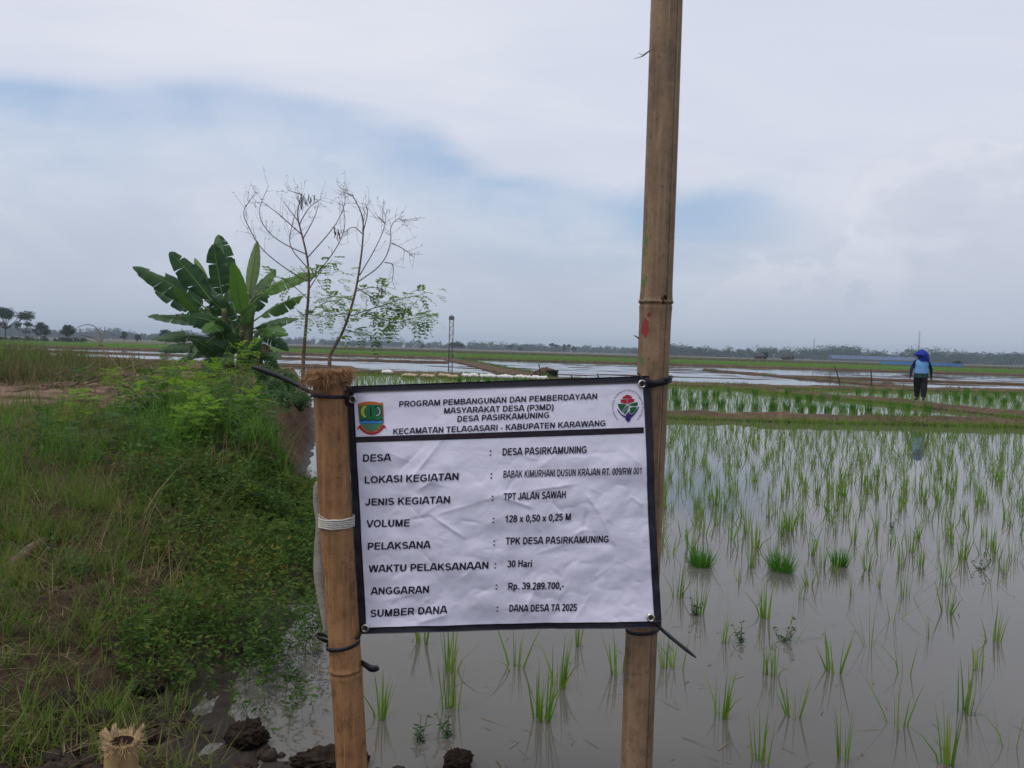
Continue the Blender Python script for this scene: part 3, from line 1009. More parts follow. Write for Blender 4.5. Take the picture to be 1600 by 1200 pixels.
def uvpx(u, v):
    u = np.asarray(u)[..., None]; v = np.asarray(v)[..., None]
    P = (1 - v) * ((1 - u) * TL + u * TR) + v * ((1 - u) * BL + u * BR)
    sag = np.sin(u[..., 0] * np.pi * 1.0) * 2.0 * v[..., 0] - 1.6 * np.sin(u[..., 0] * np.pi) * (1 - v[..., 0]) * -1.0
    return P[..., 0] + 0.9 * np.sin(v[..., 0] * 8) * (u[..., 0] > 0.5), P[..., 1] - 0.8 * np.sin(u[..., 0] * 11) * v[..., 0] ** 4 + 0 * sag


mt, gg, out = new_mat('banner_vinyl')
co = objco(gg)
n1 = gg.noise(co, 30, 4, 0.6)
nf_ = gg.noise(co, 9, 4, 0.6, 0.6)
principled(gg, out, gg.mix(n1, (0.775, 0.750, 0.905, 1), (0.815, 0.790, 0.935, 1)), 0.40, 0.4, 0, bump(gg, nf_, 0.30, 0.010))
VINYL = mt
mt, gg, out = new_mat('banner_black_hem')
co = objco(gg)
principled(gg, out, gg.mix(gg.noise(co, 60, 3), (0.009, 0.008, 0.016, 1), (0.020, 0.018, 0.030, 1)), 0.45, 0.4, 0, bump(gg, gg.noise(gg.mapping(co, (40, 40, 400)), 1.0, 3), 0.2, 0.002))
HEM = mt


def ink(name, c):
    mt, gg, out = new_mat('ink_' + name)
    principled(gg, out, tuple(c) + (1,), 0.45, 0.35)
    return mt


INK = ink('navy_black', (0.012, 0.009, 0.028))
INK_DIV = ink('dark_maroon_black', (0.016, 0.008, 0.016))
INKS = dict(green=ink('green', (0.012, 0.155, 0.060)), dgreen=ink('dark_green', (0.010, 0.110, 0.030)), orange=ink('orange', (0.56, 0.135, 0.030)), yellow=ink('yellow', (0.50, 0.47, 0.05)),
            blue=ink('blue', (0.03, 0.24, 0.60)), red=ink('red', (0.42, 0.010, 0.030)), white=ink('white', (0.62, 0.66, 0.66)), purple=ink('purple', (0.035, 0.012, 0.135)),
            black=ink('black', (0.006, 0.010, 0.010)), grey=ink('grey', (0.060, 0.050, 0.090)), pale=ink('pale_green', (0.30, 0.50, 0.33)))

bo = banner_pt(786, 800)[0]
banner = thing('banner', banner_pt(790, 980)[0], 'white vinyl project banner with black hem tied between two bamboo posts', 'banner')
BORG = np.array(banner.location)


def bsheet(name, us, vs_, lift, mat, both=True):
    U, Vv = np.meshgrid(us, vs_, indexing='ij')
    px, py = uvpx(U, Vv)
    P = banner_pt(px.ravel(), py.ravel(), lift) - BORG
    nu, nv = U.shape
    i2 = np.arange(nu * nv).reshape(nu, nv)
    Fq = np.stack([i2[:-1, :-1], i2[:-1, 1:], i2[1:, 1:], i2[1:, :-1]], -1).reshape(-1, 4)
    if both:
        P2 = P + np.array([0, 0.0012, 0])
        n0 = len(P)
        rim = []
        e = np.concatenate([i2[:, 0], i2[-1, 1:], i2[::-1, -1][1:], i2[0, ::-1][1:]])
        for a, b in zip(e[:-1], e[1:]):
            rim.append((b, a, a + n0, b + n0))
        Fq = np.concatenate([Fq, Fq[:, ::-1] + n0, np.array(rim)])
        P = np.concatenate([P, P2])
    return link(name, quads_mesh(name, P, Fq, mat), banner)


bsheet('sheet', np.linspace(0, 1, 260), np.linspace(0, 1, 220), 0.0, VINYL)
hu, hv = 9.5 / 472, 9.0 / 385
bsheet('hem', np.linspace(-0.004, 1.004, 200), np.linspace(-0.006, hv, 5), 0.0015, HEM)
bsheet('hem', np.linspace(-0.004, 1.004, 200), np.linspace(1 - hv * 0.85, 1.006, 5), 0.0015, HEM)
bsheet('hem', np.linspace(-0.005, hu, 5), np.linspace(hv * 0.98, 1 - hv * 0.83, 160), 0.0016, HEM)
bsheet('hem', np.linspace(1 - hu * 0.95, 1.005, 5), np.linspace(hv * 0.98, 1 - hv * 0.83, 160), 0.0016, HEM)
# dividing bar under the heading
us = np.linspace(0, 1, 200)
xs = np.linspace(551, 1006, 200)
top_y = 683.5 + (667.5 - 683.5) * us ** 0.95; bot_y = 692.5 + (677.0 - 692.5) * us ** 0.95
PV = []
for f_ in (0, 0.33, 0.66, 1):
    PV.append(banner_pt(xs, top_y * (1 - f_) + bot_y * f_, 0.0009) - BORG)
PV = np.concatenate(PV)
i2 = np.arange(800).reshape(4, 200)
link('printed_bar', quads_mesh('printed_bar', PV, np.stack([i2[:-1, :-1], i2[1:, :-1], i2[1:, 1:], i2[:-1, 1:]], -1).reshape(-1, 4), INK_DIV), banner)


def refine(me, maxlen):
    bm = bmesh.new(); bm.from_mesh(me)
    bmesh.ops.triangulate(bm, faces=bm.faces[:])
    for _ in range(6):
        es = [e for e in bm.edges if e.calc_length() > maxlen]
        if not es: break
        bmesh.ops.subdivide_edges(bm, edges=es, cuts=1)
        bmesh.ops.triangulate(bm, faces=[f for f in bm.faces if len(f.verts) > 3])
    V = np.array([v.co[:] for v in bm.verts]); F = [tuple(v.index for v in f.verts) for f in bm.faces]
    bm.free()
    return V, F


def glyphs(text, bold):
    cu = bpy.data.curves.new('glyph', 'FONT')
    cu.body = text; cu.size = 1.0; cu.offset = bold; cu.resolution_u = 3
    ob = bpy.data.objects.new('glyph', cu)
    COL.objects.link(ob)
    dg = bpy.context.evaluated_depsgraph_get()
    me = bpy.data.meshes.new_from_object(ob.evaluated_get(dg))
    bpy.data.objects.remove(ob); bpy.data.curves.remove(cu)
    return me


_cap = glyphs('H', 0.0)
CAPH = max(v.co.y for v in _cap.vertices)


# ---- heavy grotesque capitals drawn as strokes (cap height 1)
SW = 0.190


def _e(cx, cy, rx, ry, a0, a1, n=14):
    return [(cx + rx * math.cos(R(a0 + (a1 - a0) * i / (n - 1))), cy + ry * math.sin(R(a0 + (a1 - a0) * i / (n - 1)))) for i in range(n)]


_h = SW / 2
_q = 0.078            # half thickness of horizontals
FONT = {
    'A': (1.008, [[(0.08, 0), (0.425, 1.0)], [(0.928, 0), (0.583, 1.0)], [(0.30, 0.96), (0.70, 0.96)], [(0.22, 0.30), (0.79, 0.30)]]),
    'B': (1.008, [[(0.20, 0), (0.20, 1)], [(0.2, _q), (0.60, _q)] + _e(0.62, 0.29, 0.22, 0.29 - _q, -90, 90) + [(0.2, 0.525)], [(0.2, 0.525), (0.58, 0.525)] + _e(0.58, 0.735, 0.20, 0.187, -90, 90) + [(0.2, 1 - _q)]]),
    'C': (1.008, [_e(0.53, 0.5, 0.375, 0.425, 38, 322, 26)]),
    'D': (1.008, [[(0.20, 0), (0.20, 1)], [(0.2, _q), (0.50, _q)] + _e(0.50, 0.5, 0.345, 0.5 - _q, -90, 90, 20) + [(0.2, 1 - _q)]]),
    'E': (0.930, [[(0.20, 0), (0.20, 1)], [(0.2, _q), (0.87, _q)], [(0.2, 0.52), (0.82, 0.52)], [(0.2, 1 - _q), (0.85, 1 - _q)]]),
    'G': (1.086, [_e(0.55, 0.5, 0.39, 0.425, 40, 300, 26) + [(0.88, 0.20)], [(0.90, 0.12), (0.90, 0.46)], [(0.56, 0.44), (0.985, 0.44)]]),
    'H': (1.008, [[(0.20, 0), (0.20, 1)], [(0.81, 0), (0.81, 1)], [(0.2, 0.53), (0.8, 0.53)]]),
    'I': (0.388, [[(0.195, 0), (0.195, 1)]]),
    'J': (0.777, [[(0.57, 1), (0.57, 0.30)] + _e(0.345, 0.30, 0.225, 0.22, 0, -180, 14) + [(0.12, 0.34)]]),
    'K': (1.008, [[(0.20, 0), (0.20, 1)], [(0.22, 0.36), (0.86, 1.0)], [(0.44, 0.60), (0.90, 0.0)]]),
    'L': (0.853, [[(0.20, 0), (0.20, 1)], [(0.2, _q), (0.82, _q)]]),
    'M': (1.163, [[(0.19, 0), (0.19, 1)], [(0.97, 0), (0.97, 1)], [(0.23, 0.98), (0.58, 0.02)], [(0.93, 0.98), (0.58, 0.02)]]),
    'N': (1.008, [[(0.19, 0), (0.19, 1)], [(0.81, 0), (0.81, 1)], [(0.20, 0.94), (0.80, 0.06)]]),
    'O': (1.086, [_e(0.543, 0.5, 0.395, 0.425, 0, 360, 32)]),
    'P': (0.930, [[(0.20, 0), (0.20, 1)], [(0.2, 0.42), (0.56, 0.42)] + _e(0.56, 0.67, 0.23, 0.25, -90, 90) + [(0.2, 1 - _q)]]),
    'R': (1.008, [[(0.20, 0), (0.20, 1)], [(0.2, 0.46), (0.60, 0.46)] + _e(0.62, 0.69, 0.22, 0.23, -90, 90) + [(0.2, 1 - _q)], [(0.52, 0.46), (0.90, 0.0)]]),
    'S': (0.930, [_e(0.46, 0.72, 0.29, 0.20, 22, 250, 18) + _e(0.47, 0.29, 0.32, 0.21, 78, -158, 18)]),
    'T': (0.853, [[(0.425, 0), (0.425, 1)], [(0.03, 1 - _q), (0.82, 1 - _q)]]),
    'U': (1.008, [[(0.20, 1), (0.20, 0.38)] + _e(0.505, 0.38, 0.305, 0.305, 180, 360, 18) + [(0.81, 1)]]),
    'V': (0.930, [[(0.09, 1.0), (0.43, 0.02)], [(0.84, 1.0), (0.50, 0.02)], [(0.36, 0.05), (0.57, 0.05)]]),
    'W': (1.318, [[(0.10, 1.0), (0.34, 0.02)], [(0.62, 1.0), (0.38, 0.02)], [(0.70, 1.0), (0.94, 0.02)], [(1.22, 1.0), (0.98, 0.02)]]),
    'Y': (0.930, [[(0.09, 1.0), (0.465, 0.44)], [(0.84, 1.0), (0.465, 0.44)], [(0.465, 0), (0.465, 0.5)]]),
    '0': (0.777, [_e(0.388, 0.5, 0.255, 0.425, 0, 360, 28)]),
    '1': (0.777, [[(0.45, 0), (0.45, 1)], [(0.42, 0.86), (0.14, 0.70)]]),
    '2': (0.777, [_e(0.38, 0.71, 0.26, 0.215, 165, -30, 16) + [(0.13, 0.10)], [(0.06, _q), (0.70, _q)]]),
    '3': (0.777, [_e(0.36, 0.735, 0.24, 0.19, 165, -85, 16), _e(0.36, 0.295, 0.27, 0.22, 85, -165, 18)]),
    '5': (0.777, [[(0.68, 1 - _q), (0.22, 1 - _q)], [(0.22, 0.98), (0.16, 0.50)], _e(0.37, 0.32, 0.27, 0.245, 135, -160, 20)]),
    '7': (0.777, [[(0.06, 1 - _q), (0.71, 1 - _q)], [(0.62, 0.92), (0.40, 0.50), (0.30, 0.0)]]),
    '8': (0.777, [_e(0.388, 0.74, 0.225, 0.185, 0, 360, 24), _e(0.388, 0.285, 0.265, 0.21, 0, 360, 24)]),
    '9': (0.777, [_e(0.38, 0.675, 0.255, 0.25, 0, 360, 26), [(0.635, 0.68)] + _e(0.34, 0.42, 0.295, 0.345, 10, -125, 16)]),
    'a': (0.777, [_e(0.36, 0.54, 0.23, 0.13, 160, 10, 12) + [(0.59, 0.30), (0.59, 0.10), (0.64, 0.0)], _e(0.31, 0.205, 0.20, 0.14, 60, 330, 14), [(0.34, 0.345), (0.59, 0.40)]]),
    'r': (0.543, [[(0.19, 0), (0.19, 0.72)], _e(0.44, 0.42, 0.25, 0.22, 170, 85, 8)]),
    'i': (0.388, [[(0.195, 0), (0.195, 0.72)], [(0.195, 0.83), (0.195, 1.0)]]),
    'p': (0.853, [[(0.19, -0.28), (0.19, 0.72)], _e(0.43, 0.36, 0.24, 0.295, 0, 360, 24)]),
    'x': (0.777, [[(0.10, 0.72), (0.66, 0.0)], [(0.66, 0.72), (0.10, 0.0)]]),
    ' ': (0.388, []), '-': (0.465, [[(0.06, 0.34), (0.41, 0.34)]]), '.': (0.388, [[(0.195, 0), (0.195, 0.19)]]),
    ',': (0.388, [[(0.195, 0.19), (0.195, 0.0), (0.13, -0.17)]]), ':': (0.465, [[(0.23, 0), (0.23, 0.19)], [(0.23, 0.53), (0.23, 0.72)]]),
    '/': (0.388, [[(0.05, -0.02), (0.34, 1.02)]]), '(': (0.465, [_e(0.52, 0.36, 0.34, 0.66, 115, 245, 14)]), ')': (0.465, [_e(-0.05, 0.36, 0.34, 0.66, 65, -65, 14)]),
}
HORIZ_THIN = 0.84


def stroke_text(text, weight=1.0):
    """Flat mesh data of a line of print: list of vertices (x, y) and faces."""
    V = []; F = []; x = 0.0
    for ch in text:
        adv, strokes = FONT[ch]
        for st in strokes:
            P = np.array(st, float)
            # resample long straight runs so that the print follows the folds of the sheet
            Q = [P[0]]
            for a_, b_ in zip(P[:-1], P[1:]):
                k_ = max(1, int(np.hypot(*(b_ - a_)) / 0.35))
                for j_ in range(1, k_ + 1): Q.append(a_ + (b_ - a_) * j_ / k_)
            P = np.array(Q)
            n = len(P)
            T = np.gradient(P, axis=0); T /= np.linalg.norm(T, axis=1)[:, None] + 1e-9
            closed = n > 20 and np.hypot(*(P[0] - P[-1])) < 1e-6
            if closed:
                t0 = P[1] - P[-2]; t0 /= np.hypot(*t0); T[0] = T[-1] = t0
            Nn = np.stack([-T[:, 1], T[:, 0]], 1)
            wd = SW * weight * (HORIZ_THIN + (1 - HORIZ_THIN) * np.abs(T[:, 1]) ** 2) / 2
            # mitre
            sc = np.ones(n)
            for i in range(1, n - 1):
                d1 = P[i] - P[i - 1]; d2 = P[i + 1] - P[i]
                c_ = np.dot(d1, d2) / (np.hypot(*d1) * np.hypot(*d2) + 1e-9)
                sc[i] = min(1.4, 1 / max(0.5, math.sqrt(max(0.0, (1 + c_) / 2))))
            o = len(V)
            for i in range(n):
                V.append((x + P[i, 0] + Nn[i, 0] * wd[i] * sc[i], P[i, 1] + Nn[i, 1] * wd[i] * sc[i]))
                V.append((x + P[i, 0] - Nn[i, 0] * wd[i] * sc[i], P[i, 1] - Nn[i, 1] * wd[i] * sc[i]))
            for i in range(n - 1):
                F.append((o + 2 * i, o + 2 * i + 1, o + 2 * i + 3, o + 2 * i + 2))
        x += adv
    return np.array(V), F


def lettering(name, text, p0, p1, cap, mat=INK, weight=1.0, parent=None, lift=0.0016):
    """Line of print from baseline point p0 to p1 (photo pixels), capitals cap px high."""
    V, F = stroke_text(text, weight)
    x0, x1 = V[:, 0].min(), V[:, 0].max()
    p0 = np.array(p0, float); p1 = np.array(p1, float)
    t = (V[:, 0] - x0) / (x1 - x0)
    dn = np.array([0.055, -1.0])                     # up on the tilted sheet
    P = p0 + t[:, None] * (p1 - p0) + (V[:, 1] * cap)[:, None] * dn
    b = MB(); b.add(banner_pt(P[:, 0], P[:, 1], lift) - BORG, F)
    return b.build(name, mat, parent or banner, False)


HEADC, LEFTC, RIGHTC = 9.0, 11.2, 11.0
LINES = [('PROGRAM PEMBANGUNAN DAN PEMBERDAYAAN', (622.5, 636.3), (933, 623.6), HEADC), ('MASYARAKAT DESA (P3MD)', (693.3, 646.6), (865, 640.3), HEADC),
         ('DESA PASIRKAMUNING', (714.3, 659.2), (858, 652.8), HEADC), ('KECAMATAN TELAGASARI - KABUPATEN KARAWANG', (613.5, 679.2), (946, 665.6), HEADC)]
LEFT = [('DESA', (566.2, 721.8), (610.8, 720.6)), ('LOKASI KEGIATAN', (568.8, 756.3), (716.5, 749.3)), ('JENIS KEGIATAN', (569.5, 791.3), (703, 785.5)),
        ('VOLUME', (571.3, 825), (640, 822.4)), ('PELAKSANA', (573.8, 860), (673.3, 855.8)), ('WAKTU PELAKSANAAN', (575, 895.5), (763, 887.5)),
        ('ANGGARAN', (578, 930.8), (670, 926.3)), ('SUMBER DANA', (578, 965.3), (698.8, 957.8))]
RIGHTL = [('DESA PASIRKAMUNING', (785, 711.3), (916.3, 707.5)), ('BABAK KIMURHANI DUSUN KRAJAN RT. 009/RW 001', (786.3, 745.8), (1001.5, 740.5)), ('TPT JALAN SAWAH', (787, 780.5), (883.3, 777)),
          ('128 x 0,50 x 0,25 M', (789.3, 815), (891.5, 812)), ('TPK DESA PASIRKAMUNING', (790, 850), (950.5, 847)), ('30 Hari', (792.5, 886), (830.8, 885)),
          ('Rp. 39.289.700,-', (793.8, 921), (880.5, 918.8)), ('DANA DESA TA 2025', (795.5, 955.8), (900.8, 953.3))]
for (t_, a_, b_, c_) in LINES:
    lettering('lettering', t_, a_, b_, c_, weight=1.12)
for (t_, a_, b_) in LEFT:
    lettering('lettering', t_, a_, b_, LEFTC, weight=1.14)
for i, (t_, a_, b_) in enumerate(RIGHTL):
    lettering('lettering', t_, a_, b_, RIGHTC, weight=1.16 if i != 1 else 1.0)
for (x_, y_) in ((766.3, 711.8), (767.5, 747), (769.5, 781.3), (770.8, 816), (772, 851.8), (773.8, 887.5), (775.5, 920.8), (777, 955.8)):
    lettering('colon', ':', (x_ - 1.2, y_), (x_ + 1.2, y_), 11.5)


def flat(name, pts, mat, parent, lift, maxpx=4.0):
    """Printed flat shape from an outline in photo pixels."""
    bm = bmesh.new()
    vs2 = [bm.verts.new((p[0], p[1], 0)) for p in pts]
    bm.faces.new(vs2)
    me = bpy.data.meshes.new('tmp'); bm.to_mesh(me); bm.free()
    V, F = refine(me, maxpx)
    bpy.data.meshes.remove(me)
    W = banner_pt(V[:, 0], V[:, 1], lift) - (BORG if parent is banner else np.zeros(3))
    if parent is not banner:
        W = W - BORG
    b = MB(); b.add(W, F)
    return b.build(name, mat, parent, False)


def crest_xy(x, y):       # crest drawing grid (0..1200) -> photo pixels
    return (540 + x / 15.0, 610 + y / 15.0)


def arc(cx, cy, rx, ry, a0, a1, n=24):
    return [(cx + rx * math.cos(R(a0 + (a1 - a0) * i / (n - 1))), cy + ry * math.sin(R(a0 + (a1 - a0) * i / (n - 1)))) for i in range(n)]


crest = thing('crest', (0, 0, 0), None, None); crest.parent = banner
del_keys = [k for k in crest.keys()]
for k in del_keys: del crest[k]
C_ = lambda pts: [crest_xy(*p) for p in pts]
outer = [(258, 325)] + arc(560, 480, 420, 215, -135, -45, 16)[2:-2] + [(862, 290), (885, 760), (850, 850), (760, 935), (640, 985), (590, 990), (520, 980), (420, 935), (330, 840), (300, 760)]
flat('shield_rim', C_(outer), INKS['orange'], crest, 0.0010)
inner = [(285, 380), (420, 350), (560, 338), (700, 338), (845, 352), (862, 690), (860, 760), (825, 840), (740, 915), (640, 960), (590, 966), (520, 955), (430, 915), (350, 830), (318, 760), (305, 690)]
flat('shield_field', C_(inner), INKS['green'], crest, 0.0014)
rice_ear = arc(470, 500, 130, 150, 230, 100, 16) + arc(485, 510, 70, 110, 105, 235, 16)
flat('rice_ear', C_([(480, 360)] + [p for p in rice_ear]), INKS['yellow'], crest, 0.0018)
flat('blade', C_([(552, 375), (582, 372), (596, 615), (562, 618)]), INKS['black'], crest, 0.0018)
flat('cotton_sprig', C_(arc(680, 500, 145, 125, -100, 80, 16) + arc(680, 500, 70, 85, 80, -100, 16)), INKS['black'], crest, 0.0018)
for k_ in range(6):
    a_ = -55 + k_ * 24
    cx_, cy_ = 680 + 108 * math.cos(R(a_)), 500 + 104 * math.sin(R(a_))
    flat('cotton_boll', C_(arc(cx_, cy_, 24, 13, 0, 330, 10)), INKS['white'], crest, 0.0022)
wave = [(303 + 558 * i / 20, 708 + 9 * math.sin(i * 0.95)) for i in range(21)]
flat('wave_band', C_([(x_, y_ - 14) for x_, y_ in wave] + [(x_, y_ + 14) for x_, y_ in wave[::-1]]), INKS['black'], crest, 0.0018)
flat('river', C_([(x_, y_ + 14) for x_, y_ in wave] + [(858, 778), (310, 782)]), INKS['blue'], crest, 0.0018)
for r_ in range(6):
    for c_ in range(11):
        x_, y_ = 350 + c_ * 48 + (r_ % 2) * 24, 802 + r_ * 27
        if ((x_ - 588) / 255) ** 2 + ((y_ - 780) / 175) ** 2 < 0.92:
            flat('field_dot', C_(arc(x_, y_, 13, 8, 0, 300, 6)), INKS['pale'], crest, 0.0018)
ribbon = arc(592, 690, 330, 300, 158, 22, 26) + [(960, 905), (895, 815)] + arc(592, 690, 280, 297, 26, 154, 26)[0:0]
rib_in = arc(592, 700, 292, 290, 25, 155, 26)
rib_out = arc(592, 690, 345, 360, 155, 25, 26)
flat('ribbon', C_(rib_in + [(285, 850), (240, 935), (275, 915)] + rib_out[2:-2] + [(915, 880), (955, 905), (900, 815)]), INKS['red'], crest, 0.0012)


def ring_text(name, text, cx, cy, rx, ry, a0, a1, cap, mat, parent, lift, bold=0.01, inward=False):
    me = glyphs(text, bold)
    xs_ = [v.co.x for v in me.vertices]; x0, x1 = min(xs_), max(xs_)
    V, F = refine(me, 0.4)
    t = (V[:, 0] - x0) / (x1 - x0)
    a = np.radians(a0 + (a1 - a0) * t)
    h = V[:, 1] / CAPH * cap * (-1 if inward else 1)
    px = cx + (rx + h) * np.cos(a); py = cy + (ry + h) * np.sin(a)
    b = MB(); b.add(banner_pt(px, py, lift) - BORG, F)
    bpy.data.meshes.remove(me)
    return b.build(name, mat, parent, False)


rc = crest_xy(592, 695)
ring_text('ribbon_lettering', 'PANGKAL PERJUANGAN', rc[0], rc[1], 20.2, 21.6, 138, 42, 1.7, INKS['orange'], crest, 0.0018, 0.0, True)

emblem = thing('emblem', (0, 0, 0), None, None); emblem.parent = banner
for k in [k for k in emblem.keys()]: del emblem[k]


def em(x, y): return (940 + x / 15.0, 600 + y / 15.0)


E_ = lambda pts: [em(*p) for p in pts]
flat('roof', E_([(497, 345), (500, 305), (600, 250), (640, 255), (718, 300), (722, 342)]), INKS['red'], emblem, 0.0012)
flat('wall_half', E_([(450, 362), (598, 355), (598, 470), (520, 452), (455, 435)]), INKS['red'], emblem, 0.0012)
flat('wall_half', E_([(612, 355), (766, 350), (768, 412), (612, 470)]), INKS['red'], emblem, 0.0012)
flat('leaf_half', E_([(385, 465), (500, 465), (590, 490), (540, 545), (480, 650), (440, 610), (395, 530)]), INKS['dgreen'], emblem, 0.0012)
flat('leaf_half', E_([(615, 500), (655, 520), (560, 600), (510, 675), (492, 660), (550, 560)]), INKS['dgreen'], emblem, 0.0012)
flat('leaf_half', E_([(650, 545), (600, 640), (555, 715), (515, 685), (570, 610)]), INKS['dgreen'], emblem, 0.0012)
flat('leaf_half', E_([(640, 485), (750, 445), (850, 420), (848, 470), (838, 518), (740, 515), (675, 512)]), INKS['dgreen'], emblem, 0.0012)
flat('leaf_half', E_([(665, 560), (740, 538), (832, 545), (790, 620), (730, 690), (670, 702), (652, 670), (672, 610)]), INKS['dgreen'], emblem, 0.0012)
flat('hand', E_([(360, 575), (378, 580), (430, 660), (500, 725), (560, 745), (540, 792), (470, 740), (400, 660)]), INKS['purple'], emblem, 0.0012)
flat('hand', E_([(625, 905), (560, 830), (552, 780), (590, 700), (640, 645), (648, 690), (690, 718), (740, 700), (800, 620), (868, 530), (884, 538), (830, 640), (770, 725), (690, 800), (680, 850)]), INKS['purple'], emblem, 0.0012)
ec = em(615, 540)
ring_text('ring_lettering', 'Kementerian Desa, Pembangunan Daerah Tertinggal dan Transmigrasi', ec[0], ec[1], 22.4, 25.2, 131, 409, 2.6, INKS['grey'], emblem, 0.0012, 0.0)

# metal eyelets
METAL = plain('eyelet_metal', (0.60, 0.58, 0.55), 0.35, 0.5, 0.3, 80, 0, 0.9)
EYE_PX = [(549.5, 624.5), (1003.5, 600.0), (570.5, 981.5), (1016.0, 963.5)]
for (x_, y_) in EYE_PX:
    c = banner_pt(x_, y_, 0.003)[0] - BORG
    seg = 28; a = np.arange(seg) / seg * 2 * np.pi
    prof = [(0.0128, 0.000), (0.0122, -0.0022), (0.0100, -0.0036), (0.0078, -0.0028), (0.0070, 0.0002), (0.0068, 0.004)]
    b = MB()
    b.add(np.concatenate([np.stack([c[0] + r_ * np.cos(a), np.full(seg, c[1] + d_), c[2] + r_ * np.sin(a)], 1) for r_, d_ in prof]),
          [(i * seg + j, i * seg + (j + 1) % seg, (i + 1) * seg + (j + 1) % seg, (i + 1) * seg + j) for i in range(len(prof) - 1) for j in range(seg)], 0)
    b.add(np.stack([c[0] + 0.007 * np.cos(a), np.full(seg, c[1] - 0.0004), c[2] + 0.007 * np.sin(a)], 1), [tuple(range(seg))], 1)
    b.build('eyelet', [METAL, plain('eyelet_hole', (0.07, 0.05, 0.035), 0.9)], banner)

# ------------------------------------------------------------------ straps and strings
STRAP = plain('black_strap', (0.012, 0.012, 0.017), 0.5, 0.35, 0.4, 60, 0.3)
CORD = plain('white_string', (0.50, 0.47, 0.42), 0.8, 0.2, 0.2, 60, 0.4)


def ribbon(b, pts, wid, thick=0.0016, wdir=(0, 0, 1), mi=0):
    P = np.array(pts, float); n = len(P)
    wid = np.atleast_1d(np.asarray(wid, float))
    wid = np.interp(np.linspace(0, 1, n), np.linspace(0, 1, len(wid)), wid) if len(wid) > 1 else np.full(n, wid[0])
    T = np.gradient(P, axis=0); T /= np.linalg.norm(T, axis=1)[:, None] + 1e-9
    W = np.array(wdir, float) - T * (T @ np.array(wdir, float))[:, None]; W /= np.linalg.norm(W, axis=1)[:, None] + 1e-9
    Nn = np.cross(T, W)
    V = np.stack([P - W * wid[:, None] / 2 - Nn * thick / 2, P + W * wid[:, None] / 2 - Nn * thick / 2, P + W * wid[:, None] / 2 + Nn * thick / 2, P - W * wid[:, None] / 2 + Nn * thick / 2], 1).reshape(-1, 3)
    F = [(i * 4 + j, i * 4 + (j + 1) % 4, i * 4 + 4 + (j + 1) % 4, i * 4 + 4 + j) for i in range(n - 1) for j in range(4)]
    F += [(0, 1, 2, 3), ((n - 1) * 4 + 3, (n - 1) * 4 + 2, (n - 1) * 4 + 1, (n - 1) * 4)]
    b.add(V, F, mi)


def smooth_path(pts, n=24):
    P = np.array(pts, float)
    for _ in range(3):
        Q = [P[0]]
        for a, b in zip(P[:-1], P[1:]):
            Q += [a * 0.75 + b * 0.25, a * 0.25 + b * 0.75]
        Q.append(P[-1]); P = np.array(Q)
    return P


def wrap(b, axis_px, Yc, r, y_left, y_right, wid, turns=1.0, mi=0, a0=180, a1=540):
    """Band round a stem: passes the front edge from left height to right height."""
    pts = []
    for i in range(49):
        a = R(a0 + (a1 - a0) * i / 48)
        f_ = (math.cos(a) + 1) / 2
        py = y_left + (y_right - y_left) * f_
        c = at(axis_px, py, Yc)
        pts.append((c[0] + r * math.cos(a), Yc + r * math.sin(a), c[2]))
    ribbon(b, pts, wid, mi=mi)


def strap(label, builder):
    b = MB(); builder(b)
    V = np.concatenate(b.v)
    org = np.array([V[:, 0].mean(), V[:, 1].mean(), V[:, 2].min()])
    b.v = [V - org]
    return tag(b.build('strap_tie', STRAP, loc=org), label, 'strap', 'black straps tying the banner')


def s1(b):
    wrap(b, 515, LY, 0.0505, 616.5, 619.0, 0.010)
    e = banner_pt(549.5, 624.5, 0.004)[0]
    ribbon(b, smooth_path([at(538, 618.5, LY - 0.030), at(543, 619, 2.225), e + (-0.008, -0.004, 0)]), 0.010)
    ribbon(b, smooth_path([at(541, 610, 2.235), at(543, 618, 2.225), at(541, 634, 2.24)]), 0.011, wdir=(1, 0, 0))
    ribbon(b, smooth_path([at(489, 615, LY + 0.01), at(470, 604, 2.30), at(440, 589, 2.38), at(412, 579, 2.44), at(393, 573, 2.46)]), np.interp(np.linspace(0, 1, 34), [0, 0.2, 0.7, 1], [0.009, 0.012, 0.019, 0.008]))


def s2(b):
    wrap(b, 536.5, LY, 0.0490, 1010, 1001, 0.011)
    e = banner_pt(570.5, 981.5, 0.004)[0]
    ribbon(b, smooth_path([at(556, 998, LY - 0.030), at(563, 993, 2.22), e + (-0.007, -0.004, -0.006)]), 0.010)
    ribbon(b, smooth_path([at(516, 1003, LY + 0.01), at(504, 1000, 2.24), at(494, 994, 2.25), at(496, 990, 2.26), at(510, 993, 2.27), at(518, 999, 2.26)]), 0.009)
    ribbon(b, smooth_path([at(562, 1033, LY + 0.01), at(572, 1040, 2.22), at(582, 1046, 2.21), at(592, 1043, 2.20)]), np.interp(np.linspace(0, 1, 26), [0, 0.5, 0.85, 1], [0.012, 0.022, 0.016, 0.003]))


def s3(b):
    wrap(b, 1022, PY, 0.0525, 607, 593, 0.010)
    wrap(b, 1022, PY, 0.0545, 600, 588, 0.009)
    e = banner_pt(1003.5, 600.0, 0.004)[0]
    ribbon(b, smooth_path([e + (0.008, -0.004, 0), at(1012, 596, 2.245), at(1026, 599, 2.262), at(1044, 594, 2.29)]), 0.013)
    ribbon(b, smooth_path([at(1010, 590, 2.24), at(1015, 597, 2.235), at(1014, 606, 2.245)]), 0.013, wdir=(1, 0, 0))
    ribbon(b, smooth_path([at(1003, 592, 2.25), at(1000, 586, 2.26), at(997, 583, 2.27)]), 0.006)


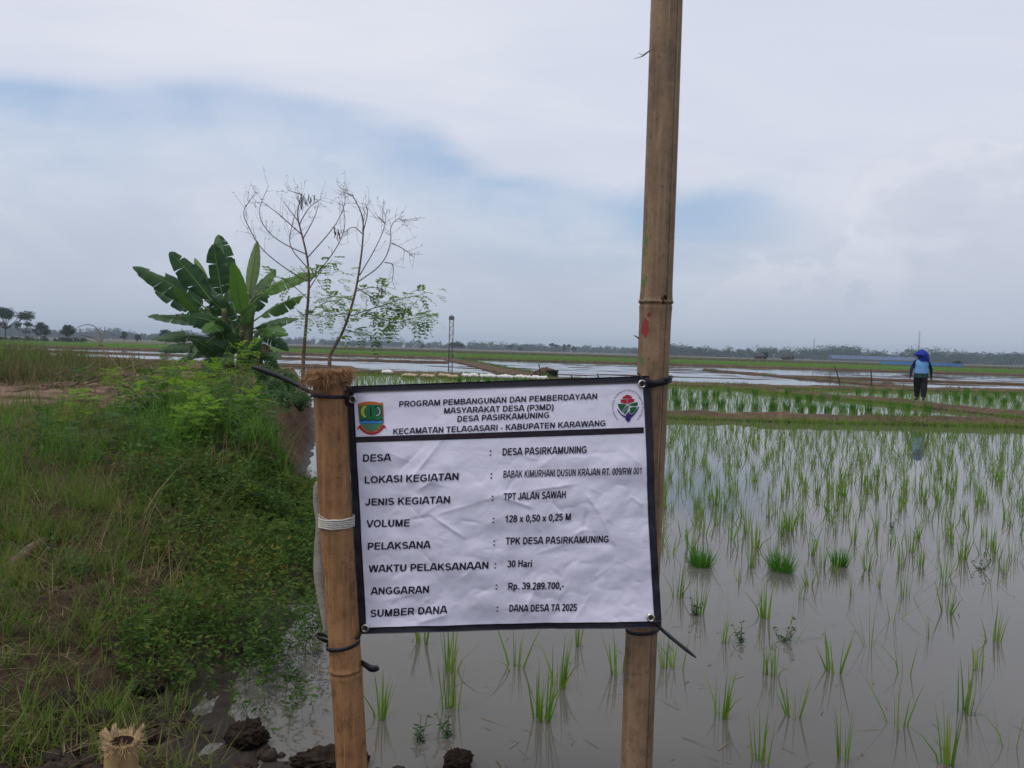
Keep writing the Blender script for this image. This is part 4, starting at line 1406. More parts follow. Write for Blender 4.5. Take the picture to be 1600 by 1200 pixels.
def s4(b):
    wrap(b, 1004, PY, 0.0515, 984, 978, 0.010)
    e = banner_pt(1016, 963.5, 0.004)[0]
    ribbon(b, smooth_path([e + (0.008, -0.004, -0.008), at(1024, 972, 2.245), at(1031, 981, 2.27), at(1046, 994, 2.25), at(1066, 1010, 2.22), at(1088, 1028, 2.20)]), np.interp(np.linspace(0, 1, 42), [0, 0.3, 0.8, 1], [0.011, 0.010, 0.011, 0.002]), wdir=(0.5, 0, 1))


strap('black strap with a long stiff tail round the top of the left post', s1)
strap('black strap looped round the left post below the banner', s2)
strap('black strap knotted round the right pole at the top banner corner', s3)
strap('black strap with loose tail at the lower right banner corner', s4)

b = MB()
for k_, (yl, yr) in enumerate(((809, 807), (812, 811), (815, 814), (818, 817), (821, 820), (803, 814))):
    pts = []
    for i in range(49):
        a = R(180 + 360 * i / 48); f_ = (math.cos(a) + 1) / 2
        c = at(526, yl + (yr - yl) * f_ + math.sin(i * 0.9 + k_) * 0.4, LY)
        pts.append((c[0] + 0.0500 * math.cos(a), LY + 0.0500 * math.sin(a), c[2]))
    b.tube(pts, 0.0032 if k_ < 5 else 0.0012, 6)
V = np.concatenate(b.v); org = V.mean(0); b.v = [V - org]
tag(b.build('string_binding', CORD, loc=org), 'white string wound round the middle of the left post', 'string')
b = MB()
pts = [at(498, 752, LY + 0.045), at(496.5, 790, LY + 0.050), at(502, 820, LY + 0.045), at(500, 860, LY + 0.055), at(502, 910, LY + 0.055), at(508, 950, LY + 0.05), at(512, 986, LY + 0.045)]
ribbon(b, smooth_path(pts), np.interp(np.linspace(0, 1, 50), [0, 0.1, 0.3, 0.6, 1], [0.012, 0.032, 0.026, 0.044, 0.020])[:len(smooth_path(pts))], 0.004, (1, 0.25, 0))
V = np.concatenate(b.v); org = V.mean(0); b.v = [V - org]
tag(b.build('cloth_strip', plain('pale_cloth', (0.33, 0.30, 0.26), 0.9, 0.1, 0.2, 40, 0.4), loc=org), 'pale grey cloth strip hanging behind the left post', 'cloth')


# ------------------------------------------------------------------ mud clods
MUD = plain('wet_mud', (0.030, 0.020, 0.014), 0.9, 0.12, 0.5, 40, 1.0)
MUD_GREY = plain('grey_mud', (0.048, 0.036, 0.028), 0.95, 0.06, 0.5, 36, 1.0)


def clod(label, c, r, seed, mat, sink=0.35, rot=0.0):
    bm = bmesh.new()
    bmesh.ops.create_icosphere(bm, subdivisions=5, radius=1.0)
    V = np.array([v.co[:] for v in bm.verts])
    n = (fbm(V[:, 0] * 1.6 + seed, V[:, 1] * 1.6 + V[:, 2] * 1.1, seed, 4) - 0.5) * 0.7
    n += (fbm(V[:, 0] * 5 + V[:, 2] * 3, V[:, 1] * 5 - V[:, 2] * 4, seed + 3, 3) - 0.5) * 0.30
    n -= 0.16 * sstep(0.05, 0.0, np.abs(fbm(V[:, 0] * 2.2 - V[:, 2] * 1.3, V[:, 1] * 2.2 + V[:, 2], seed + 8, 3) - 0.5))
    n += np.abs(fbm(V[:, 0] * 9 + V[:, 2] * 6, V[:, 1] * 9 - V[:, 2] * 7, seed + 5, 4, 0.7) - 0.5) * 0.55
    n += (fbm(V[:, 0] * 26 + V[:, 2] * 19, V[:, 1] * 26 - V[:, 2] * 23, seed + 6, 3, 0.7) - 0.5) * 0.22
    V = V * (1 + n)[:, None]
    V *= np.array(r)
    for v, q in zip(bm.verts, V): v.co = q
    me = bpy.data.meshes.new('mud_clod'); bm.to_mesh(me); bm.free()
    me.materials.append(mat)
    me.polygons.foreach_set('use_smooth', np.ones(len(me.polygons), bool))
    o = link('mud_clod', me, None, (c[0], c[1], c[2] + r[2] * (1 - sink)), rot)
    return tag(o, label, 'mud clod', 'clods of dug mud')


def ground_at(px, py):
    """Point of the bank seen at that spot."""
    d = ray(px, py)
    lo, hi = 0.5, 60.0
    ts = np.linspace(0.6, 45, 1600)
    P = EYE + d[None] * ts[:, None]
    z = np.maximum(land_z(P[:, 0], P[:, 1]), 0.0)
    k = np.argmax(P[:, 2] < z)
    return P[k]


clod('dark wet mud clod at the water edge left of the short post', on(384, 1163, 0.0), (0.066, 0.056, 0.046), 3, MUD, 0.35)
clod('crumbly mud heap behind the foot of the short bamboo post', on(515, 1196, 0.0), (0.12, 0.06, 0.030), 5, MUD, 0.3)
clod('tiny mud lump poking from the water at the bottom edge', on(716, 1198, 0.0), (0.045, 0.05, 0.03), 7, MUD, 0.3)
clod('big cracked grey clod of mud in the lower left corner', ground_at(96, 1112), (0.085, 0.07, 0.045), 11, MUD_GREY, 0.55)
clod('cracked grey mud clod just above the broken bamboo stub', ground_at(148, 1142), (0.065, 0.055, 0.040), 13, MUD_GREY, 0.55)
clod('flat grey mud clod below the big cracked one', ground_at(88, 1165), (0.085, 0.06, 0.035), 17, MUD_GREY, 0.5)
clod('small mud clod among the grass above the cracked clods', ground_at(228, 1078), (0.06, 0.05, 0.035), 29, MUD_GREY, 0.5)

# crumbs of dug earth strewn over the near shore
def lump(r, seed):
    bm = bmesh.new(); bmesh.ops.create_icosphere(bm, subdivisions=2, radius=1.0)
    V = np.array([v.co[:] for v in bm.verts]); F = np.array([[v.index for v in f.verts] for f in bm.faces]); bm.free()
    n = (fbm(V[:, 0] * 2 + seed, V[:, 1] * 2 + V[:, 2] * 1.7, seed, 3, 0.7) - 0.5) * 1.1
    return V * (1 + n)[:, None], F


LP = [lump(1, q) for q in range(8)]
Vs_ = []; Fs_ = []; n0 = 0
cnt_ = 0
while cnt_ < 1500:
    y = 2.15 + 1.6 * rng.random() ** 1.6; x = rng.uniform(-0.72 * y - 0.2, -0.2)
    s_ = float(shore_dist(x, y))
    if s_ < -0.03 or rng.random() > (0.9 if y < 2.9 else 0.35): continue
    if rng.random() > sstep(0.35, 0.6, fbm(x * 3, y * 3, 45)): cnt_ += 1; continue
    v, f = LP[cnt_ % 8]; r_ = 0.006 + 0.026 * rng.random() ** 3
    a_ = rng.uniform(0, 6.28); c_, d_ = math.cos(a_), math.sin(a_)
    Vs_.append(np.stack([(v[:, 0] * c_ - v[:, 1] * d_) * r_ + x, (v[:, 0] * d_ + v[:, 1] * c_) * r_ + y, v[:, 2] * r_ * 0.75 + float(land_z(x, y)) + r_ * 0.3], 1)); Fs_.append(f + n0); n0 += len(v); cnt_ += 1
tag(link('earth_crumbs', quads_mesh('earth_crumbs', np.concatenate(Vs_), np.concatenate(Fs_), MUD_GREY)), 'crumbled dark earth along the near shore', None, None, 'stuff')

# half-buried log at the left edge
p0 = ground_at(2, 902); p1 = ground_at(70, 850)
b = MB()
pts = [p0 * (1 - t) + p1 * t + np.array([0, 0, 0.010 + 0.015 * math.sin(t * 3)]) for t in np.linspace(-0.6, 1, 14)]
b.tube(np.array(pts) - p1, np.linspace(0.040, 0.028, 14) + 0.005 * np.sin(np.linspace(0, 9, 14)), 14)
tag(b.build('fallen_log', DEADWOOD, loc=p1), 'bare grey log half hidden in grass at the left edge', 'log')

# ------------------------------------------------------------------ grass and creepers on the bank


def scatter(n, ylo, yhi, xr=0.74, power=1.0, smin=0.03):
    """Random bank points in the wedge the photograph looks over (and a margin beside it)."""
    y = ylo + (yhi - ylo) * rng.random(n) ** power
    x = -(xr * y + 0.7) + rng.random(n) * (xr * y + 0.7 + 0.3)
    s = shore_dist(x, y)
    k = s > smin
    return x[k], y[k], s[k]


def tufts(name, n, ylo, yhi, per, h, w, mat, mask, spread=0.05, leanmax=0.7, bend=0.9, label=None, rows=3, power=1.0, smin=0.03, zoff=-0.01):
    x, y, s = scatter(n, ylo, yhi, power=power, smin=smin)
    k = rng.random(len(x)) < mask(x, y, s)
    x, y, s = x[k], y[k], s[k]
    X_ = np.repeat(x, per) + rng.normal(0, spread, len(x) * per)
    Y_ = np.repeat(y, per) + rng.normal(0, spread, len(x) * per)
    hv_ = np.repeat(rng.uniform(0.6, 1.25, len(x)), per)
    N = len(X_)
    Z_ = land_z(X_, Y_) + zoff
    far = sstep(3, 14, Y_)
    V, F = blades(np.stack([X_, Y_, Z_], 1), hv_ * rng.uniform(h[0], h[1], N), rng.uniform(w[0], w[1], N) * (1 + 1.6 * far), rng.uniform(0, 2 * np.pi, N), rng.uniform(0.0, leanmax, N), rng.uniform(0, bend, N), rows)
    o = link(name, quads_mesh(name, V, F, mat))
    return tag(o, label, None, None, 'stuff')


def dirt(x, y):        # trodden bare earth
    d1 = np.hypot((x + 7.4) / 3.4, (y - 11.6) / 2.3) + (fbm(x * 0.8, y * 0.8, 77) - 0.5) * 0.7
    d2 = np.hypot((x + 3.6) / 1.5, (y - 12.2) / 1.0) + (fbm(x * 0.8, y * 0.8, 78) - 0.5) * 0.7
    d3 = np.hypot((x + 1.55) / 0.75, (y - 2.72) / 0.42) + (fbm(x * 2, y * 2, 79) - 0.5) * 0.5
    d4 = np.hypot((x + 0.95) / 0.60, (y - 2.6) / 0.5)
    bare = np.minimum(sstep(0.8, 1.1, d3), sstep(0.8, 1.1, d4)) * 0.52 + 0.48
    return np.minimum(sstep(0.85, 1.1, np.minimum(d1, d2)), bare)


def m_short(x, y, s):
    nz = sstep(0.42, 0.58, fbm(x * 1.7, y * 1.7, 51)) * (0.35 + 0.65 * sstep(0.40, 0.55, fbm(x * 5.5, y * 5.5, 52, 2)))
    return np.clip((0.22 + 0.78 * nz) * dirt(x, y) * sstep(0.03, 0.5, s) * (1 - 0.75 * cliff(x, y, s)), 0, 1)


def cliff(x, y, s):    # raw cut earth at the water's edge further along
    return sstep(7.0, 8.0, y) * sstep(13.5, 11.5, y) * sstep(0.75, 0.4, s)


tufts('short_grass', 4300, 2.3, 5.2, 17, (0.06, 0.20), (0.0030, 0.0058), GRASS, m_short, 0.026, 1.1, 1.2, 'short tangled grass on the near earth bank')
tufts('short_grass', 5600, 5.2, 13.5, 14, (0.06, 0.17), (0.003, 0.005), GRASS, m_short, 0.035, 1.0, 1.1, 'short green grass over the middle of the bank')
tufts('lush_grass', 1300, 2.3, 9.5, 12, (0.12, 0.30), (0.0035, 0.0070), GRASS_LUSH, lambda x, y, s: sstep(0.55, 0.66, fbm(x * 1.1, y * 1.1, 53)) * dirt(x, y) * sstep(0.1, 0.6, s), 0.035, 0.8, 0.9, 'brighter green grass tussocks scattered over the bank')
tufts('tall_lush_grass', 280, 6.0, 8.6, 22, (0.25, 0.55), (0.004, 0.007), GRASS_LUSH, lambda x, y, s: sstep(1.1, 0.7, np.hypot((x + 2.9) / 0.75, (y - 7.2) / 1.0)), 0.06, 0.7, 1.0, 'tall dense green grass near the cut bank edge', 4)
tufts('mound_grass', 8000, 13.4, 26.5, 9, (0.18, 0.66), (0.005, 0.010), GRASS_DRY, lambda x, y, s: np.clip(sstep(-7.2, -10.2, x + 0.30 * (y - 14)) * sstep(24, 20, y) * (0.15 + 0.85 * sstep(0.38, 0.52, fbm(x * 0.6, y * 0.6, 55))), 0, 1), 0.10, 0.85, 1.2, 'tall dry olive grass on the mound behind the path', 4)
tufts('bank_grass', 3600, 13.0, 26.5, 8, (0.06, 0.22), (0.004, 0.008), GRASS, lambda x, y, s: 0.8 * sstep(0.2, 0.8, s) * dirt(x, y), 0.10, 0.7, 0.9, 'grass along the far end of the bank')

tufts('seedhead_grass', 1500, 4.2, 12.5, 6, (0.22, 0.50), (0.0022, 0.0040), GRASS, lambda x, y, s: sstep(0.42, 0.60, fbm(x * 0.9, y * 0.9, 59)) * dirt(x, y) * sstep(0.3, 0.9, s), 0.05, 0.7, 1.0, 'taller thin grass stalks rising over the bank', 4)
tufts('dead_stalks', 1800, 3.0, 12.5, 4, (0.18, 0.45), (0.0022, 0.0038), STRAW, lambda x, y, s: sstep(0.45, 0.62, fbm(x * 1.0, y * 1.0, 63)) * sstep(0.3, 0.9, s), 0.05, 1.0, 0.8, 'dead brown grass stalks among the green', 4)

tufts('green_tussock', 420, 13.6, 24, 26, (0.25, 0.75), (0.006, 0.011), GRASS_LUSH, lambda x, y, s: sstep(-7.4, -10.0, x + 0.30 * (y - 14)) * sstep(22, 19, y) * sstep(0.45, 0.58, fbm(x * 0.45, y * 0.45, 69)), 0.16, 0.8, 1.1, 'greener tussocks on the dry mound', 4)

# dry straw lying about
x, y, s = scatter(15000, 2.3, 13.0, power=1.5)
k = rng.random(len(x)) < (0.35 + 0.65 * sstep(0.5, 0.65, fbm(x * 0.9, y * 0.9, 57))) * sstep(0.15, 0.7, s)
x, y = x[k], y[k]; N = len(x)
V, F = blades(np.stack([x, y, land_z(x, y) + rng.uniform(0.0, 0.04, N)], 1), rng.uniform(0.05, 0.22, N), rng.uniform(0.002, 0.004, N), rng.uniform(0, 6.28, N), rng.uniform(1.15, 1.6, N), rng.uniform(-0.2, 0.4, N), 3)
tag(link('dry_straw', quads_mesh('dry_straw', V, F, STRAW)), 'dead straw strewn over the bank', None, None, 'stuff')


def creeper(name, n, region, hmax, L, label, mat=CREEP, per=9):
    """Mats of small pointed leaves on thin runners."""
    x, y, s = region(n)
    N0 = len(x)
    gz = np.maximum(land_z(x, y), 0.0)
    hh_ = hmax * (0.12 + 1.25 * sstep(0.30, 0.72, fbm(x * 2.8, y * 2.8, 71))) * rng.uniform(0.4, 1.15, N0)
    laz = rng.uniform(0, 6.28, N0); ll = rng.uniform(0.1, 0.7, N0)
    tip = np.stack([np.cos(laz) * np.sin(ll) * hh_, np.sin(laz) * np.sin(ll) * hh_, np.cos(ll) * hh_], 1)
    base = np.stack([x, y, gz], 1)
    Vs, Fs = blades(base, hh_ * 1.02, np.full(N0, 0.0022), laz, ll, np.zeros(N0), 3)
    t = rng.uniform(0.25, 1.0, (N0, per)); t[:, 0] = 1.0
    P = base[:, None] + tip[:, None] * t[..., None]
    P = P.reshape(-1, 3); M = len(P)
    ax_ = rdir(M, -0.25, 0.65)
    nr_ = rdir(M, 0.4, 1.0)
    ls = rng.uniform(L[0], L[1], M) * (1 + 0.5 * sstep(3, 7, P[:, 1]))
    Vc, Fc = cards(P, ax_, nr_, ls, ls * rng.uniform(0.26, 0.40, M), 0.12)
    V, F = cat_vf([(Vs, Fs), (Vc, Fc)])
    return tag(link(name, quads_mesh(name, V, F, mat)), label, None, None, 'stuff')


def reg_shore(n):
    y = 2.65 + 5.0 * rng.random(n) ** 0.95
    x = -0.25 * y - 1.9 + 2.2 * rng.random(n)
    s = shore_dist(x, y)
    over = 0.22 + 0.32 * sstep(0.4, 0.7, fbm(x * 1.5, y * 1.5, 73))
    over = over * np.where(y < 3.7, 0.55, 1.0)
    k = (s > -over) & (s < 0.42 + 0.70 * sstep(3.4, 5.2, y) + 0.7 * (fbm(x, y, 74) - 0.5)) & (rng.random(n) < (0.38 + 0.62 * sstep(0.38, 0.54, fbm(x * 1.9, y * 1.9, 75))) * (0.35 + 0.65 * sstep(0.38, 0.55, fbm(x * 6, y * 6, 76, 2))))
    k &= x < -0.62 + 0.1 * (y - 3) * 0
    k &= rng.random(n) < (0.04 + 0.96 * sstep(2.7, 3.5, y + 0.7 * (fbm(x * 2.2, y * 2.2, 83) - 0.5)))
    return x[k], y[k], s[k]


creeper('creeping_weed', 19000, reg_shore, 0.19, (0.018, 0.040), 'low creeping weed with small green and yellow leaves along the shore')


def reg_inner(n):
    x, y, s = scatter(n, 2.6, 9.0, power=1.2)
    k = rng.random(len(x)) < sstep(0.50, 0.64, fbm(x * 1.3, y * 1.3, 81)) * dirt(x, y)
    return x[k], y[k], s[k]


creeper('broadleaf_weed', 4600, reg_inner, 0.13, (0.020, 0.040), 'patches of small broadleaf weeds among the bank grass', SHRUB, 8)


def reg_path(n):
    x, y, s = scatter(n, 7.5, 14.0)
    k = (s < 1.9) & (s > 0.3) & (rng.random(len(x)) < 0.8)
    return x[k], y[k], s[k]


def reg_mid(n):
    x, y, s = scatter(n, 5.6, 11.5)
    k = rng.random(len(x)) < sstep(0.46, 0.60, fbm(x * 0.8, y * 0.8, 87)) * dirt(x, y) * sstep(0.3, 0.8, s) * sstep(-0.56, -0.44, x / y)
    return x[k], y[k], s[k]


creeper('mixed_weed', 2600, reg_mid, 0.26, (0.03, 0.06), 'knee-high mixed green weeds in the middle of the bank', LEGUME_DK, 10)
creeper('edge_weed', 3000, reg_path, 0.30, (0.03, 0.055), 'leafy weeds on the bank top behind the cut edge', SHRUB, 8)

# ------------------------------------------------------------------ compound-leaved shrubs


def fronds(base, dirv, L, pairs, plen, pw, droop):
    """Feathery compound leaves. base (N,3), dirv (N,3), L (N,). Returns V,F."""
    N = len(base)
    dirv = dirv / np.linalg.norm(dirv, axis=1)[:, None]
    up = np.array([0, 0, 1.0])
    side = np.cross(dirv, up); side /= np.linalg.norm(side, axis=1)[:, None] + 1e-6
    out = []
    prev = base
    W0 = 0.0030
    for j in range(pairs):
        t = (j + 1.0) / pairs
        pos = base + dirv * (L * t)[:, None] - up * (droop * L * t * t)[:, None]
        mid = (prev + pos) / 2
        w_ = side * W0
        out.append((np.stack([prev - w_, prev + w_, pos + w_, pos - w_], 1).reshape(-1, 3), np.arange(N * 4).reshape(N, 4)))
        prev = pos
        prof = math.sin(math.pi * (0.22 + 0.68 * t)) ** 0.7
        if t < 0.2: continue
        for sg in (-1, 1):
            ax_ = side * sg * 0.92 + dirv * 0.42 - up * 0.10 + rng.normal(0, 0.10, (N, 3))
            nr_ = np.cross(dirv, side) + rng.normal(0, 0.15, (N, 3))
            out.append(cards(pos, ax_, nr_, plen * prof * (L / L.mean()), np.full(N, pw), 0.05, 0.5))
    return cat_vf(out)


def legume_shrub(h, nl, L, mat, seed, spread=0.9, stems=1):
    """Returns (stem MB, foliage mesh)."""
    rs = np.random.default_rng(seed)
    sb_ = MB(); B = []; Dv = []
    for k_ in range(stems):
        a = rs.uniform(0, 6.28); tilt = rs.uniform(0.05, 0.30) if stems > 1 else rs.uniform(0, 0.15)
        hh_ = h * rs.uniform(0.75, 1.0)
        top = np.array([math.cos(a) * tilt * hh_, math.sin(a) * tilt * hh_, hh_])
        pts = [top * t + np.array([0.02 * math.sin(t * 6 + seed), 0.02 * math.cos(t * 5), 0]) * t for t in np.linspace(0, 1, 8)]
        sb_.tube(pts, np.linspace(0.007, 0.002, 8), 6)
        m_ = nl // stems
        for i in range(m_):
            t = 0.32 + 0.68 * (i + 1) / m_
            p = np.array([np.interp(t, np.linspace(0, 1, 8), [q[c] for q in pts]) for c in range(3)])
            a2 = i * 2.4 + rs.uniform(-0.4, 0.4)
            e = rs.uniform(0.10, 0.55) + 0.5 * (t > 0.93)
            B.append(p); Dv.append((math.cos(a2) * math.cos(e) * spread, math.sin(a2) * math.cos(e) * spread, math.sin(e)))
    B = np.array(B); Dv = np.array(Dv)
    Ls = rs.uniform(L[0], L[1], len(B))
    V, F = fronds(B, Dv, Ls, 9, 0.085 * np.mean(L) / 0.3, 0.026 * np.mean(L) / 0.3, 0.35)
    return sb_.mesh('stem', TWIG), quads_mesh('foliage', V, F, mat)


SHR = [legume_shrub(0.85, 34, (0.30, 0.50), LIME, 1, 0.9, 2), legume_shrub(0.65, 28, (0.28, 0.46), LIME, 2, 0.9, 2), legume_shrub(1.05, 44, (0.30, 0.50), LIME, 3, 0.9, 3), legume_shrub(0.50, 16, (0.18, 0.32), LEGUME_DK, 4), legume_shrub(0.85, 30, (0.28, 0.46), LEGUME_DK, 8, 0.9, 2), legume_shrub(0.65, 26, (0.26, 0.44), LEGUME_DK, 9, 0.9, 2)]
_spots = [  # top of the plant in the photograph, distance, variant
    (375, 536, 12.5, 2, 'tall lime feathery shrub standing in front of the banana clump'), (352, 556, 12.0, 0, 'lime feathery shrub just left of the tallest one'), (276, 570, 10.8, 2, 'bushy lime shrub below the left banana leaves'),
    (222, 590, 9.8, 0, 'lime shrub in front of the dead branch pile'), (172, 600, 11.5, 1, 'low lime shrub beside the bare path'), (128, 580, 13.0, 1, 'leftmost lime shrub by the dirt path'),
    (264, 632, 8.2, 0, 'lime shrub in the middle of the bank'), (186, 626, 10.0, 3, 'short darker shrub beside the bare path'), (320, 600, 10.0, 0, 'yellow green shrub right of the dead branches'),
    (390, 634, 8.8, 1, 'lime shrub close to the cut bank edge'), (126, 662, 7.2, 1, 'small lime shrub in the grass at far left'), (336, 660, 7.8, 0, 'lime shrub behind the tall lush grass'),
    (412, 676, 7.9, 3, 'small dark feathery plant on the cut edge'), (234, 668, 6.9, 3, 'dark feathery plant in the middle grass'), (300, 640, 8.6, 1, 'pale lime plant left of the cut edge'),
    (60, 716, 6.2, 3, 'small feathery plant near the left frame edge'), (100, 722, 5.8, 3, 'small feathery plant above the straw patch'), (200, 700, 6.4, 1, 'sprawling lime plant in the lush grass'),
    (290, 706, 6.8, 1, 'lime plant leaning over the tall grass'), (370, 700, 7.0, 3, 'dark feathery plant at the top of the creeper slope'), (330, 690, 7.2, 1, 'lime plant beside the tall lush grass'),
    (430, 640, 9.2, 3, 'feathery plant hanging over the cut edge'), (310, 655, 7.5, 0, 'full lime shrub in the middle of the bank near the tall grass'), (250, 648, 8.0, 1, 'lime shrub left of the full one in the middle'),
    (382, 664, 8.2, 0, 'lime shrub nearest the raw earth edge'), (340, 622, 9.4, 2, 'tall lime shrub below the tallest one'), (206, 654, 8.2, 1, 'lime shrub at the right end of the bare path'), (275, 612, 9.6, 0, 'lime shrub between the branch heap and the tall shrubs'), (300, 585, 11.4, 2, 'bushy lime shrub left of the tallest one'), (350, 612, 10.6, 1, 'lime shrub under the black strap tail'), (246, 606, 10.2, 1, 'lime shrub at the foot of the dead branches')]
for i, (px_, py_, Y_, var, lab) in enumerate(_spots):
    p = at(px_, py_, Y_)
    gz = float(land_z(p[0], p[1]))
    if var in (0, 1) and i % 2 == 1: var += 4
    base_h = (0.85, 0.65, 1.05, 0.50, 0.85, 0.65)[var]
    if var > 3: lab = lab.replace('yellow green', 'green').replace('pale lime', 'green').replace('lime', 'green')
    sc_ = max(0.55, (p[2] - gz) / (base_h * 1.08))
    o = thing('legume_shrub', (p[0], p[1], gz - 0.01), lab, 'shrub', 'feathery shrubs on the bank', rotz=i * 1.7)
    o.scale = (min(1.35, sc_ * 1.0), min(1.35, sc_ * 1.0), sc_)
    link('stem', SHR[var][0], o); link('foliage', SHR[var][1], o)

# dense dark leafy bush right behind the short post
def leaf_bush(h, rx, n, L, mat, seed):
    rs = np.random.default_rng(seed)
    sb_ = MB(); P = []
    for i in range(14):
        a = rs.uniform(0, 6.28); r = rx * rs.uniform(0.1, 0.9); hh_ = h * rs.uniform(0.55, 1.0)
        tip = np.array([math.cos(a) * r, math.sin(a) * r, hh_])
        pts = [np.array([tip[0] * t ** 1.3, tip[1] * t ** 1.3, tip[2] * t]) for t in np.linspace(0, 1, 6)]
        sb_.tube(pts, np.linspace(0.008, 0.002, 6), 5)
        for _ in range(n // 14):
            t = rs.uniform(0.25, 1.0)
            q = np.array([tip[0] * t ** 1.3, tip[1] * t ** 1.3, tip[2] * t]) + rs.normal(0, 0.07, 3)
            P.append(q)
    P = np.array(P); M = len(P)
    ls = rs.uniform(L[0], L[1], M)
    V, F = cards(P, rdir(M, -0.6, 0.35), rdir(M, 0.25, 1.0), ls, ls * rs.uniform(0.38, 0.55, M), 0.10)
    return sb_.mesh('stem', TWIG), quads_mesh('foliage', V, F, mat)


BUSH = [leaf_bush(0.9, 0.55, 1100, (0.06, 0.12), SHRUB, 5), leaf_bush(0.7, 0.5, 800, (0.05, 0.10), SHRUB, 6)]
for i, (px_, py_, Y_, var, lab) in enumerate([(452, 572, 13.2, 0, 'dark green leafy bush behind the short bamboo post'), (468, 600, 11.6, 1, 'dark green bush low behind the short post'), (428, 596, 12.2, 1, 'dark green bush under the black strap tail'),
                                              (446, 632, 10.4, 1, 'leafy green bush on the edge of the bank'), (410, 560, 15.5, 0, 'dark bush at the foot of the banana clump'), (330, 566, 16.5, 1, 'low bush left of the banana stems')]):
    p = at(px_, py_, Y_); gz = float(land_z(p[0], p[1]))
    o = thing('leafy_bush', (p[0], p[1], gz - 0.02), lab, 'bush', 'leafy bushes on the bank', rotz=i * 2.1)
    sc_ = max(0.5, (p[2] - gz) / ((0.9, 0.7)[var] * 1.02)); o.scale = (min(1.2, sc_), min(1.2, sc_), sc_)
    link('stem', BUSH[var][0], o); link('foliage', BUSH[var][1], o)

# ------------------------------------------------------------------ banana clump
def banana_mat(name, a, b, trans):
    mt, gg, out = new_mat(name)
    co = objco(gg)
    n1 = gg.noise(co, 2.2, 4, 0.6)
    uv = gg.n('ShaderNodeUVMap').outputs[0]
    sp = gg.n('ShaderNodeSeparateXYZ'); gg.link(uv, sp.inputs[0])
    ribs = gg.math('SINE', gg.math('MULTIPLY', sp.outputs[0], 260.0))
    col = gg.mix(gg.maprange(n1, 0.3, 0.7), a + (1,), b + (1,))
    col = gg.mix(gg.maprange(ribs, 0.2, 1.0, 0, 0.30), col, tuple(c * 0.7 for c in a) + (1,))
    edge = gg.math('MULTIPLY', gg.maprange(gg.math('ABSOLUTE', sp.outputs[1]), 0.90, 1.0), gg.maprange(n1, 0.45, 0.6))
    col = gg.mix(edge, col, (0.10, 0.06, 0.025, 1))
    p = principled(gg, None, col, 0.42, 0.28, 0, bump(gg, ribs, 0.25, 0.01))
    tr = gg.n('ShaderNodeBsdfTranslucent')
    gg.link(gg.mix(0.5, col, b + (1,)), tr.inputs[0])
    ms = gg.n('ShaderNodeMixShader'); ms.inputs[0].default_value = trans
    gg.link(p, ms.inputs[1]); gg.link(tr.outputs[0], ms.inputs[2]); gg.link(ms.outputs[0], out.inputs[0])
    return mt


BAN_D = banana_mat('banana_leaf_dark', (0.016, 0.060, 0.014), (0.034, 0.100, 0.020), 0.22)
BAN_M = banana_mat('banana_leaf_mid', (0.045, 0.130, 0.020), (0.085, 0.195, 0.030), 0.35)
BAN_B = banana_mat('banana_leaf_bright', (0.085, 0.215, 0.024), (0.120, 0.265, 0.034), 0.40)
BAN_P = banana_mat('banana_leaf_pale', (0.17, 0.25, 0.085), (0.22, 0.31, 0.12), 0.35)
BAN_DEAD = banana_mat('banana_leaf_dead', (0.085, 0.050, 0.024), (0.17, 0.105, 0.050), 0.2)
BAN_RIB = plain('banana_midrib', (0.13, 0.20, 0.055), 0.5, 0.3, 0.2, 10)
BAN_STEM = plain('banana_stem', (0.085, 0.090, 0.040), 0.6, 0.25, 0.5, 5, 0.4)


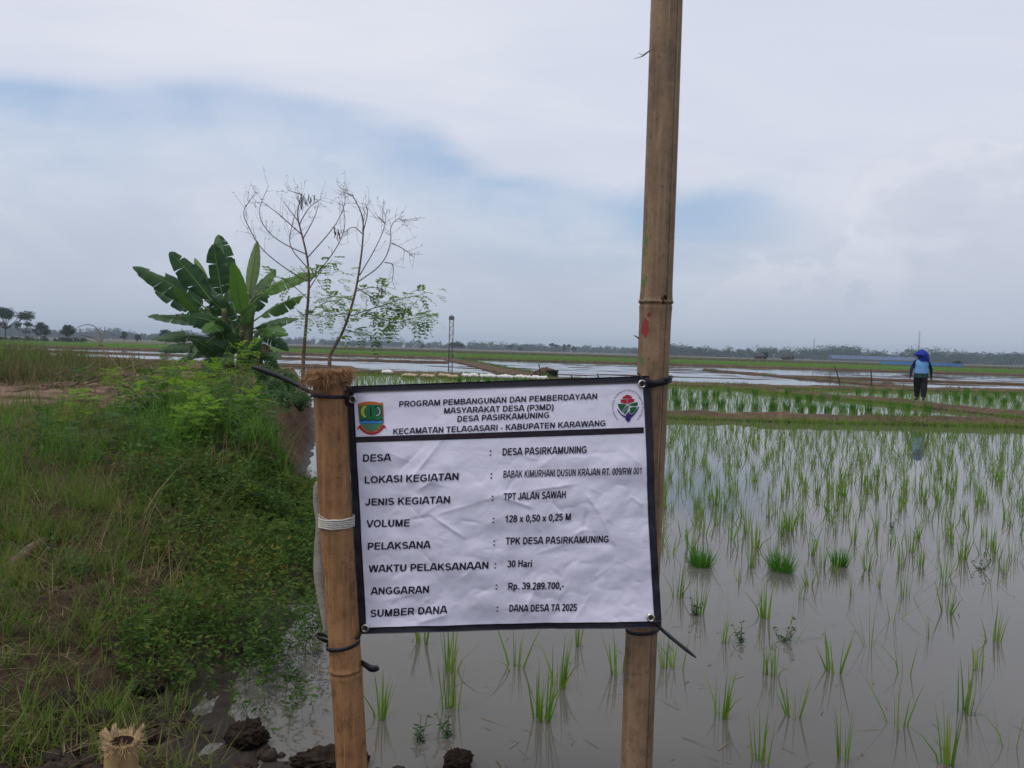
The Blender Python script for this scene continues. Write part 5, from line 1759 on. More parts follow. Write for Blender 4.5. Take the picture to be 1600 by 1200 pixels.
def banana_leaf(p0, p1, width, rise, facing, mat, tears, seed, parent, org, fold=0.35, petiole=0.18):
    """One leaf from p0 to p1, rising by `rise` of its length on the way; facing 0 = seen edge-up (normal up), 1 = turned to the viewer."""
    rs = np.random.default_rng(seed)
    p0 = np.array(p0); p1 = np.array(p1)
    Ln = np.linalg.norm(p1 - p0)
    mid = (p0 + p1) / 2 + np.array([0, 0, rise * Ln])
    n = 46
    t = np.linspace(0, 1, n)
    C = ((1 - t) ** 2)[:, None] * p0 + (2 * t * (1 - t))[:, None] * mid + (t ** 2)[:, None] * p1
    T = np.gradient(C, axis=0); T /= np.linalg.norm(T, axis=1)[:, None]
    nr0 = np.array([0.05, -1.0, 0.15]) * facing + np.array([0, 0, 1.0]) * (1 - facing)
    S_ = np.cross(T, nr0); S_ /= np.linalg.norm(S_, axis=1)[:, None] + 1e-6
    Nn = np.cross(S_, T)
    wprof = np.sin(np.pi * np.clip((t - petiole) / (1 - petiole), 0, 1) ** 0.75) ** 0.62
    wprof = np.where(t < petiole, 0, wprof) * width / 2
    V = []; F = []; UV = []
    cuts = {}
    for sg in (-1, 1):
        grp = 0
        i = int(petiole * n)
        while i < n - 1:
            step = 1
            if rs.random() < tears * 0.95:
                ln_ = rs.integers(1, 5)
            else:
                ln_ = rs.integers(5, 14) if tears > 0 else n
            j = min(n - 1, i + ln_)
            sagx = rs.normal(0, 0.20 * (tears > 0))
            gapw = 0.10 if tears > 0 else 0
            lean_ = rs.normal(0, 0.10) * (tears > 0)
            o = len(V)
            kk = np.arange(i, j + 1)
            for q, k in enumerate(kk):
                e = (0 if q == 0 else 1) * (0 if q == len(kk) - 1 else 1)
                for r_, f in enumerate((0, 0.35, 0.7, 1.0)):
                    shrink = (1 - 0.0 * e)
                    wv = wprof[k] * f
                    off = 0.0
                    if not e and tears > 0 and len(kk) > 2:
                        off = (1 if q == 0 else -1) * gapw * f * Ln / n
                    fd = fold + sagx
                    pos = C[k] + T[k] * off + S_[k] * sg * wv * math.cos(fd * f) - Nn[k] * (wv * math.sin(fd * f * 1.1) * 0.8) + Nn[k] * 0.010 * math.sin(k * 1.1) * f
                    pos = pos + T[k] * wv * (0.18 + lean_ * f)
                    V.append(pos); UV.append((t[k], sg * f))
            for q in range(len(kk) - 1):
                for r_ in range(3):
                    a_ = o + q * 4 + r_
                    F.append((a_, a_ + 4, a_ + 5, a_ + 1) if sg > 0 else (a_, a_ + 1, a_ + 5, a_ + 4))
            i = j
    b = MB(); b.add(np.array(V) - org, F)
    me = b.mesh('leaf', mat)
    uvl = me.uv_layers.new(name='UVMap')
    li = np.zeros(len(me.loops), dtype=np.int32); me.loops.foreach_get('vertex_index', li)
    uvl.data.foreach_set('uv', np.array(UV)[li].astype(np.float32).ravel())
    o_ = link('leaf', me, parent)
    rb_ = MB(); rb_.tube(C - org, np.linspace(0.026, 0.005, n), 6)
    link('midrib', rb_.mesh('midrib', BAN_RIB), o_)
    return o_


BYD = 23.0
borg = at(372, 588, BYD); borg[2] = float(land_z(borg[0], borg[1])) - 0.03
banana = thing('banana_clump', borg, 'clump of banana plants with torn broad leaves on the bank', 'banana plant')
stems = [(350, 470, -0.5, 0.16), (384, 452, 0.1, 0.17), (395, 466, -0.3, 0.14), (336, 492, 0.3, 0.14), (402, 505, -0.9, 0.12), (378, 505, -1.0, 0.12)]
STOP = []
for i, (px_, py_, dy_, r_) in enumerate(stems):
    top = at(px_, py_ + 12, BYD + dy_)
    foot = np.array([borg[0] + (top[0] - borg[0]) * 0.55, BYD + dy_ * 0.6, borg[2]])
    pts = [foot * (1 - t) + top * t for t in np.linspace(0, 1, 10)]
    b = MB(); b.tube(np.array(pts) - borg, np.linspace(r_, r_ * 0.45, 10), 14)
    b.build('stem', BAN_STEM, banana)
    STOP.append(top)
# base px, tip px, width(m), rise, facing, material, tears, depth offset of tip
LEAVES = [
    ((340, 496), (207, 416), 0.62, 0.10, 0.55, BAN_D, 0.25, -0.8), ((342, 486), (265, 393), 0.62, 0.06, 0.60, BAN_D, 0.30, -0.4), ((330, 470), (304, 403), 0.36, 0.02, 0.80, BAN_P, 0.0, 0.5),
    ((350, 478), (333, 381), 0.60, 0.02, 0.85, BAN_D, 0.12, -0.2), ((362, 470), (341, 366), 0.50, 0.20, 0.35, BAN_D, 0.75, 0.7), ((381, 512), (364, 410), 0.60, 0.01, 0.97, BAN_B, 0.0, -1.1),
    ((386, 476), (402, 376), 0.46, 0.00, 0.92, BAN_P, 0.0, 0.2), ((388, 480), (496, 430), 0.56, 0.22, 0.50, BAN_M, 0.30, -0.3), ((392, 505), (474, 462), 0.56, 0.10, 0.55, BAN_M, 0.60, 0.3),
    ((384, 520), (467, 498), 0.44, 0.12, 0.50, BAN_D, 0.55, -0.5), ((386, 522), (450, 524), 0.40, 0.18, 0.60, BAN_M, 0.2, -1.0), ((352, 512), (230, 494), 0.48, 0.10, 0.50, BAN_D, 0.40, -0.6),
    ((356, 512), (282, 494), 0.55, 0.12, 0.75, BAN_D, 0.30, -1.0), ((336, 500), (240, 450), 0.52, 0.04, 0.60, BAN_D, 0.80, 0.2), ((318, 500), (271, 449), 0.32, 0.02, 0.90, BAN_M, 0.0, -1.1),
    ((345, 532), (236, 530), 0.42, 0.12, 0.45, BAN_D, 0.50, -0.2), ((350, 540), (246, 548), 0.42, 0.10, 0.55, BAN_D, 0.40, -0.7), ((400, 540), (428, 562), 0.36, 0.25, 0.70, BAN_DEAD, 0.6, -0.6),
    ((395, 520), (452, 548), 0.40, 0.22, 0.60, BAN_D, 0.60, 0.3), ((360, 500), (318, 520), 0.50, 0.16, 0.85, BAN_M, 0.20, -1.3), ((352, 520), (300, 560), 0.45, 0.20, 0.85, BAN_D, 0.40, -1.0),
    ((366, 530), (342, 575), 0.45, 0.20, 0.90, BAN_D, 0.40, -1.2), ((390, 530), (402, 578), 0.38, 0.20, 0.85, BAN_DEAD, 0.7, -0.9), ((372, 500), (352, 440), 0.50, 0.06, 0.80, BAN_D, 0.35, 0.9),
    ((380, 490), (430, 420), 0.48, 0.10, 0.50, BAN_D, 0.50, 1.0), ((360, 490), (300, 440), 0.50, 0.10, 0.60, BAN_D, 0.40, 1.1), ((375, 500), (420, 455), 0.50, 0.12, 0.75, BAN_D, 0.40, 0.6),
    ((362, 505), (330, 470), 0.50, 0.15, 0.85, BAN_D, 0.30, -0.6), ((370, 515), (400, 480), 0.46, 0.15, 0.80, BAN_M, 0.40, -0.9), ((345, 540), (318, 580), 0.40, 0.18, 0.85, BAN_D, 0.5, -0.6),
    ((385, 545), (376, 585), 0.34, 0.15, 0.9, BAN_DEAD, 0.6, -1.0), ((352, 545), (270, 572), 0.36, 0.20, 0.6, BAN_D, 0.5, 0.4), ((392, 535), (436, 580), 0.34, 0.25, 0.7, BAN_D, 0.6, 0.1),
    ((366, 560), (330, 535), 0.50, 0.10, 0.8, BAN_D, 0.3, -1.4), ((376, 565), (362, 520), 0.50, 0.05, 0.9, BAN_D, 0.3, -1.5), ((380, 565), (410, 530), 0.50, 0.10, 0.8, BAN_D, 0.4, -1.4), ((370, 575), (392, 545), 0.42, 0.10, 0.9, BAN_M, 0.3, -1.6),
    ((358, 570), (300, 530), 0.46, 0.12, 0.7, BAN_D, 0.4, -1.1), ((385, 570), (440, 560), 0.40, 0.20, 0.7, BAN_D, 0.5, -1.1), ((360, 560), (340, 500), 0.50, 0.04, 0.8, BAN_D, 0.3, -0.9), ((378, 540), (384, 470), 0.50, 0.04, 0.8, BAN_D, 0.3, 0.4),
    ((350, 540), (322, 478), 0.50, 0.04, 0.8, BAN_D, 0.4, 0.6), ((372, 545), (355, 482), 0.50, 0.05, 0.85, BAN_D, 0.3, 0.8)]
for i, (b0, t0, w_, ri, fa, mt_, te, dy_) in enumerate(LEAVES):
    banana_leaf(at(b0[0], b0[1], BYD + dy_ * 0.2), at(t0[0], t0[1], BYD + dy_), w_ * (1.18 if mt_ in (BAN_D, BAN_M) else 0.88), ri, fa, mt_, te, 100 + i, banana, borg)

# ------------------------------------------------------------------ two half-bare feathery trees
def limb_pts(pxs, Y0, drift, n=20):
    P = np.array([at(x_, y_, Y0 + drift * i / max(1, len(pxs) - 1)) for i, (x_, y_) in enumerate(pxs)])
    return smooth_path(P)


def bare_tree(label, Y0, trunk, limbs, leafs, seed, r0, group):
    rs = np.random.default_rng(seed)
    org = at(trunk[0][0], trunk[0][1], Y0); org[2] = float(land_z(org[0], org[1])) - 0.05
    root = thing('feathery_tree', org, label, 'tree', group)
    tp = limb_pts([trunk[0]] + trunk, Y0, 0.0)
    tp[0] = org; tp[1] = org * 0.5 + tp[2] * 0.5
    b = MB(); b.tube(tp - org, np.linspace(r0, 0.008, len(tp)), 10); b.build('trunk', BARK, root)
    tw = MB(); sources = []
    for k_, (pxs, dr) in enumerate(limbs):
        lp = limb_pts(pxs, Y0, dr)
        b = MB(); b.tube(lp - org, np.linspace(r0 * 0.32, 0.0045, len(lp)), 7); b.build('branch', BARK if k_ < 3 else TWIG, root)
        sources.append(lp)
    sources.append(tp[len(tp) // 2:])
    tips = []
    for lp in sources:                       # curled bare twigs with the remains of seed heads
        m_ = len(lp)
        for i in range(int(m_ * 0.45)):
            k_ = rs.integers(int(m_ * 0.35), m_)
            p = lp[k_]
            tdir = lp[min(k_ + 1, m_ - 1)] - lp[max(k_ - 1, 0)]; tdir /= np.linalg.norm(tdir) + 1e-9
            side = rs.normal(size=3); side -= tdir * (side @ tdir); side /= np.linalg.norm(side)
            L_ = rs.uniform(0.14, 0.55)
            cur = rs.uniform(-0.6, 1.3)
            d_ = tdir * 0.6 + side * 0.8; pts = [p]
            for q in range(7):
                d_ = d_ + np.array([0, 0, 0.10 * cur]) + side * (-0.12 * cur); d_ /= np.linalg.norm(d_)
                pts.append(pts[-1] + d_ * L_ / 7)
            tw.tube(np.array(pts) - org, np.linspace(0.0036, 0.0018, 8), 4, cap=False)
            tips.append(pts[-1])
            for _ in range(rs.integers(1, 4)):
                q = pts[rs.integers(3, 8)]
                e_ = q + rs.normal(0, 0.035, 3)
                tw.tube(np.array([q, (q + e_) / 2 + (0, 0, 0.01), e_]) - org, [0.003, 0.0045, 0.002], 4)
    tw.build('twig', TWIG, root)['kind'] = 'stuff'
    pods = MB()
    for (px_, py_) in leafs.get('pods', []):
        for _ in range(9):
            q = at(px_ + rs.normal(0, 4), py_ + rs.normal(0, 5), Y0 + rs.normal(0, 0.1))
            pods.tube(np.array([q, q + (rs.normal(0, 0.02), 0, -0.09), q + (rs.normal(0, 0.03), 0, -0.18)]) - org, [0.006, 0.013, 0.004], 5)
    if pods.n: pods.build('seed_pods', plain('dark_pod', (0.035, 0.022, 0.018), 0.8), root)['kind'] = 'stuff'
    B = []; Dv = []
    for (pxs, dr, cnt) in leafs['sprays']:   # leafy side shoots
        lp = limb_pts(pxs, Y0, dr)
        b = MB(); b.tube(lp - org, np.linspace(0.016, 0.004, len(lp)), 6); b.build('branch', TWIG, root)
        cnt = int(cnt * 1.7)
        for i in range(cnt):
            t = 0.25 + 0.75 * (i + rs.random()) / cnt
            k_ = min(len(lp) - 1, int(t * (len(lp) - 1)))
            d_ = lp[min(k_ + 2, len(lp) - 1)] - lp[max(k_ - 2, 0)]; d_ /= np.linalg.norm(d_) + 1e-9
            a = rs.normal(size=3); a /= np.linalg.norm(a)
            B.append(lp[k_]); Dv.append(d_ * 0.6 + a * 0.9 + np.array([0, 0, -0.12]))
    for (px_, py_, sx_, sy_, cnt) in leafs['clouds']:
        for i in range(cnt):
            if rs.random() < 0.35: continue
            q = at(px_ + rs.normal(0, sx_), py_ + rs.normal(0, sy_), Y0 + rs.normal(0, 0.45))
            a = rs.normal(size=3); a[2] *= 0.5; a /= np.linalg.norm(a)
            B.append(q); Dv.append(a + np.array([0, 0, 0.05]))
    B = np.array(B); Dv = np.array(Dv)
    V, F = fronds(B, Dv, rs.uniform(0.28, 0.48, len(B)), 6, 0.14, 0.052, 0.35)
    o_ = link('foliage', quads_mesh('foliage', V - org, F, TREE_LEAF), root)
    return root


T1Y, T2Y = 20.0, 19.0
bare_tree('taller slender half bare tree with straight trunk, nearer the banana clump', T1Y,
          [(474, 558), (478, 510), (483, 452), (482, 410), (472, 367), (463, 335), (471, 304)],
          [([(483, 440), (459, 429), (407, 390), (388, 354), (378, 332), (391, 312), (400, 300)], -0.7), ([(480, 398), (440, 380), (414, 358), (402, 330), (420, 290)], 0.6), ([(473, 368), (433, 332), (410, 316)], -0.4),
           ([(466, 346), (446, 319)], 0.3), ([(481, 402), (515, 364), (531, 341), (541, 312), (537, 296)], 0.7), ([(484, 440), (524, 393), (541, 354), (536, 320)], -0.5), ([(468, 350), (482, 324), (500, 312)], 0.2),
           ([(474, 372), (492, 340), (498, 318)], 0.5), ([(482, 420), (450, 385), (456, 352), (462, 330)], 0.6), ([(471, 304), (450, 297)], 0.1)],
          {'sprays': [([(484, 450), (500, 425), (520, 405)], 0.3, 7), ([(484, 470), (452, 440), (420, 428)], -0.4, 7), ([(482, 490), (510, 470), (538, 468)], 0.4, 7), ([(481, 500), (462, 482)], -0.3, 4), ([(480, 430), (468, 415)], 0.2, 4)],
           'clouds': [(505, 425, 16, 16, 26), (440, 438, 14, 10, 22), (515, 478, 16, 10, 24)], 'pods': [(484, 308), (472, 312)]}, 21, 0.052, 'half bare trees behind the short post')
bare_tree('leaning half bare tree with drooping leafy shoots, right of the taller one', T2Y,
          [(515, 556), (526, 536), (537, 517), (554, 465), (563, 413), (568, 367), (567, 335), (551, 306)],
          [([(562, 430), (586, 390), (602, 354), (602, 334)], 0.5), ([(560, 440), (599, 413), (612, 377), (609, 354), (622, 340), (632, 345)], -0.5), ([(612, 380), (630, 388), (648, 403)], -0.2), ([(568, 367), (552, 352), (541, 362)], 0.3),
           ([(568, 360), (576, 330), (570, 318)], 0.3), ([(601, 410), (616, 412), (613, 440)], 0.2), ([(551, 306), (536, 300)], 0.0), ([(602, 350), (590, 338)], 0.1)],
          {'sprays': [([(548, 494), (575, 484), (596, 478), (630, 466), (662, 460)], 0.3, 20), ([(575, 490), (600, 500), (618, 505), (645, 497), (668, 494)], -0.5, 20), ([(540, 515), (562, 522), (588, 524)], -0.2, 9),
                      ([(553, 470), (530, 462), (505, 466)], 0.4, 8), ([(547, 490), (520, 492), (492, 496)], -0.4, 9), ([(556, 455), (580, 448), (600, 452)], 0.3, 8), ([(558, 450), (590, 470), (622, 486)], 0.4, 10)],
           'clouds': [(530, 480, 16, 12, 24), (640, 470, 18, 10, 30), (640, 498, 18, 8, 28), (575, 520, 14, 7, 20), (600, 480, 18, 10, 24), (540, 440, 14, 14, 16), (550, 500, 12, 12, 16)], 'pods': [(526, 362), (594, 446)]}, 22, 0.048, 'half bare trees behind the short post')

# ------------------------------------------------------------------ dead branches heaped by the path
b0 = ground_at(120, 630)
heap = [((66, 622), (110, 602), (180, 580), (232, 566), (262, 560)), ((70, 626), (130, 600), (196, 584), (226, 582)), ((198, 588), (172, 560), (155, 540), (158, 525), (150, 510), (135, 506), (120, 512)), ((156, 540), (163, 524), (164, 510)),
        ((212, 584), (206, 565), (207, 552)), ((60, 634), (120, 612), (170, 600)), ((90, 618), (150, 610), (215, 590), (250, 572)), ((100, 636), (66, 646), (20, 640)), ((160, 540), (150, 528), (128, 524))]
hp = thing('dead_branch_heap', b0, 'heap of bare grey dead branches beside the dirt path', 'dead branches')
hr = np.random.default_rng(77)
for _ in range(16):
    x0_, y0_ = hr.uniform(70, 230), hr.uniform(585, 628)
    ln_ = hr.uniform(30, 85); sl_ = hr.uniform(-0.50, 0.02)
    heap.append(((x0_, y0_), (x0_ + ln_ * 0.5, y0_ + ln_ * 0.5 * sl_ + hr.normal(0, 4)), (x0_ + ln_, y0_ + ln_ * sl_)))
for i, pts in enumerate(heap):
    Y_ = 12.5 + 0.25 * (i % 4)
    P = smooth_path([at(px_, py_, Y_ + 0.4 * j) for j, (px_, py_) in enumerate(pts)])
    gz = land_z(P[:, 0], P[:, 1]) + 0.02
    P[:, 2] = np.maximum(P[:, 2], gz)
    b = MB(); b.tube(P - b0, np.linspace(0.024 if i < 2 else 0.014 if i < 9 else 0.011, 0.005, len(P)), 7)
    b.build('branch', DEADWOOD, hp)

# ------------------------------------------------------------------ rice
def rice_mesh(n, h, spread, fan, w, seed, mat=RICE, bent=0.12):
    rs = np.random.default_rng(seed)
    a = rs.uniform(0, 6.28, n)
    r = spread * np.sqrt(rs.random(n))
    base = np.stack([np.cos(a) * r, np.sin(a) * r, np.full(n, -0.03)], 1)
    hh_ = rs.uniform(h[0], h[1], n)
    lean = np.abs(rs.normal(0, fan, n))
    bend = np.abs(rs.normal(0, 0.12, n)) + (rs.random(n) < bent) * rs.uniform(0.6, 1.5, n)
    V, F = blades(base, hh_ + 0.03, rs.uniform(w[0], w[1], n), a + rs.normal(0, 0.5, n), lean, bend, 4, twist=rs.uniform(-0.7, 0.7, n))
    return quads_mesh('rice_seedling', V, F, mat)


RV = [rice_mesh(n_, (0.09, 0.19), 0.022, 0.10 + 0.03 * (i % 4), (0.0050, 0.0090), 200 + i, bent=0.07) for i, n_ in enumerate((6, 8, 10, 7, 11, 9, 14, 4, 10, 16, 8, 6))]
R_LEAN = [rice_mesh(6, (0.14, 0.24), 0.015, 0.75, (0.003, 0.005), 240), rice_mesh(5, (0.12, 0.22), 0.015, 0.95, (0.003, 0.005), 241)]
R_BUN = [rice_mesh(230, (0.06, 0.16), 0.070, 0.50, (0.004, 0.007), 250, RICE_DENSE, 0.04), rice_mesh(150, (0.06, 0.15), 0.045, 0.32, (0.004, 0.007), 251, RICE_DENSE, 0.04)]
taken = []
SPECIAL = [(596, 1123, 4, 'five-bladed rice seedling in the water right of the short post foot'), (846, 1125, 9, 'thickest rice tuft below the middle of the banner'), (872, 1074, 6, 'rice tuft just behind the thickest one below the banner'),
           (704, 1108, 5, 'rice seedling with bent lower blades below the banner left half'), (660, 1004, 2, 'rice seedling right under the lower banner edge, left side'), (700, 1048, 8, 'rice seedling under the lower banner edge beside a taller stalk'),
           (806, 1042, 3, 'scraggly rice seedling under the middle of the banner'), (904, 1008, 0, 'small rice seedling under the right half of the banner'), (964, 1052, 10, 'rice seedling close to the left of the tall pole'),
           (1042, 1043, 1, 'rice seedling touching the right side of the tall pole'), (1057, 1043, 7, 'rice seedling one step right of the tall pole'), (1126, 1121, 6, 'broad rice seedling near the bottom, right of the strap tail'),
           (1240, 1120, 2, 'fan-shaped rice seedling near the bottom, right of centre'), (1188, 1192, 5, 'rice seedling cut by the bottom edge, right of the tall pole'), (1314, 1187, 8, 'rice seedling at the bottom edge, third from the pole'),
           (1403, 1133, 3, 'rice seedling standing alone low in the right half'), (1508, 1114, 9, 'bushy rice seedling near the lower right corner'), (1481, 1196, 4, 'rice seedling at the bottom edge near the right corner'),
           (1575, 1166, 7, 'sparse two-stalk rice seedling in the lower right corner'), (1195, 1052, 0, 'left one of a close pair of rice seedlings'), (1207, 1052, 10, 'right one of a close pair of rice seedlings'),
           (1303, 1050, 2, 'tall rice seedling in the right water, below the weeds'), (1358, 1010, 'L0', 'rice seedling leaning hard to the right'), (1412, 1052, 7, 'single upright rice stalk in the right water'), (1527, 1046, 1, 'rice seedling with long blades near the right edge')]
MORE = [(1452, 999), (1552, 1001), (1479, 957), (1393, 966), (1130, 1004), (1090, 958), (1059, 934), (1132, 932), (1195, 966), (1234, 1005), (1251, 935), (1282, 909), (1330, 932), (1372, 914), (1414, 932), (1544, 912), (1475, 914), (1425, 863), (1207, 886)]
rice_n = 0


def put_rice(p, me, label, rz, sc=1.0, group='rice seedlings in the nearest paddy'):
    global rice_n
    o = link('rice_seedling', me, None, (p[0], p[1], 0.0), rz)
    o.scale = (sc, sc, sc)
    rice_n += 1
    taken.append((p[0], p[1]))
    return tag(o, label, 'rice seedling', group)


for i, (px_, py_, v_, lab) in enumerate(SPECIAL):
    put_rice(on(px_, py_), R_LEAN[0] if v_ == 'L0' else RV[v_], lab, rng.uniform(0, 0.6), rng.uniform(1.05, 1.35))
for i, (px_, py_) in enumerate(MORE):
    put_rice(on(px_, py_), R_LEAN[i % 2] if i % 6 == 3 else RV[i % 12], 'loose rice seedling ' + ('between the tall pole and the strap tail' if px_ < 1150 else 'around the spreading water weed' if px_ < 1300 else 'in the open right water below the bundles' if px_ < 1460 else 'near the right frame edge below the bundles'), rng.uniform(-3, 3), rng.uniform(1.0, 1.3))
for (px_, py_, v_, lab) in ((1093, 884, 0, 'wide dense rice bundle nearest the tall pole'), (1222, 892, 0, 'middle one of three dense rice bundles in the water'), (1312, 884, 1, 'small compact rice bundle, rightmost of the three')):
    p = on(px_, py_)
    o = tag(link('rice_bundle', R_BUN[v_], None, (p[0], p[1], 0.0), px_), lab, 'rice bundle', 'dense rice bundles in the nearest paddy')
    o.scale = (0.80, 0.80, 1.05); taken.append((p[0], p[1]))

# planted rows further out: jittered rows running away to the left
cand = []
for i in range(-4, 75):
    for j in range(0, 64):
        yy = 3.0 + j * 0.22 + rng.normal(0, 0.06)
        xx = -4.5 + i * 0.25 + rng.normal(0, 0.07) + 0.06 * j * 0.2
        cand.append((xx, yy))
cand = np.array(cand)
s = shore_dist(cand[:, 0], cand[:, 1])
k = (s < -0.35) & (cand[:, 1] < 16.3) & (np.abs(cand[:, 0]) < 0.72 * cand[:, 1] + 0.5)
k &= rng.random(len(cand)) < np.where(cand[:, 1] < 5.0, 0.40, np.where(cand[:, 1] < 7.5, 0.8, 0.95))
cand = cand[k]
tk = np.array(taken)
dm = np.sqrt(((cand[:, None] - tk[None]) ** 2).sum(-1)).min(1)
lim = np.where(cand[:, 1] < 4.6, 9.0, 0.13)      # the nearest ones were placed by hand
# left strip behind the banner has its own
lim = np.where((cand[:, 1] < 4.6) & ((cand[:, 0] > 0.75 * cand[:, 1]) | (cand[:, 0] < -0.5 - 0.05 * cand[:, 1])), 0.2, lim)
cand = cand[dm > lim]
cand = cand[np.argsort(cand[:, 1])]
pxs = 800 + cand[:, 0] / cand[:, 1] * FPX
vis = (pxs > 1040) & (pxs < 1600)
near = np.where(vis)[0][:max(0, 292 - rice_n)]
for i in near:
    yy = cand[i, 1]
    px1 = 800 + cand[i, 0] / yy * FPX
    col_ = 'close to the tall pole' if px1 < 1170 else 'straight below the stakes' if px1 < 1340 else 'below the reflection of the walking person' if px1 < 1490 else 'towards the right frame edge'
    dep_ = 'level with the dense bundles' if yy < 5.6 else 'just beyond the dense bundles' if yy < 6.8 else 'midway to the first bund' if yy < 8.0 else 'well beyond the dense bundles'
    lab = 'thin rice seedling %s, %s' % (dep_, col_)
    put_rice(cand[i], RV[int(rng.integers(0, 12))] if rng.random() > 0.12 else R_LEAN[int(rng.integers(0, 2))], lab, rng.uniform(-3, 3), rng.uniform(0.9, 1.35))
rest = np.delete(cand, near, axis=0)


def rice_mass(name, pts, per, h, w, label, spread=0.02, mat=RICE):
    n = len(pts) * per
    P = np.repeat(pts, per, axis=0) + rng.normal(0, spread, (n, 2))
    V, F = blades(np.stack([P[:, 0], P[:, 1], np.full(n, -0.02)], 1), rng.uniform(h[0], h[1], n), w * rng.uniform(0.8, 1.2, n), rng.uniform(0, 6.28, n), np.abs(rng.normal(0, 0.20, n)), rng.uniform(0, 0.5, n), 3, twist=rng.uniform(-0.6, 0.6, n))
    return tag(link(name, quads_mesh(name, V, F, mat)), label, None, None, 'stuff')


rice_mass('planted_rice', rest, 6, (0.11, 0.24), 0.0070, 'rows of thin rice seedlings up to the first earth bund')

# second paddy: finer rows and bundles set out for planting
cc = []
for i in range(-40, 130):
    for j in range(0, 82):
        cc.append((i * 0.24 + rng.normal(0, 0.05) - 0.05 * j, 18.2 + j * 0.24 + rng.normal(0, 0.05)))
cc = np.array(cc)


def bundline(path, y):
    P = np.array(path); o_ = np.argsort(P[:, 1]); return np.interp(y, P[o_, 1], P[o_, 0])


walk = bundline([(9.2, 34.6), (10.3, 31), (12.6, 24.8), (13.4, 21.0), (13.9, 17.8)], cc[:, 1])
backy = np.interp(cc[:, 0], [-9.5, -2, 2, 6, 9.4, 16, 26], [39.0, 38.0, 36.6, 34.8, 34.0, 35.6, 38.0])
k = (cc[:, 1] < backy - 0.3) & (np.abs(cc[:, 0] - walk) > 0.75) & (cc[:, 0] > -0.27 * cc[:, 1] - 0.0) & (cc[:, 0] < 0.70 * cc[:, 1]) & (rng.random(len(cc)) < 0.80)
k &= shore_dist(cc[:, 0], cc[:, 1]) < -0.6
rice_mass('planted_rice', cc[k], 3, (0.12, 0.24), 0.010, 'fine rows of young rice in the second paddy')
FB = [rice_mesh(80, (0.18, 0.30), 0.09, 0.12, (0.010, 0.016), 260 + i, RICE_DENSE, 0.03) for i in range(3)]
bp = [(50, 432), (120, 432), (178, 440), (250, 440), (330, 455), (400, 450), (478, 455), (540, 450), (604, 460), (655, 462), (725, 465), (788, 458), (838, 460), (905, 458), (1010, 460), (1075, 455), (1170, 460), (480, 412), (592, 415), (640, 410), (700, 408), (760, 412),
      (860, 380), (920, 382), (980, 385), (1050, 385), (1250, 400), (1300, 410), (1340, 402), (1380, 410), (1450, 415), (1510, 425), (1570, 440), (1290, 385), (1345, 380), (1420, 388), (1480, 392), (1550, 395), (40, 385), (110, 390), (175, 392), (225, 396), (285, 380), (400, 385), (545, 385)]
for i, (cx_, cy_) in enumerate(bp):
    p = on(1040 + cx_ / 2.857, 480 + cy_ / 2.857 + 2)
    o = link('seedling_bundle', FB[i % 3], None, (p[0], p[1], 0.0), i)
    row_ = 'close behind the first bund' if cy_ > 430 else 'in the middle of the second paddy' if cy_ > 398 else 'far back in the second paddy'
    col_ = 'near the tall pole' if cx_ < 300 else 'halfway to the walking person' if cx_ < 700 else 'just left of the walking person' if cx_ < 1090 else 'right of the walking person'
    lab = 'seedling bundle %s, %s' % (row_, col_)
    tag(o, lab, 'seedling bundle', 'seedling bundles set out in the second paddy')
for i in range(9):
    p = on(718 + i * 14.5, 597 + i * 0.4 + (i % 3))
    o = link('seedling_bundle', FB[i % 3], None, (p[0], p[1], 0.0), i)
    tag(o, 'seedling bundle standing in front of the white sacks', 'seedling bundle', 'seedling bundles in front of the sacks')

# floating weeds between the seedlings
def weed_mesh(seed, r, n):
    rs = np.random.default_rng(seed)
    b = MB(); P = []; A_ = []
    for i in range(n):
        a = rs.uniform(0, 6.28); d = rs.uniform(0.3, 1) * r
        tip = np.array([math.cos(a) * d, math.sin(a) * d, rs.uniform(0.02, 0.10)])
        pts = [np.array([tip[0] * t, tip[1] * t, 0.004 + tip[2] * t * t]) for t in np.linspace(0, 1, 5)]
        b.tube(pts, 0.0016, 4)
        for q in pts[1:]:
            for _ in range(3):
                P.append(q); A_.append(rs.normal(size=3) * (1, 1, 0.4))
    M = len(P)
    V, F = cards(np.array(P), np.array(A_), rdir(M, 0.3, 1), rs.uniform(0.018, 0.034, M), rs.uniform(0.006, 0.009, M), 0.1)
    return b.mesh('stem', TWIG), quads_mesh('foliage', V, F, SHRUB)


WD = [weed_mesh(1, 0.075, 6), weed_mesh(2, 0.05, 4)]
for i, (px_, py_, v_, lab) in enumerate([(1160, 1003, 1, 'small water weed with tiny leaves, right of the strap tail'), (1224, 1000, 0, 'spreading water weed around a rice tuft'), (1083, 960, 1, 'dark thin water weed just right of the banner corner'),
                                         (1392, 826, 1, 'dark water weed in the upper right water'), (656, 1160, 1, 'tiny floating weed below the banner left half'), (702, 1150, 1, 'tiny floating weed beside the bent rice seedling'),
                                         (1530, 890, 0, 'water weed near the right edge'), (455, 1062, 0, 'trailing weed in the water left of the short post')]):
    p = on(px_, py_)
    o = thing('water_weed', (p[0], p[1], 0.0), lab, 'water weed', 'weeds floating in the paddy', rotz=i * 1.3)
    link('stem', WD[v_][0], o); link('foliage', WD[v_][1], o)

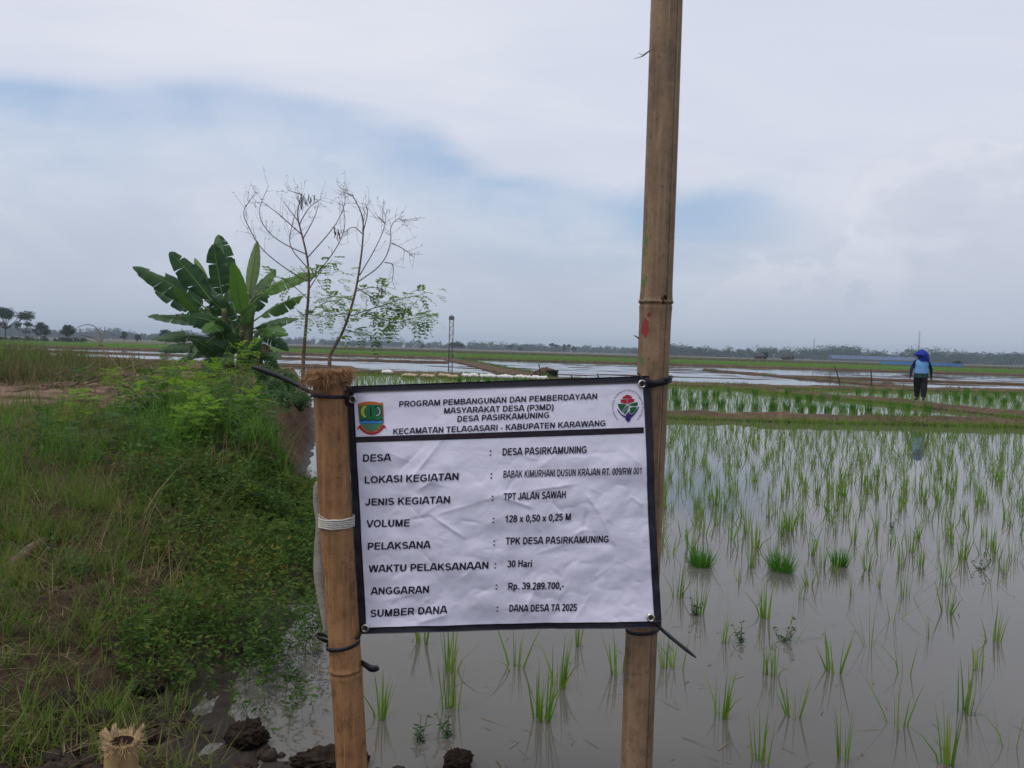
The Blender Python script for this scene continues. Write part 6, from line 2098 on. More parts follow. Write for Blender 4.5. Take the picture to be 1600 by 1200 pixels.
# straw and leaf bits drifting on the water
n = 420
yy = 2.5 + 11 * rng.random(n) ** 1.8; xx = rng.uniform(-0.3, 0.72, n) * yy
k = shore_dist(xx, yy) < -0.1
xx, yy = xx[k], yy[k]; n = len(xx)
V, F = blades(np.stack([xx, yy, np.full(n, 0.003)], 1), rng.uniform(0.02, 0.12, n), rng.uniform(0.002, 0.005, n), rng.uniform(0, 6.28, n), np.full(n, 1.55), rng.uniform(-0.03, 0.03, n), 3)
tag(link('floating_straw', quads_mesh('floating_straw', V, F, STRAW)), 'bits of straw drifting on the paddy water', None, None, 'stuff')


# ------------------------------------------------------------------ grass on the bunds
def bund_grass(idx_, n, h, w, mat, lo=-1.0, hi=1.0, label=None, zmin=0.01, patch=0.4):
    C, Nn, V = BUNDS[idx_]
    nn, k = V.shape[:2]
    i = rng.integers(0, nn - 1, n); u = rng.uniform((lo + 1) / 2, (hi + 1) / 2, n) * (k - 1.001)
    j = u.astype(int); f = (u - j)[:, None]; fi = rng.random(n)[:, None]
    a = V[i, j] * (1 - f) + V[i, j + 1] * f; b_ = V[i + 1, j] * (1 - f) + V[i + 1, j + 1] * f
    P = a * (1 - fi) + b_ * fi
    keep_ = (P[:, 2] > zmin) & (rng.random(n) < sstep(patch, patch + 0.2, fbm(P[:, 0] * 0.7, P[:, 1] * 0.7, 91 + idx_)))
    P = P[keep_]; n = len(P)
    Vv, F = blades(P - (0, 0, 0.01), rng.uniform(h[0], h[1], n), rng.uniform(w[0], w[1], n), rng.uniform(0, 6.28, n), rng.uniform(0, 0.7, n), rng.uniform(0, 0.8, n), 3)
    return tag(link('bund_grass', quads_mesh('bund_grass', Vv, F, mat)), label, None, None, 'stuff')


bund_grass(0, 16000, (0.04, 0.13), (0.007, 0.012), GRASS, -1, 1, 'short grass on the nearest earth bund', 0.0, 0.42)
bund_grass(0, 9000, (0.08, 0.22), (0.008, 0.013), RICE, -1, -0.80, 'green fringe along the foot of the nearest bund', -0.07, 0.22)
bund_grass(0, 9000, (0.08, 0.20), (0.008, 0.013), RICE, 0.80, 1, 'green fringe along the foot of the nearest bund', -0.07, 0.30)
bund_grass(1, 5000, (0.04, 0.12), (0.009, 0.014), GRASS, -1, 1, 'sparse grass on the bund being walked on', 0.0, 0.50)
bund_grass(1, 3500, (0.08, 0.2), (0.010, 0.014), RICE, -1, -0.8, 'green fringe beside the bund being walked on', -0.07, 0.3)
bund_grass(2, 14000, (0.05, 0.16), (0.012, 0.020), GRASS, -1, 1, 'grass on the bund with the sacks', 0.0, 0.42)
bund_grass(3, 3500, (0.06, 0.16), (0.015, 0.022), GRASS, -1, 1, 'grass on the bund across the water', 0.0, 0.45)
bund_grass(4, 16000, (0.08, 0.22), (0.018, 0.028), GRASS_LUSH, -1.0, -0.35, 'green grass strip along the far diagonal bund', 0.0, 0.15)
bund_grass(8, 9000, (0.10, 0.25), (0.03, 0.05), GRASS, -1, 1, 'grass on the edge of the green field', 0.0, 0.35)

# young crop standing in the green field, seen almost edge on
n = 60000
yy = 98 + 74 * rng.random(n) ** 1.6; xx = rng.uniform(-0.80, 0.80, n) * yy
yy = yy + 3.0
V, F = blades(np.stack([xx, yy, np.full(n, 0.08)], 1), rng.uniform(0.12, 0.30, n), rng.uniform(0.06, 0.12, n), rng.uniform(0, 6.28, n), rng.uniform(0, 0.4, n), rng.uniform(0, 0.5, n), 3, twist=rng.uniform(-0.5, 0.5, n))
CROP = leafy('young_crop', [(0.090, 0.180, 0.030), (0.135, 0.240, 0.040), (0.180, 0.275, 0.058)], 0.7, 0.35, 0.15, patch=0.06)
tag(link('young_crop', quads_mesh('young_crop', V, F, CROP)), 'bright green young crop covering the far field', None, None, 'stuff')
n = 24000
yy = 182 + 150 * rng.random(n) ** 1.4; xx = rng.uniform(-0.3, 0.85, n) * yy
V, F = blades(np.stack([xx, yy, np.full(n, 0.10)], 1), rng.uniform(0.15, 0.40, n), rng.uniform(0.12, 0.25, n), rng.uniform(0, 6.28, n), rng.uniform(0, 0.5, n), rng.uniform(0, 0.5, n), 3, twist=rng.uniform(-0.5, 0.5, n))
tag(link('field_stubble', quads_mesh('field_stubble', V, F, GRASS_DRY)), 'dull stubble in the field beyond the green one', None, None, 'stuff')

# ------------------------------------------------------------------ white sacks, sluice, stakes
def sack_mesh(L, W, H, seed):
    rs = np.random.default_rng(seed)
    nu, nv = 26, 16
    V = []
    for i in range(nu):
        t = -1 + 2 * i / (nu - 1)
        prof = max(0.02, (1 - abs(t) ** 5)) ** 0.5
        for j in range(nv):
            a = j / nv * 2 * math.pi
            c, s_ = math.cos(a), math.sin(a)
            y_ = math.copysign(abs(c) ** 0.75, c) * W / 2 * prof; z_ = math.copysign(abs(s_) ** 0.8, s_) * H / 2 * prof
            z_ *= 1 + 0.18 * math.sin(t * 5 + seed) * (s_ > 0)
            V.append((t * L / 2 * (1 + 0.02 * math.sin(a * 3)), y_ + 0.015 * math.sin(t * 9 + a), z_ + 0.012 * math.sin(t * 13 + seed) + H * 0.42))
    b = MB()
    b.add(V, [(i * nv + j, (i + 1) * nv + j, (i + 1) * nv + (j + 1) % nv, i * nv + (j + 1) % nv) for i in range(nu - 1) for j in range(nv)] + [tuple(range(nv)), tuple((nu - 1) * nv + j for j in range(nv))[::-1]])
    return b


SACK_W = plain('white_sack', (0.66, 0.65, 0.63), 0.8, 0.2, 0.12, 9, 0.3)
SACK_B = plain('earthy_sack', (0.42, 0.33, 0.23), 0.9, 0.15, 0.3, 6, 0.4)
for i, (px_, py_, L_, mt_, lab) in enumerate([
        (605, 584, 0.55, SACK_W, 'lone white sack on the bund behind the short post'), (640, 589, 0.75, SACK_B, 'flat earth-stained sack, first of the row from the left'), (668, 590, 0.70, SACK_B, 'earth-stained sack, second of the row from the left'),
        (694, 589, 0.6, SACK_B, 'rounded earth-stained sack beside the white ones'), (708, 591, 0.5, SACK_B, 'small earth-stained sack touching the first white one'), (735, 589.5, 0.86, SACK_W, 'white sack, first of the five white ones from the left'),
        (763, 590.5, 0.86, SACK_W, 'white sack, second of the five white ones from the left'), (790, 591.5, 0.86, SACK_W, 'white sack in the middle of the five white ones'), (816, 592, 0.86, SACK_W, 'white sack, fourth of the five white ones from the left'),
        (842, 593, 0.86, SACK_W, 'white sack nearest the brown sluice mound')]):
    p = on(px_, py_, 0.02)
    b = sack_mesh(L_, 0.36, 0.20 if mt_ is SACK_W else 0.17, i + 1)
    tag(b.build('sack', mt_, loc=(p[0], p[1], 0.02)), lab, 'sack', 'row of sacks along the bund').rotation_euler = (0, 0, R(-14 + 5 * (i % 3)))

p = on(862, 590, 0.05)
sl = thing('sluice_box', (p[0], p[1], 0.0), 'small grey concrete sluice box on the bund behind the banner', 'sluice')
CONC = plain('old_concrete', (0.085, 0.072, 0.062), 0.9, 0.2, 0.4, 6, 0.5)
for (c, s_) in (((-0.27, 0, 0.20), (0.08, 0.5, 0.42)), ((0.27, 0, 0.20), (0.08, 0.5, 0.42)), ((0, 0.21, 0.19), (0.46, 0.08, 0.40)), ((0, -0.02, 0.42), (0.66, 0.52, 0.05))):
    b = MB(); b.box(c, s_); b.build('slab', CONC, sl, False)
cm = clod('brown earth mound beside the concrete sluice box', on(851, 591, 0.0), (0.55, 0.40, 0.30), 41, BUND, 0.4)
cm.name = 'earth_mound'; cm['category'] = 'earth mound'; del cm['group']
STAKE = plain('stake_wood', (0.060, 0.048, 0.038), 0.9, 0.1, 0.3, 8)


def stake(label, foot, top, Y_, r, group='thin stakes in the paddies'):
    f_ = at(foot[0], foot[1], Y_); t_ = at(top[0], top[1], Y_)
    f_[2] = min(f_[2], 0.02) - 0.05
    b = MB()
    P = np.array([f_ * (1 - q) + t_ * q for q in np.linspace(0, 1, 6)]); P[2:4, 0] += r * 0.7
    b.tube(P - f_, np.linspace(r * 1.15, r * 0.8, 6), 7)
    return tag(b.build('stake', STAKE, loc=f_), label, 'stake', group)


stake('leaning dark stick at the concrete sluice box', (845, 584), (842, 568), 36.5, 0.030)
stake('short stake just right of the sluice box', (893, 592), (893, 585), 36.0, 0.035)
stake('taller short stake between the sluice and the tall pole', (934, 593), (934, 584), 35.6, 0.035)
stake('short stake third from the sluice box', (953, 593), (953, 588), 35.4, 0.03)
stake('short stake left of the tall pole', (978, 594), (978, 587), 35.2, 0.03)
stake('leaning stick in the water left of the walking person', (1314, 604), (1304, 572), 38.0, 0.032)
stake('upright stake between the leaning stick and the person', (1361, 606), (1361, 577), 38.0, 0.036)
stake('thin faint stake left of the leaning stick', (1297, 602), (1297, 580), 38.4, 0.016)

# ------------------------------------------------------------------ lattice mast by the diagonal bund
STEEL = plain('dull_steel', (0.115, 0.115, 0.120), 0.6, 0.4, 0.3, 4)
MY = 84.0
mf = at(704, 563, MY); mf[2] = 0.1
mt_top = at(704, 499, MY)[2]
mast = thing('lattice_mast', mf, 'thin steel lattice mast standing on the diagonal bund', 'mast')
H_ = mt_top - mf[2]; hw = 0.20
for sx_ in (-1, 1):
    for sy_ in (-1, 1):
        b = MB(); b.tube([(sx_ * hw, sy_ * hw, -0.4), (sx_ * hw, sy_ * hw, H_)], 0.038, 6); b.build('leg', STEEL, mast)
nb = 9
for i in range(nb):
    z0, z1 = 0.35 + (H_ - 0.5) * i / nb, 0.35 + (H_ - 0.5) * (i + 1) / nb
    for sy_ in (-1, 1):
        b = MB(); sg = 1 if i % 2 else -1
        b.tube([(-hw * sg, sy_ * hw, z0), (hw * sg, sy_ * hw, z1)], 0.018, 5); b.build('brace', STEEL, mast)
    for sx_ in (-1, 1):
        b = MB(); b.tube([(sx_ * hw, -hw, z0), (sx_ * hw, hw, z1)], 0.018, 5); b.build('brace', STEEL, mast)
b = MB(); b.box((0, 0, H_ + 0.10), (0.56, 0.5, 0.34)); b.add([(-0.3, -0.27, H_ + 0.27), (0.3, -0.27, H_ + 0.27), (0.3, 0.27, H_ + 0.27), (-0.3, 0.27, H_ + 0.27), (0, 0, H_ + 0.52)], [(0, 1, 4), (1, 2, 4), (2, 3, 4), (3, 0, 4), (3, 2, 1, 0)])
b.build('head_box', STEEL, mast, False)


def far_mast(label, px_, ytop, D):
    f_ = at(px_, 562, D); f_[2] = 0.15
    t_ = at(px_, ytop, D)
    m_ = thing('antenna_mast', f_, label, 'mast', 'far antenna masts')
    H_ = t_[2] - f_[2]
    P3 = [(0.7 * math.cos(a), 0.7 * math.sin(a)) for a in (0.5, 2.6, 4.7)]
    for (x_, y_) in P3:
        b = MB(); b.tube([(x_, y_, -0.3), (x_ * 0.4, y_ * 0.4, H_)], 0.14, 5); b.build('leg', STEEL, m_)
    nb_ = 14
    for i in range(nb_):
        q0, q1 = i / nb_, (i + 1) / nb_
        for a_ in range(3):
            (x0, y0), (x1, y1) = P3[a_], P3[(a_ + 1) % 3]
            s0, s1 = 1 - 0.6 * q0, 1 - 0.6 * q1
            b = MB(); b.tube([(x0 * s0, y0 * s0, H_ * q0), (x1 * s1, y1 * s1, H_ * q1)], 0.07, 4); b.build('brace', STEEL, m_)


far_mast('far thin antenna mast above the tree line, right of the tall pole', 1271, 529, 760)
far_mast('taller far antenna mast rising behind the walking person', 1435, 517, 760)

# ------------------------------------------------------------------ huts, long shed and blue sheet fence
THATCH = plain('hut_roof', (0.060, 0.050, 0.045), 0.95, 0.1, 0.3, 1.5)
HWOOD = plain('hut_wood', (0.085, 0.060, 0.045), 0.9, 0.1, 0.3, 2)


def hut(label, px_, py_, D, w, h):
    f_ = at(px_, py_, D); f_[2] = 0.12
    r_ = thing('field_hut', f_, label, 'hut', 'small huts in the fields')
    for sx_ in (-1, 1):
        for sy_ in (-1, 1):
            b = MB(); b.tube([(sx_ * w * 0.4, sy_ * w * 0.35, -0.1), (sx_ * w * 0.4, sy_ * w * 0.35, h * 0.62)], 0.08, 6); b.build('post', HWOOD, r_)
    b = MB(); b.box((0, 0, 0.55), (w * 0.84, w * 0.74, 0.12)); b.build('platform', HWOOD, r_, False)
    b = MB(); b.box((0, w * 0.33, h * 0.36), (w * 0.80, 0.06, h * 0.36)); b.build('wall', HWOOD, r_, False)
    a = w * 0.58
    b = MB(); b.add([(-a, -a, h * 0.58), (a, -a, h * 0.58), (a, a, h * 0.58), (-a, a, h * 0.58), (-a * 0.7, 0, h), (a * 0.7, 0, h)], [(0, 1, 5, 4), (1, 2, 5), (2, 3, 4, 5), (3, 0, 4), (3, 2, 1, 0)])
    b.build('roof', THATCH, r_, False)


hut('small dark field hut under the round tree, right of the tall pole', 1186, 562, 270, 3.0, 2.6)
hut('field hut with sloping roof, second from the tall pole', 1229, 563, 270, 3.0, 2.5)
BLUE_ROOF = plain('blue_grey_roof', (0.050, 0.080, 0.150), 0.7, 0.3, 0.15, 0.1)
BLUE_TARP = plain('blue_sheet', (0.030, 0.16, 0.42), 0.6, 0.3, 0.15, 0.4)
f_ = at(1362, 566, 520); f_[2] = 0.15
sh = thing('long_shed', f_, 'long low shed with blue grey roof in front of the far trees', 'shed')
b = MB(); b.box((0, 0, 0.7), (56, 9, 1.6)); b.build('wall', plain('shed_wall', (0.11, 0.11, 0.12), 0.9), sh, False)
b = MB(); b.add([(-28.5, -5, 1.4), (28.5, -5, 1.4), (28.5, 5, 1.4), (-28.5, 5, 1.4), (-28.5, 0, 3.8), (28.5, 0, 3.8)], [(0, 1, 5, 4), (1, 2, 5), (2, 3, 4, 5), (3, 0, 4), (3, 2, 1, 0)]); b.build('roof', BLUE_ROOF, sh, False)
f0 = at(1376, 572, 235); f1 = at(1504, 577, 215)
fo = np.array([f0[0], f0[1], 0.12])
fn_ = thing('sheet_fence', fo, 'long bright blue plastic sheet fence beyond the walking person', 'fence')
nseg = 12
for i in range(nseg + 1):
    q = f0 + (f1 - f0) * i / nseg - fo; b = MB(); b.tube([(q[0], q[1], -0.2), (q[0], q[1], 1.05)], 0.05, 6); b.build('post', STAKE, fn_)
for i in range(nseg):
    a_ = f0 + (f1 - f0) * i / nseg - fo; c_ = f0 + (f1 - f0) * (i + 1) / nseg - fo
    m_ = (a_ + c_) / 2
    b = MB()
    hh0 = 0.95 + 0.08 * math.sin(i * 2.1)
    b.add([(a_[0], a_[1] - 0.06, -0.1), (c_[0], c_[1] - 0.06, -0.1), (c_[0], c_[1] - 0.06, hh0), (m_[0], m_[1] - 0.14, hh0 - 0.12), (a_[0], a_[1] - 0.06, hh0),
           (a_[0], a_[1] - 0.02, -0.1), (c_[0], c_[1] - 0.02, -0.1), (c_[0], c_[1] - 0.02, hh0), (m_[0], m_[1] - 0.10, hh0 - 0.12), (a_[0], a_[1] - 0.02, hh0)], [(0, 1, 2, 3, 4), (9, 8, 7, 6, 5), (0, 5, 6, 1), (2, 7, 8, 3), (3, 8, 9, 4)])
    b.build('sheet', BLUE_TARP, fn_, False)

# ------------------------------------------------------------------ far trees
def crown_cards(clumps, n, size, rs, flat_=1.0):
    C = np.array([c[:3] for c in clumps]); Rr = np.array([c[3] for c in clumps])
    pr = Rr ** 2 / (Rr ** 2).sum()
    k = rs.choice(len(C), n, p=pr)
    d = rs.normal(size=(n, 3)); d /= np.linalg.norm(d, axis=1)[:, None]
    r = rs.random(n) ** (1 / 2.2)
    P = C[k] + d * (Rr[k] * r)[:, None] * np.array([1, 1, 0.72 * flat_])
    L = rs.uniform(0.7, 1.3, n) * size
    ax_ = rs.normal(size=(n, 3)); nr_ = rs.normal(size=(n, 3)) + (0, -0.4, 0.6)
    return cards(P, ax_, nr_, L, L * rs.uniform(0.5, 0.9, n), 0.1)


def far_tree(label, px_, ybase, ytop, D, wpx, shape, seed, leaves=900, group='trees standing apart in the far fields', mat=FAR_LEAF):
    rs = np.random.default_rng(seed)
    f_ = at(px_, ybase, D); f_[2] = 0.1
    H = at(px_, ytop, D)[2] - 0.1
    W = wpx / FPX * D
    root = thing('tree', f_, label, 'tree', group)
    clumps = []
    if shape == 'umbrella':
        zc, nl = 0.70, 26
        for _ in range(nl):
            a = rs.uniform(0, 6.28); r = W * 0.46 * math.sqrt(rs.random())
            clumps.append((r * math.cos(a), r * math.sin(a), H * (0.78 + 0.16 * (1 - (r / (W * 0.5)) ** 2)) + rs.normal(0, H * 0.035), W * rs.uniform(0.09, 0.16)))
        for _ in range(6):
            a = rs.uniform(0, 6.28); r = W * rs.uniform(0.2, 0.45)
            clumps.append((r * math.cos(a), r * math.sin(a), H * rs.uniform(0.42, 0.62), W * rs.uniform(0.07, 0.11)))
    elif shape == 'palm':
        for _ in range(9):
            a = rs.uniform(0, 6.28); clumps.append((W * 0.3 * math.cos(a), W * 0.3 * math.sin(a), H * rs.uniform(0.84, 0.97), W * 0.17))
    elif shape == 'tall':
        for _ in range(12):
            a = rs.uniform(0, 6.28); r = W * 0.25 * rs.random(); clumps.append((r * math.cos(a), r * math.sin(a), H * rs.uniform(0.45, 0.92), W * rs.uniform(0.16, 0.26)))
    else:
        for _ in range(20):
            a = rs.uniform(0, 6.28); t = rs.uniform(0.30, 0.90); r = W * 0.36 * math.sqrt(rs.random()) * math.sin(math.pi * min(0.95, max(0.25, t)))
            clumps.append((r * math.cos(a), r * math.sin(a), H * t, W * rs.uniform(0.11, 0.20)))
    b = MB()
    fork = H * (0.42 if shape != 'palm' else 0.85)
    bend = rs.normal(0, 0.04) * H
    b.tube([(0, 0, -0.3), (bend * 0.4, 0, fork * 0.5), (bend, 0, fork)], [H * 0.035, H * 0.026, H * 0.020], 8)
    for c in clumps[::2]:
        b.tube([(bend, 0, fork * 0.92), ((bend + c[0]) * 0.5, c[1] * 0.5, (fork + c[2]) * 0.5 - 0.03 * H), c[:3]], [H * 0.016, H * 0.010, H * 0.004], 5)
    b.build('trunk', BARK, root)
    V, F = crown_cards(clumps, leaves, max(0.22, 0.0016 * D), rs)
    link('crown', quads_mesh('crown', V, F, mat), root)


far_tree('large spreading tree with umbrella crown at the left edge', 8, 531, 485, 185, 78, 'umbrella', 1, 6500)
far_tree('thin-leaved tree right of the large umbrella tree', 40, 530, 503, 190, 26, 'umbrella', 2, 500)
far_tree('rounded tree left of the pair by the far water', 64, 531, 502, 185, 30, 'round', 3, 1500)
far_tree('dark bushy tree standing alone above the dead branches', 107, 529, 507, 190, 30, 'round', 4, 1500)
far_tree('small round tree on the far plain left of the banana clump', 194, 532, 518, 260, 12, 'round', 5, 500)
far_tree('low tree close to the left of the banana clump', 215, 533, 523, 265, 13, 'round', 6, 400)
far_tree('tree half hidden by the left banana leaves', 258, 535, 514, 200, 26, 'round', 7, 900)
far_tree('flat-topped tree behind the lattice mast', 714, 549, 537, 400, 24, 'umbrella', 8, 700)
far_tree('small flat-topped tree right of the lattice mast', 797, 551, 540, 520, 11, 'umbrella', 9, 300)
far_tree('small tree second right of the lattice mast', 813, 551, 542, 520, 8, 'round', 10, 250)
far_tree('tall palm-like tree left of a close group', 861, 552, 537, 560, 8, 'palm', 11, 260)
far_tree('slender tree beside the palm-like one', 868, 552, 539, 560, 6, 'palm', 12, 200)
far_tree('tall thin tree in the group behind the banner, left one', 881, 553, 538, 560, 6, 'tall', 13, 260)
far_tree('tall thin tree in the group behind the banner, middle one', 889, 553, 539, 560, 7, 'palm', 14, 260)
far_tree('tall thin tree in the group behind the banner, right one', 897, 553, 540, 560, 8, 'tall', 15, 260)
far_tree('round tree among the far hedge left of the mast', 660, 547, 538, 520, 9, 'round', 16, 300)
far_tree('small dark tree left of the mast near the leafy shoots', 590, 546, 536, 420, 11, 'round', 17, 350)
far_tree('round dark tree over the first field hut', 1194, 562, 550, 275, 15, 'round', 18, 700)
far_tree('small round tree behind the second field hut', 1236, 563, 554, 275, 10, 'round', 19, 400)
far_tree('bushy tree just right of the tall pole on the horizon', 1056, 558, 546, 640, 16, 'round', 20, 500)
far_tree('bare-looking bush at the right end of the blue sheet fence', 1496, 576, 565, 230, 16, 'umbrella', 21, 300)
far_tree('big rounded tree on the horizon near the right edge', 1585, 571, 552, 600, 34, 'round', 22, 900)
far_tree('rounded tree on the horizon left of the big one', 1545, 571, 556, 620, 30, 'round', 23, 800)

# the wooded horizon: one mass
def woodland(name, D, x0, x1, n, hlo, hhi, label, seed, per=130):
    rs = np.random.default_rng(seed)
    out_ = []
    for i in range(n):
        px_ = rs.uniform(x0, x1); d_ = D * rs.uniform(0.92, 1.12)
        x_ = (px_ - 800) / FPX * d_
        H = rs.uniform(hlo, hhi) * (0.65 + 0.7 * float(vnoise(px_ * 0.013, 3.0, seed)))
        Wd = H * rs.uniform(0.8, 1.6)
        cl = [(rs.normal(0, Wd * 0.25), rs.normal(0, Wd * 0.25), H * rs.uniform(0.08, 0.80), Wd * rs.uniform(0.2, 0.34)) for _ in range(5)]
        v, f = crown_cards(cl, per, 0.0019 * D, rs)
        out_.append((v + np.array([x_, d_, 0.0]), f))
    V, F = cat_vf(out_)
    return tag(link(name, quads_mesh(name, V, F, FAR_LEAF)), label, None, None, 'stuff')


woodland('far_woodland', 640, 1030, 1700, 460, 5.2, 11.0, 'blue grey wooded horizon on the right', 3)
woodland('far_woodland', 900, 380, 1060, 330, 4.5, 9.5, 'low hazy tree line across the middle horizon', 5)
woodland('far_woodland', 760, -150, 400, 260, 5.0, 10.5, 'hazy tree line on the left horizon', 7)
woodland('far_woodland', 200, -120, 130, 70, 0.8, 1.8, 'scrub under the left edge trees', 9, 60)
woodland('far_woodland', 1400, -300, 1900, 420, 7.0, 15.0, 'pale farthest trees along the whole horizon', 11, 30)

# white egret-like specks and small houses far off are left to the haze; one white gable shows
f_ = at(1148, 557, 640); f_[2] = 0.15
hs = thing('far_house', f_, 'tiny white house among the far trees right of the tall pole', 'house')
b = MB(); b.box((0, 0, 1.3), (6, 5, 2.6)); b.build('wall', plain('white_wall', (0.6, 0.6, 0.58), 0.9), hs, False)
b = MB(); b.add([(-3.4, -3, 2.6), (3.4, -3, 2.6), (3.4, 3, 2.6), (-3.4, 3, 2.6), (-3.4, 0, 4.2), (3.4, 0, 4.2)], [(0, 1, 5, 4), (1, 2, 5), (2, 3, 4, 5), (3, 0, 4), (3, 2, 1, 0)]); b.build('roof', THATCH, hs, False)

# ------------------------------------------------------------------ the person walking away along the bund
PD = 24.5
pf = at(1437, 625, PD); PZ = 0.155
person = thing('person', (pf[0], pf[1], PZ), 'person in light blue vest and blue hood walking away along the earth bund', 'person')
person.rotation_euler = (0, 0, R(-14))
person.scale = (1.10, 1.10, 1.0)
CL_NAVY = plain('navy_sleeve', (0.012, 0.014, 0.060), 0.85, 0.15, 0.3, 12)
CL_TROUSER = plain('dark_trousers', (0.014, 0.015, 0.016), 0.85, 0.15, 0.4, 10)
CL_VEST = plain('light_blue_vest', (0.150, 0.340, 0.62), 0.8, 0.2, 0.2, 8)
CL_HOOD = plain('royal_blue_hood', (0.012, 0.028, 0.26), 0.75, 0.2, 0.25, 9)
CL_HEM = plain('dark_green_shirt_tail', (0.020, 0.050, 0.048), 0.85, 0.1, 0.3, 12)
SKIN = plain('brown_skin', (0.22, 0.115, 0.070), 0.6, 0.3, 0.15, 10)
SHOE = plain('sandal', (0.035, 0.026, 0.022), 0.8, 0.2, 0.2, 10)

J = {}; E = []; RAD = []


def jt(name, co_, r, parent=None):
    J[name] = len(J); RAD.append((co_, r))
    if parent: E.append((J[parent], J[name]))


jt('pelvis', (0, 0, 0.80), (0.150, 0.105)); jt('waist', (0, 0, 0.94), (0.130, 0.095), 'pelvis'); jt('chest', (0, 0.005, 1.12), (0.155, 0.105), 'waist'); jt('neckb', (0, 0.0, 1.27), (0.085, 0.075), 'chest')
jt('neck', (0, 0.01, 1.34), (0.050, 0.050), 'neckb'); jt('head0', (0, 0.02, 1.40), (0.070, 0.078), 'neck'); jt('head1', (0, 0.02, 1.48), (0.078, 0.092), 'head0'); jt('head2', (0, 0.015, 1.545), (0.050, 0.058), 'head1')
jt('nose', (0, 0.110, 1.445), (0.016, 0.016), 'head0')
for sg, nm, fwd in ((-1, 'l', 0.10), (1, 'r', -0.13)):
    jt(nm + 'hip', (sg * 0.080, 0, 0.74), (0.085, 0.085), 'pelvis'); jt(nm + 'knee', (sg * 0.068, fwd * 0.65 + 0.02, 0.42), (0.060, 0.062), nm + 'hip')
    jt(nm + 'ank', (sg * 0.058, fwd - 0.02, 0.085), (0.040, 0.042), nm + 'knee'); jt(nm + 'heel', (sg * 0.058, fwd - 0.02, 0.035), (0.036, 0.036), nm + 'ank'); jt(nm + 'toe', (sg * 0.068, fwd + 0.14, 0.026), (0.034, 0.024), nm + 'heel')
    jt(nm + 'sho', (sg * 0.165, 0, 1.235), (0.062, 0.062), 'neckb')
    sw = -0.14 if sg < 0 else 0.10
    jt(nm + 'elb', (sg * 0.262, sw * 0.25, 1.0), (0.045, 0.045), nm + 'sho'); jt(nm + 'wri', (sg * 0.305, sw + 0.02, 0.765), (0.030, 0.027), nm + 'elb'); jt(nm + 'palm', (sg * 0.314, sw + 0.03, 0.705), (0.020, 0.034), nm + 'wri')
    for q, (dyf, ln_) in enumerate(((-0.026, 0.062), (-0.009, 0.074), (0.009, 0.078), (0.026, 0.068))):
        jt('%sf%da' % (nm, q), (sg * 0.317, sw + 0.035 + dyf, 0.665), (0.0095, 0.0095), nm + 'palm'); jt('%sf%db' % (nm, q), (sg * 0.311, sw + 0.042 + dyf, 0.665 - ln_ * 0.55), (0.0085, 0.0085), '%sf%da' % (nm, q)); jt('%sf%dc' % (nm, q), (sg * 0.303, sw + 0.048 + dyf, 0.665 - ln_), (0.0075, 0.0075), '%sf%db' % (nm, q))
    jt(nm + 'th1', (sg * 0.300, sw + 0.072, 0.70), (0.010, 0.010), nm + 'palm'); jt(nm + 'th2', (sg * 0.292, sw + 0.088, 0.668), (0.0085, 0.0085), nm + 'th1')
me = bpy.data.meshes.new('body')
me.from_pydata([q[0] for q in RAD], E, []); me.update()
bo_ = link('body', me)
md = bo_.modifiers.new('skin', 'SKIN')
if not me.skin_vertices: me.skin_vertices.new(name='')
for i, q in enumerate(RAD):
    me.skin_vertices[0].data[i].radius = q[1]
me.skin_vertices[0].data[0].use_root = True
bo_.modifiers.new('sub', 'SUBSURF').levels = 2
bo_.modifiers['sub'].render_levels = 2
dg = bpy.context.evaluated_depsgraph_get()
body_me = bpy.data.meshes.new_from_object(bo_.evaluated_get(dg))
bpy.data.objects.remove(bo_)
body_me.name = 'body'
body_me.materials.clear()
for mt_ in (SKIN, CL_NAVY, CL_TROUSER, SHOE): body_me.materials.append(mt_)
for pg in body_me.polygons:
    c = pg.center
    ax_ = abs(c.x)
    if c.z > 1.32: mi_ = 0
    elif c.z < 0.055: mi_ = 3
    elif c.z < 0.13: mi_ = 0
    elif ax_ > 0.20 and c.z < 0.745: mi_ = 0
    elif c.z > 0.86 or ax_ > 0.20: mi_ = 1
    else: mi_ = 2
    pg.material_index = mi_; pg.use_smooth = True
link('body', body_me, person)


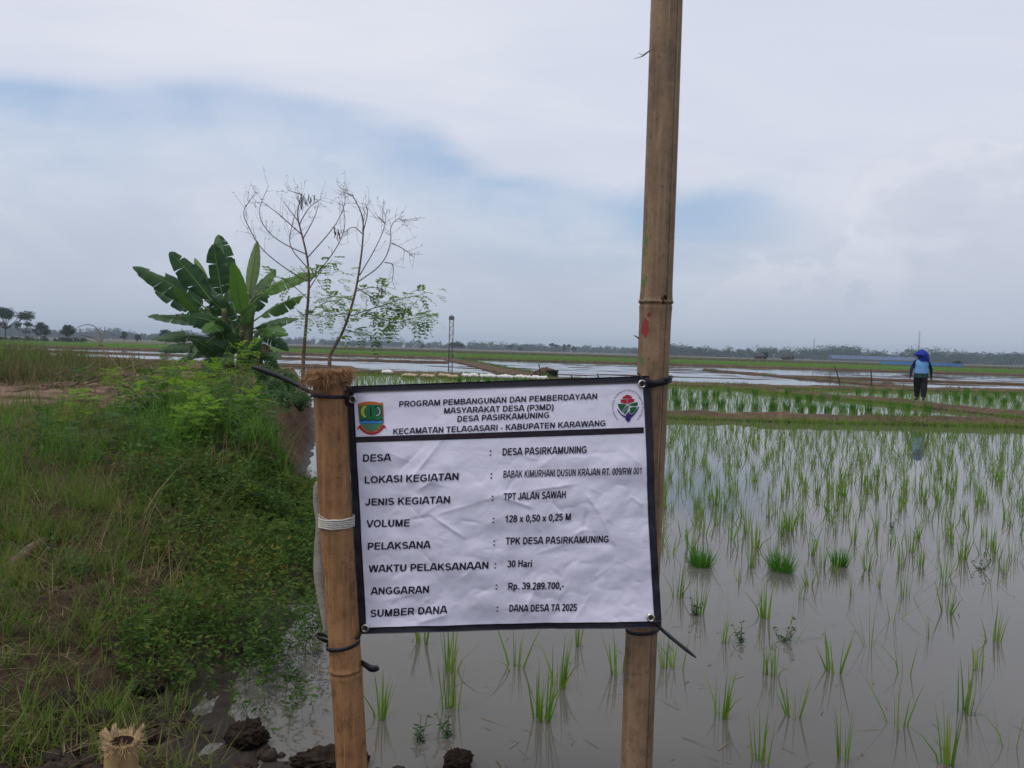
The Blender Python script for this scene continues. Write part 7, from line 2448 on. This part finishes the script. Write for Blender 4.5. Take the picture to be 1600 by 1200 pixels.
def shell(name, rings, mat, seg=28, closed=False, parent=person):
    """Garment as stacked rings: (z, cx, cy, rx, ry)."""
    V = []; a = np.arange(seg) / seg * 2 * np.pi
    for (z_, cx_, cy_, rx_, ry_) in rings:
        fold_ = 1 + 0.035 * np.sin(a * 5 + z_ * 11) + 0.02 * np.sin(a * 9 - z_ * 17)
        V.append(np.stack([cx_ + rx_ * np.cos(a) * fold_, cy_ + ry_ * np.sin(a) * fold_, np.full(seg, z_)], 1))
    n = len(rings)
    F = [(i * seg + j, i * seg + (j + 1) % seg, (i + 1) * seg + (j + 1) % seg, (i + 1) * seg + j) for i in range(n - 1) for j in range(seg)]
    if closed: F.append(tuple((n - 1) * seg + j for j in range(seg)))
    b = MB(); b.add(np.concatenate(V), F)
    return b.build(name, mat, parent)


shell('vest', [(0.865, 0, 0, 0.196, 0.140), (0.90, 0, 0, 0.192, 0.138), (1.0, 0, 0, 0.184, 0.134), (1.10, 0, 0, 0.190, 0.136), (1.18, 0, 0, 0.194, 0.130), (1.24, 0, 0, 0.188, 0.118), (1.285, 0, 0, 0.150, 0.100), (1.315, 0, 0, 0.085, 0.080)], CL_VEST)
shell('shirt_tail', [(0.72, 0, 0, 0.192, 0.142), (0.78, 0, 0, 0.188, 0.140), (0.88, 0, 0, 0.180, 0.130)], CL_HEM)
for sg, fwd in ((-1, 0.10), (1, -0.13)):
    shell('trouser_leg', [(0.12, sg * 0.060, fwd - 0.01, 0.066, 0.076), (0.25, sg * 0.063, fwd * 0.85, 0.074, 0.084), (0.42, sg * 0.070, fwd * 0.65 + 0.015, 0.088, 0.092), (0.60, sg * 0.085, fwd * 0.32 + 0.01, 0.096, 0.102), (0.78, sg * 0.072, 0, 0.104, 0.110)], CL_TROUSER, 20)
shell('hood', [(1.245, 0.03, -0.02, 0.135, 0.120), (1.30, 0.02, -0.02, 0.120, 0.112), (1.36, 0.02, -0.02, 0.125, 0.120), (1.415, 0.0, 0.0, 0.170, 0.160), (1.440, -0.02, 0.02, 0.210, 0.195), (1.475, -0.02, 0.02, 0.185, 0.178), (1.54, -0.005, 0.015, 0.125, 0.120), (1.585, 0.0, 0.01, 0.072, 0.072), (1.62, 0.005, 0.005, 0.034, 0.034), (1.640, 0.008, 0.0, 0.008, 0.008)], CL_HOOD, 28, True)
tailb = MB(); tailb.tube([(0.10, -0.08, 1.44), (0.135, -0.10, 1.36), (0.145, -0.105, 1.28), (0.150, -0.105, 1.22)], [0.03, 0.040, 0.030, 0.008], 10)
tailb.build('hood_corner', CL_HOOD, person)
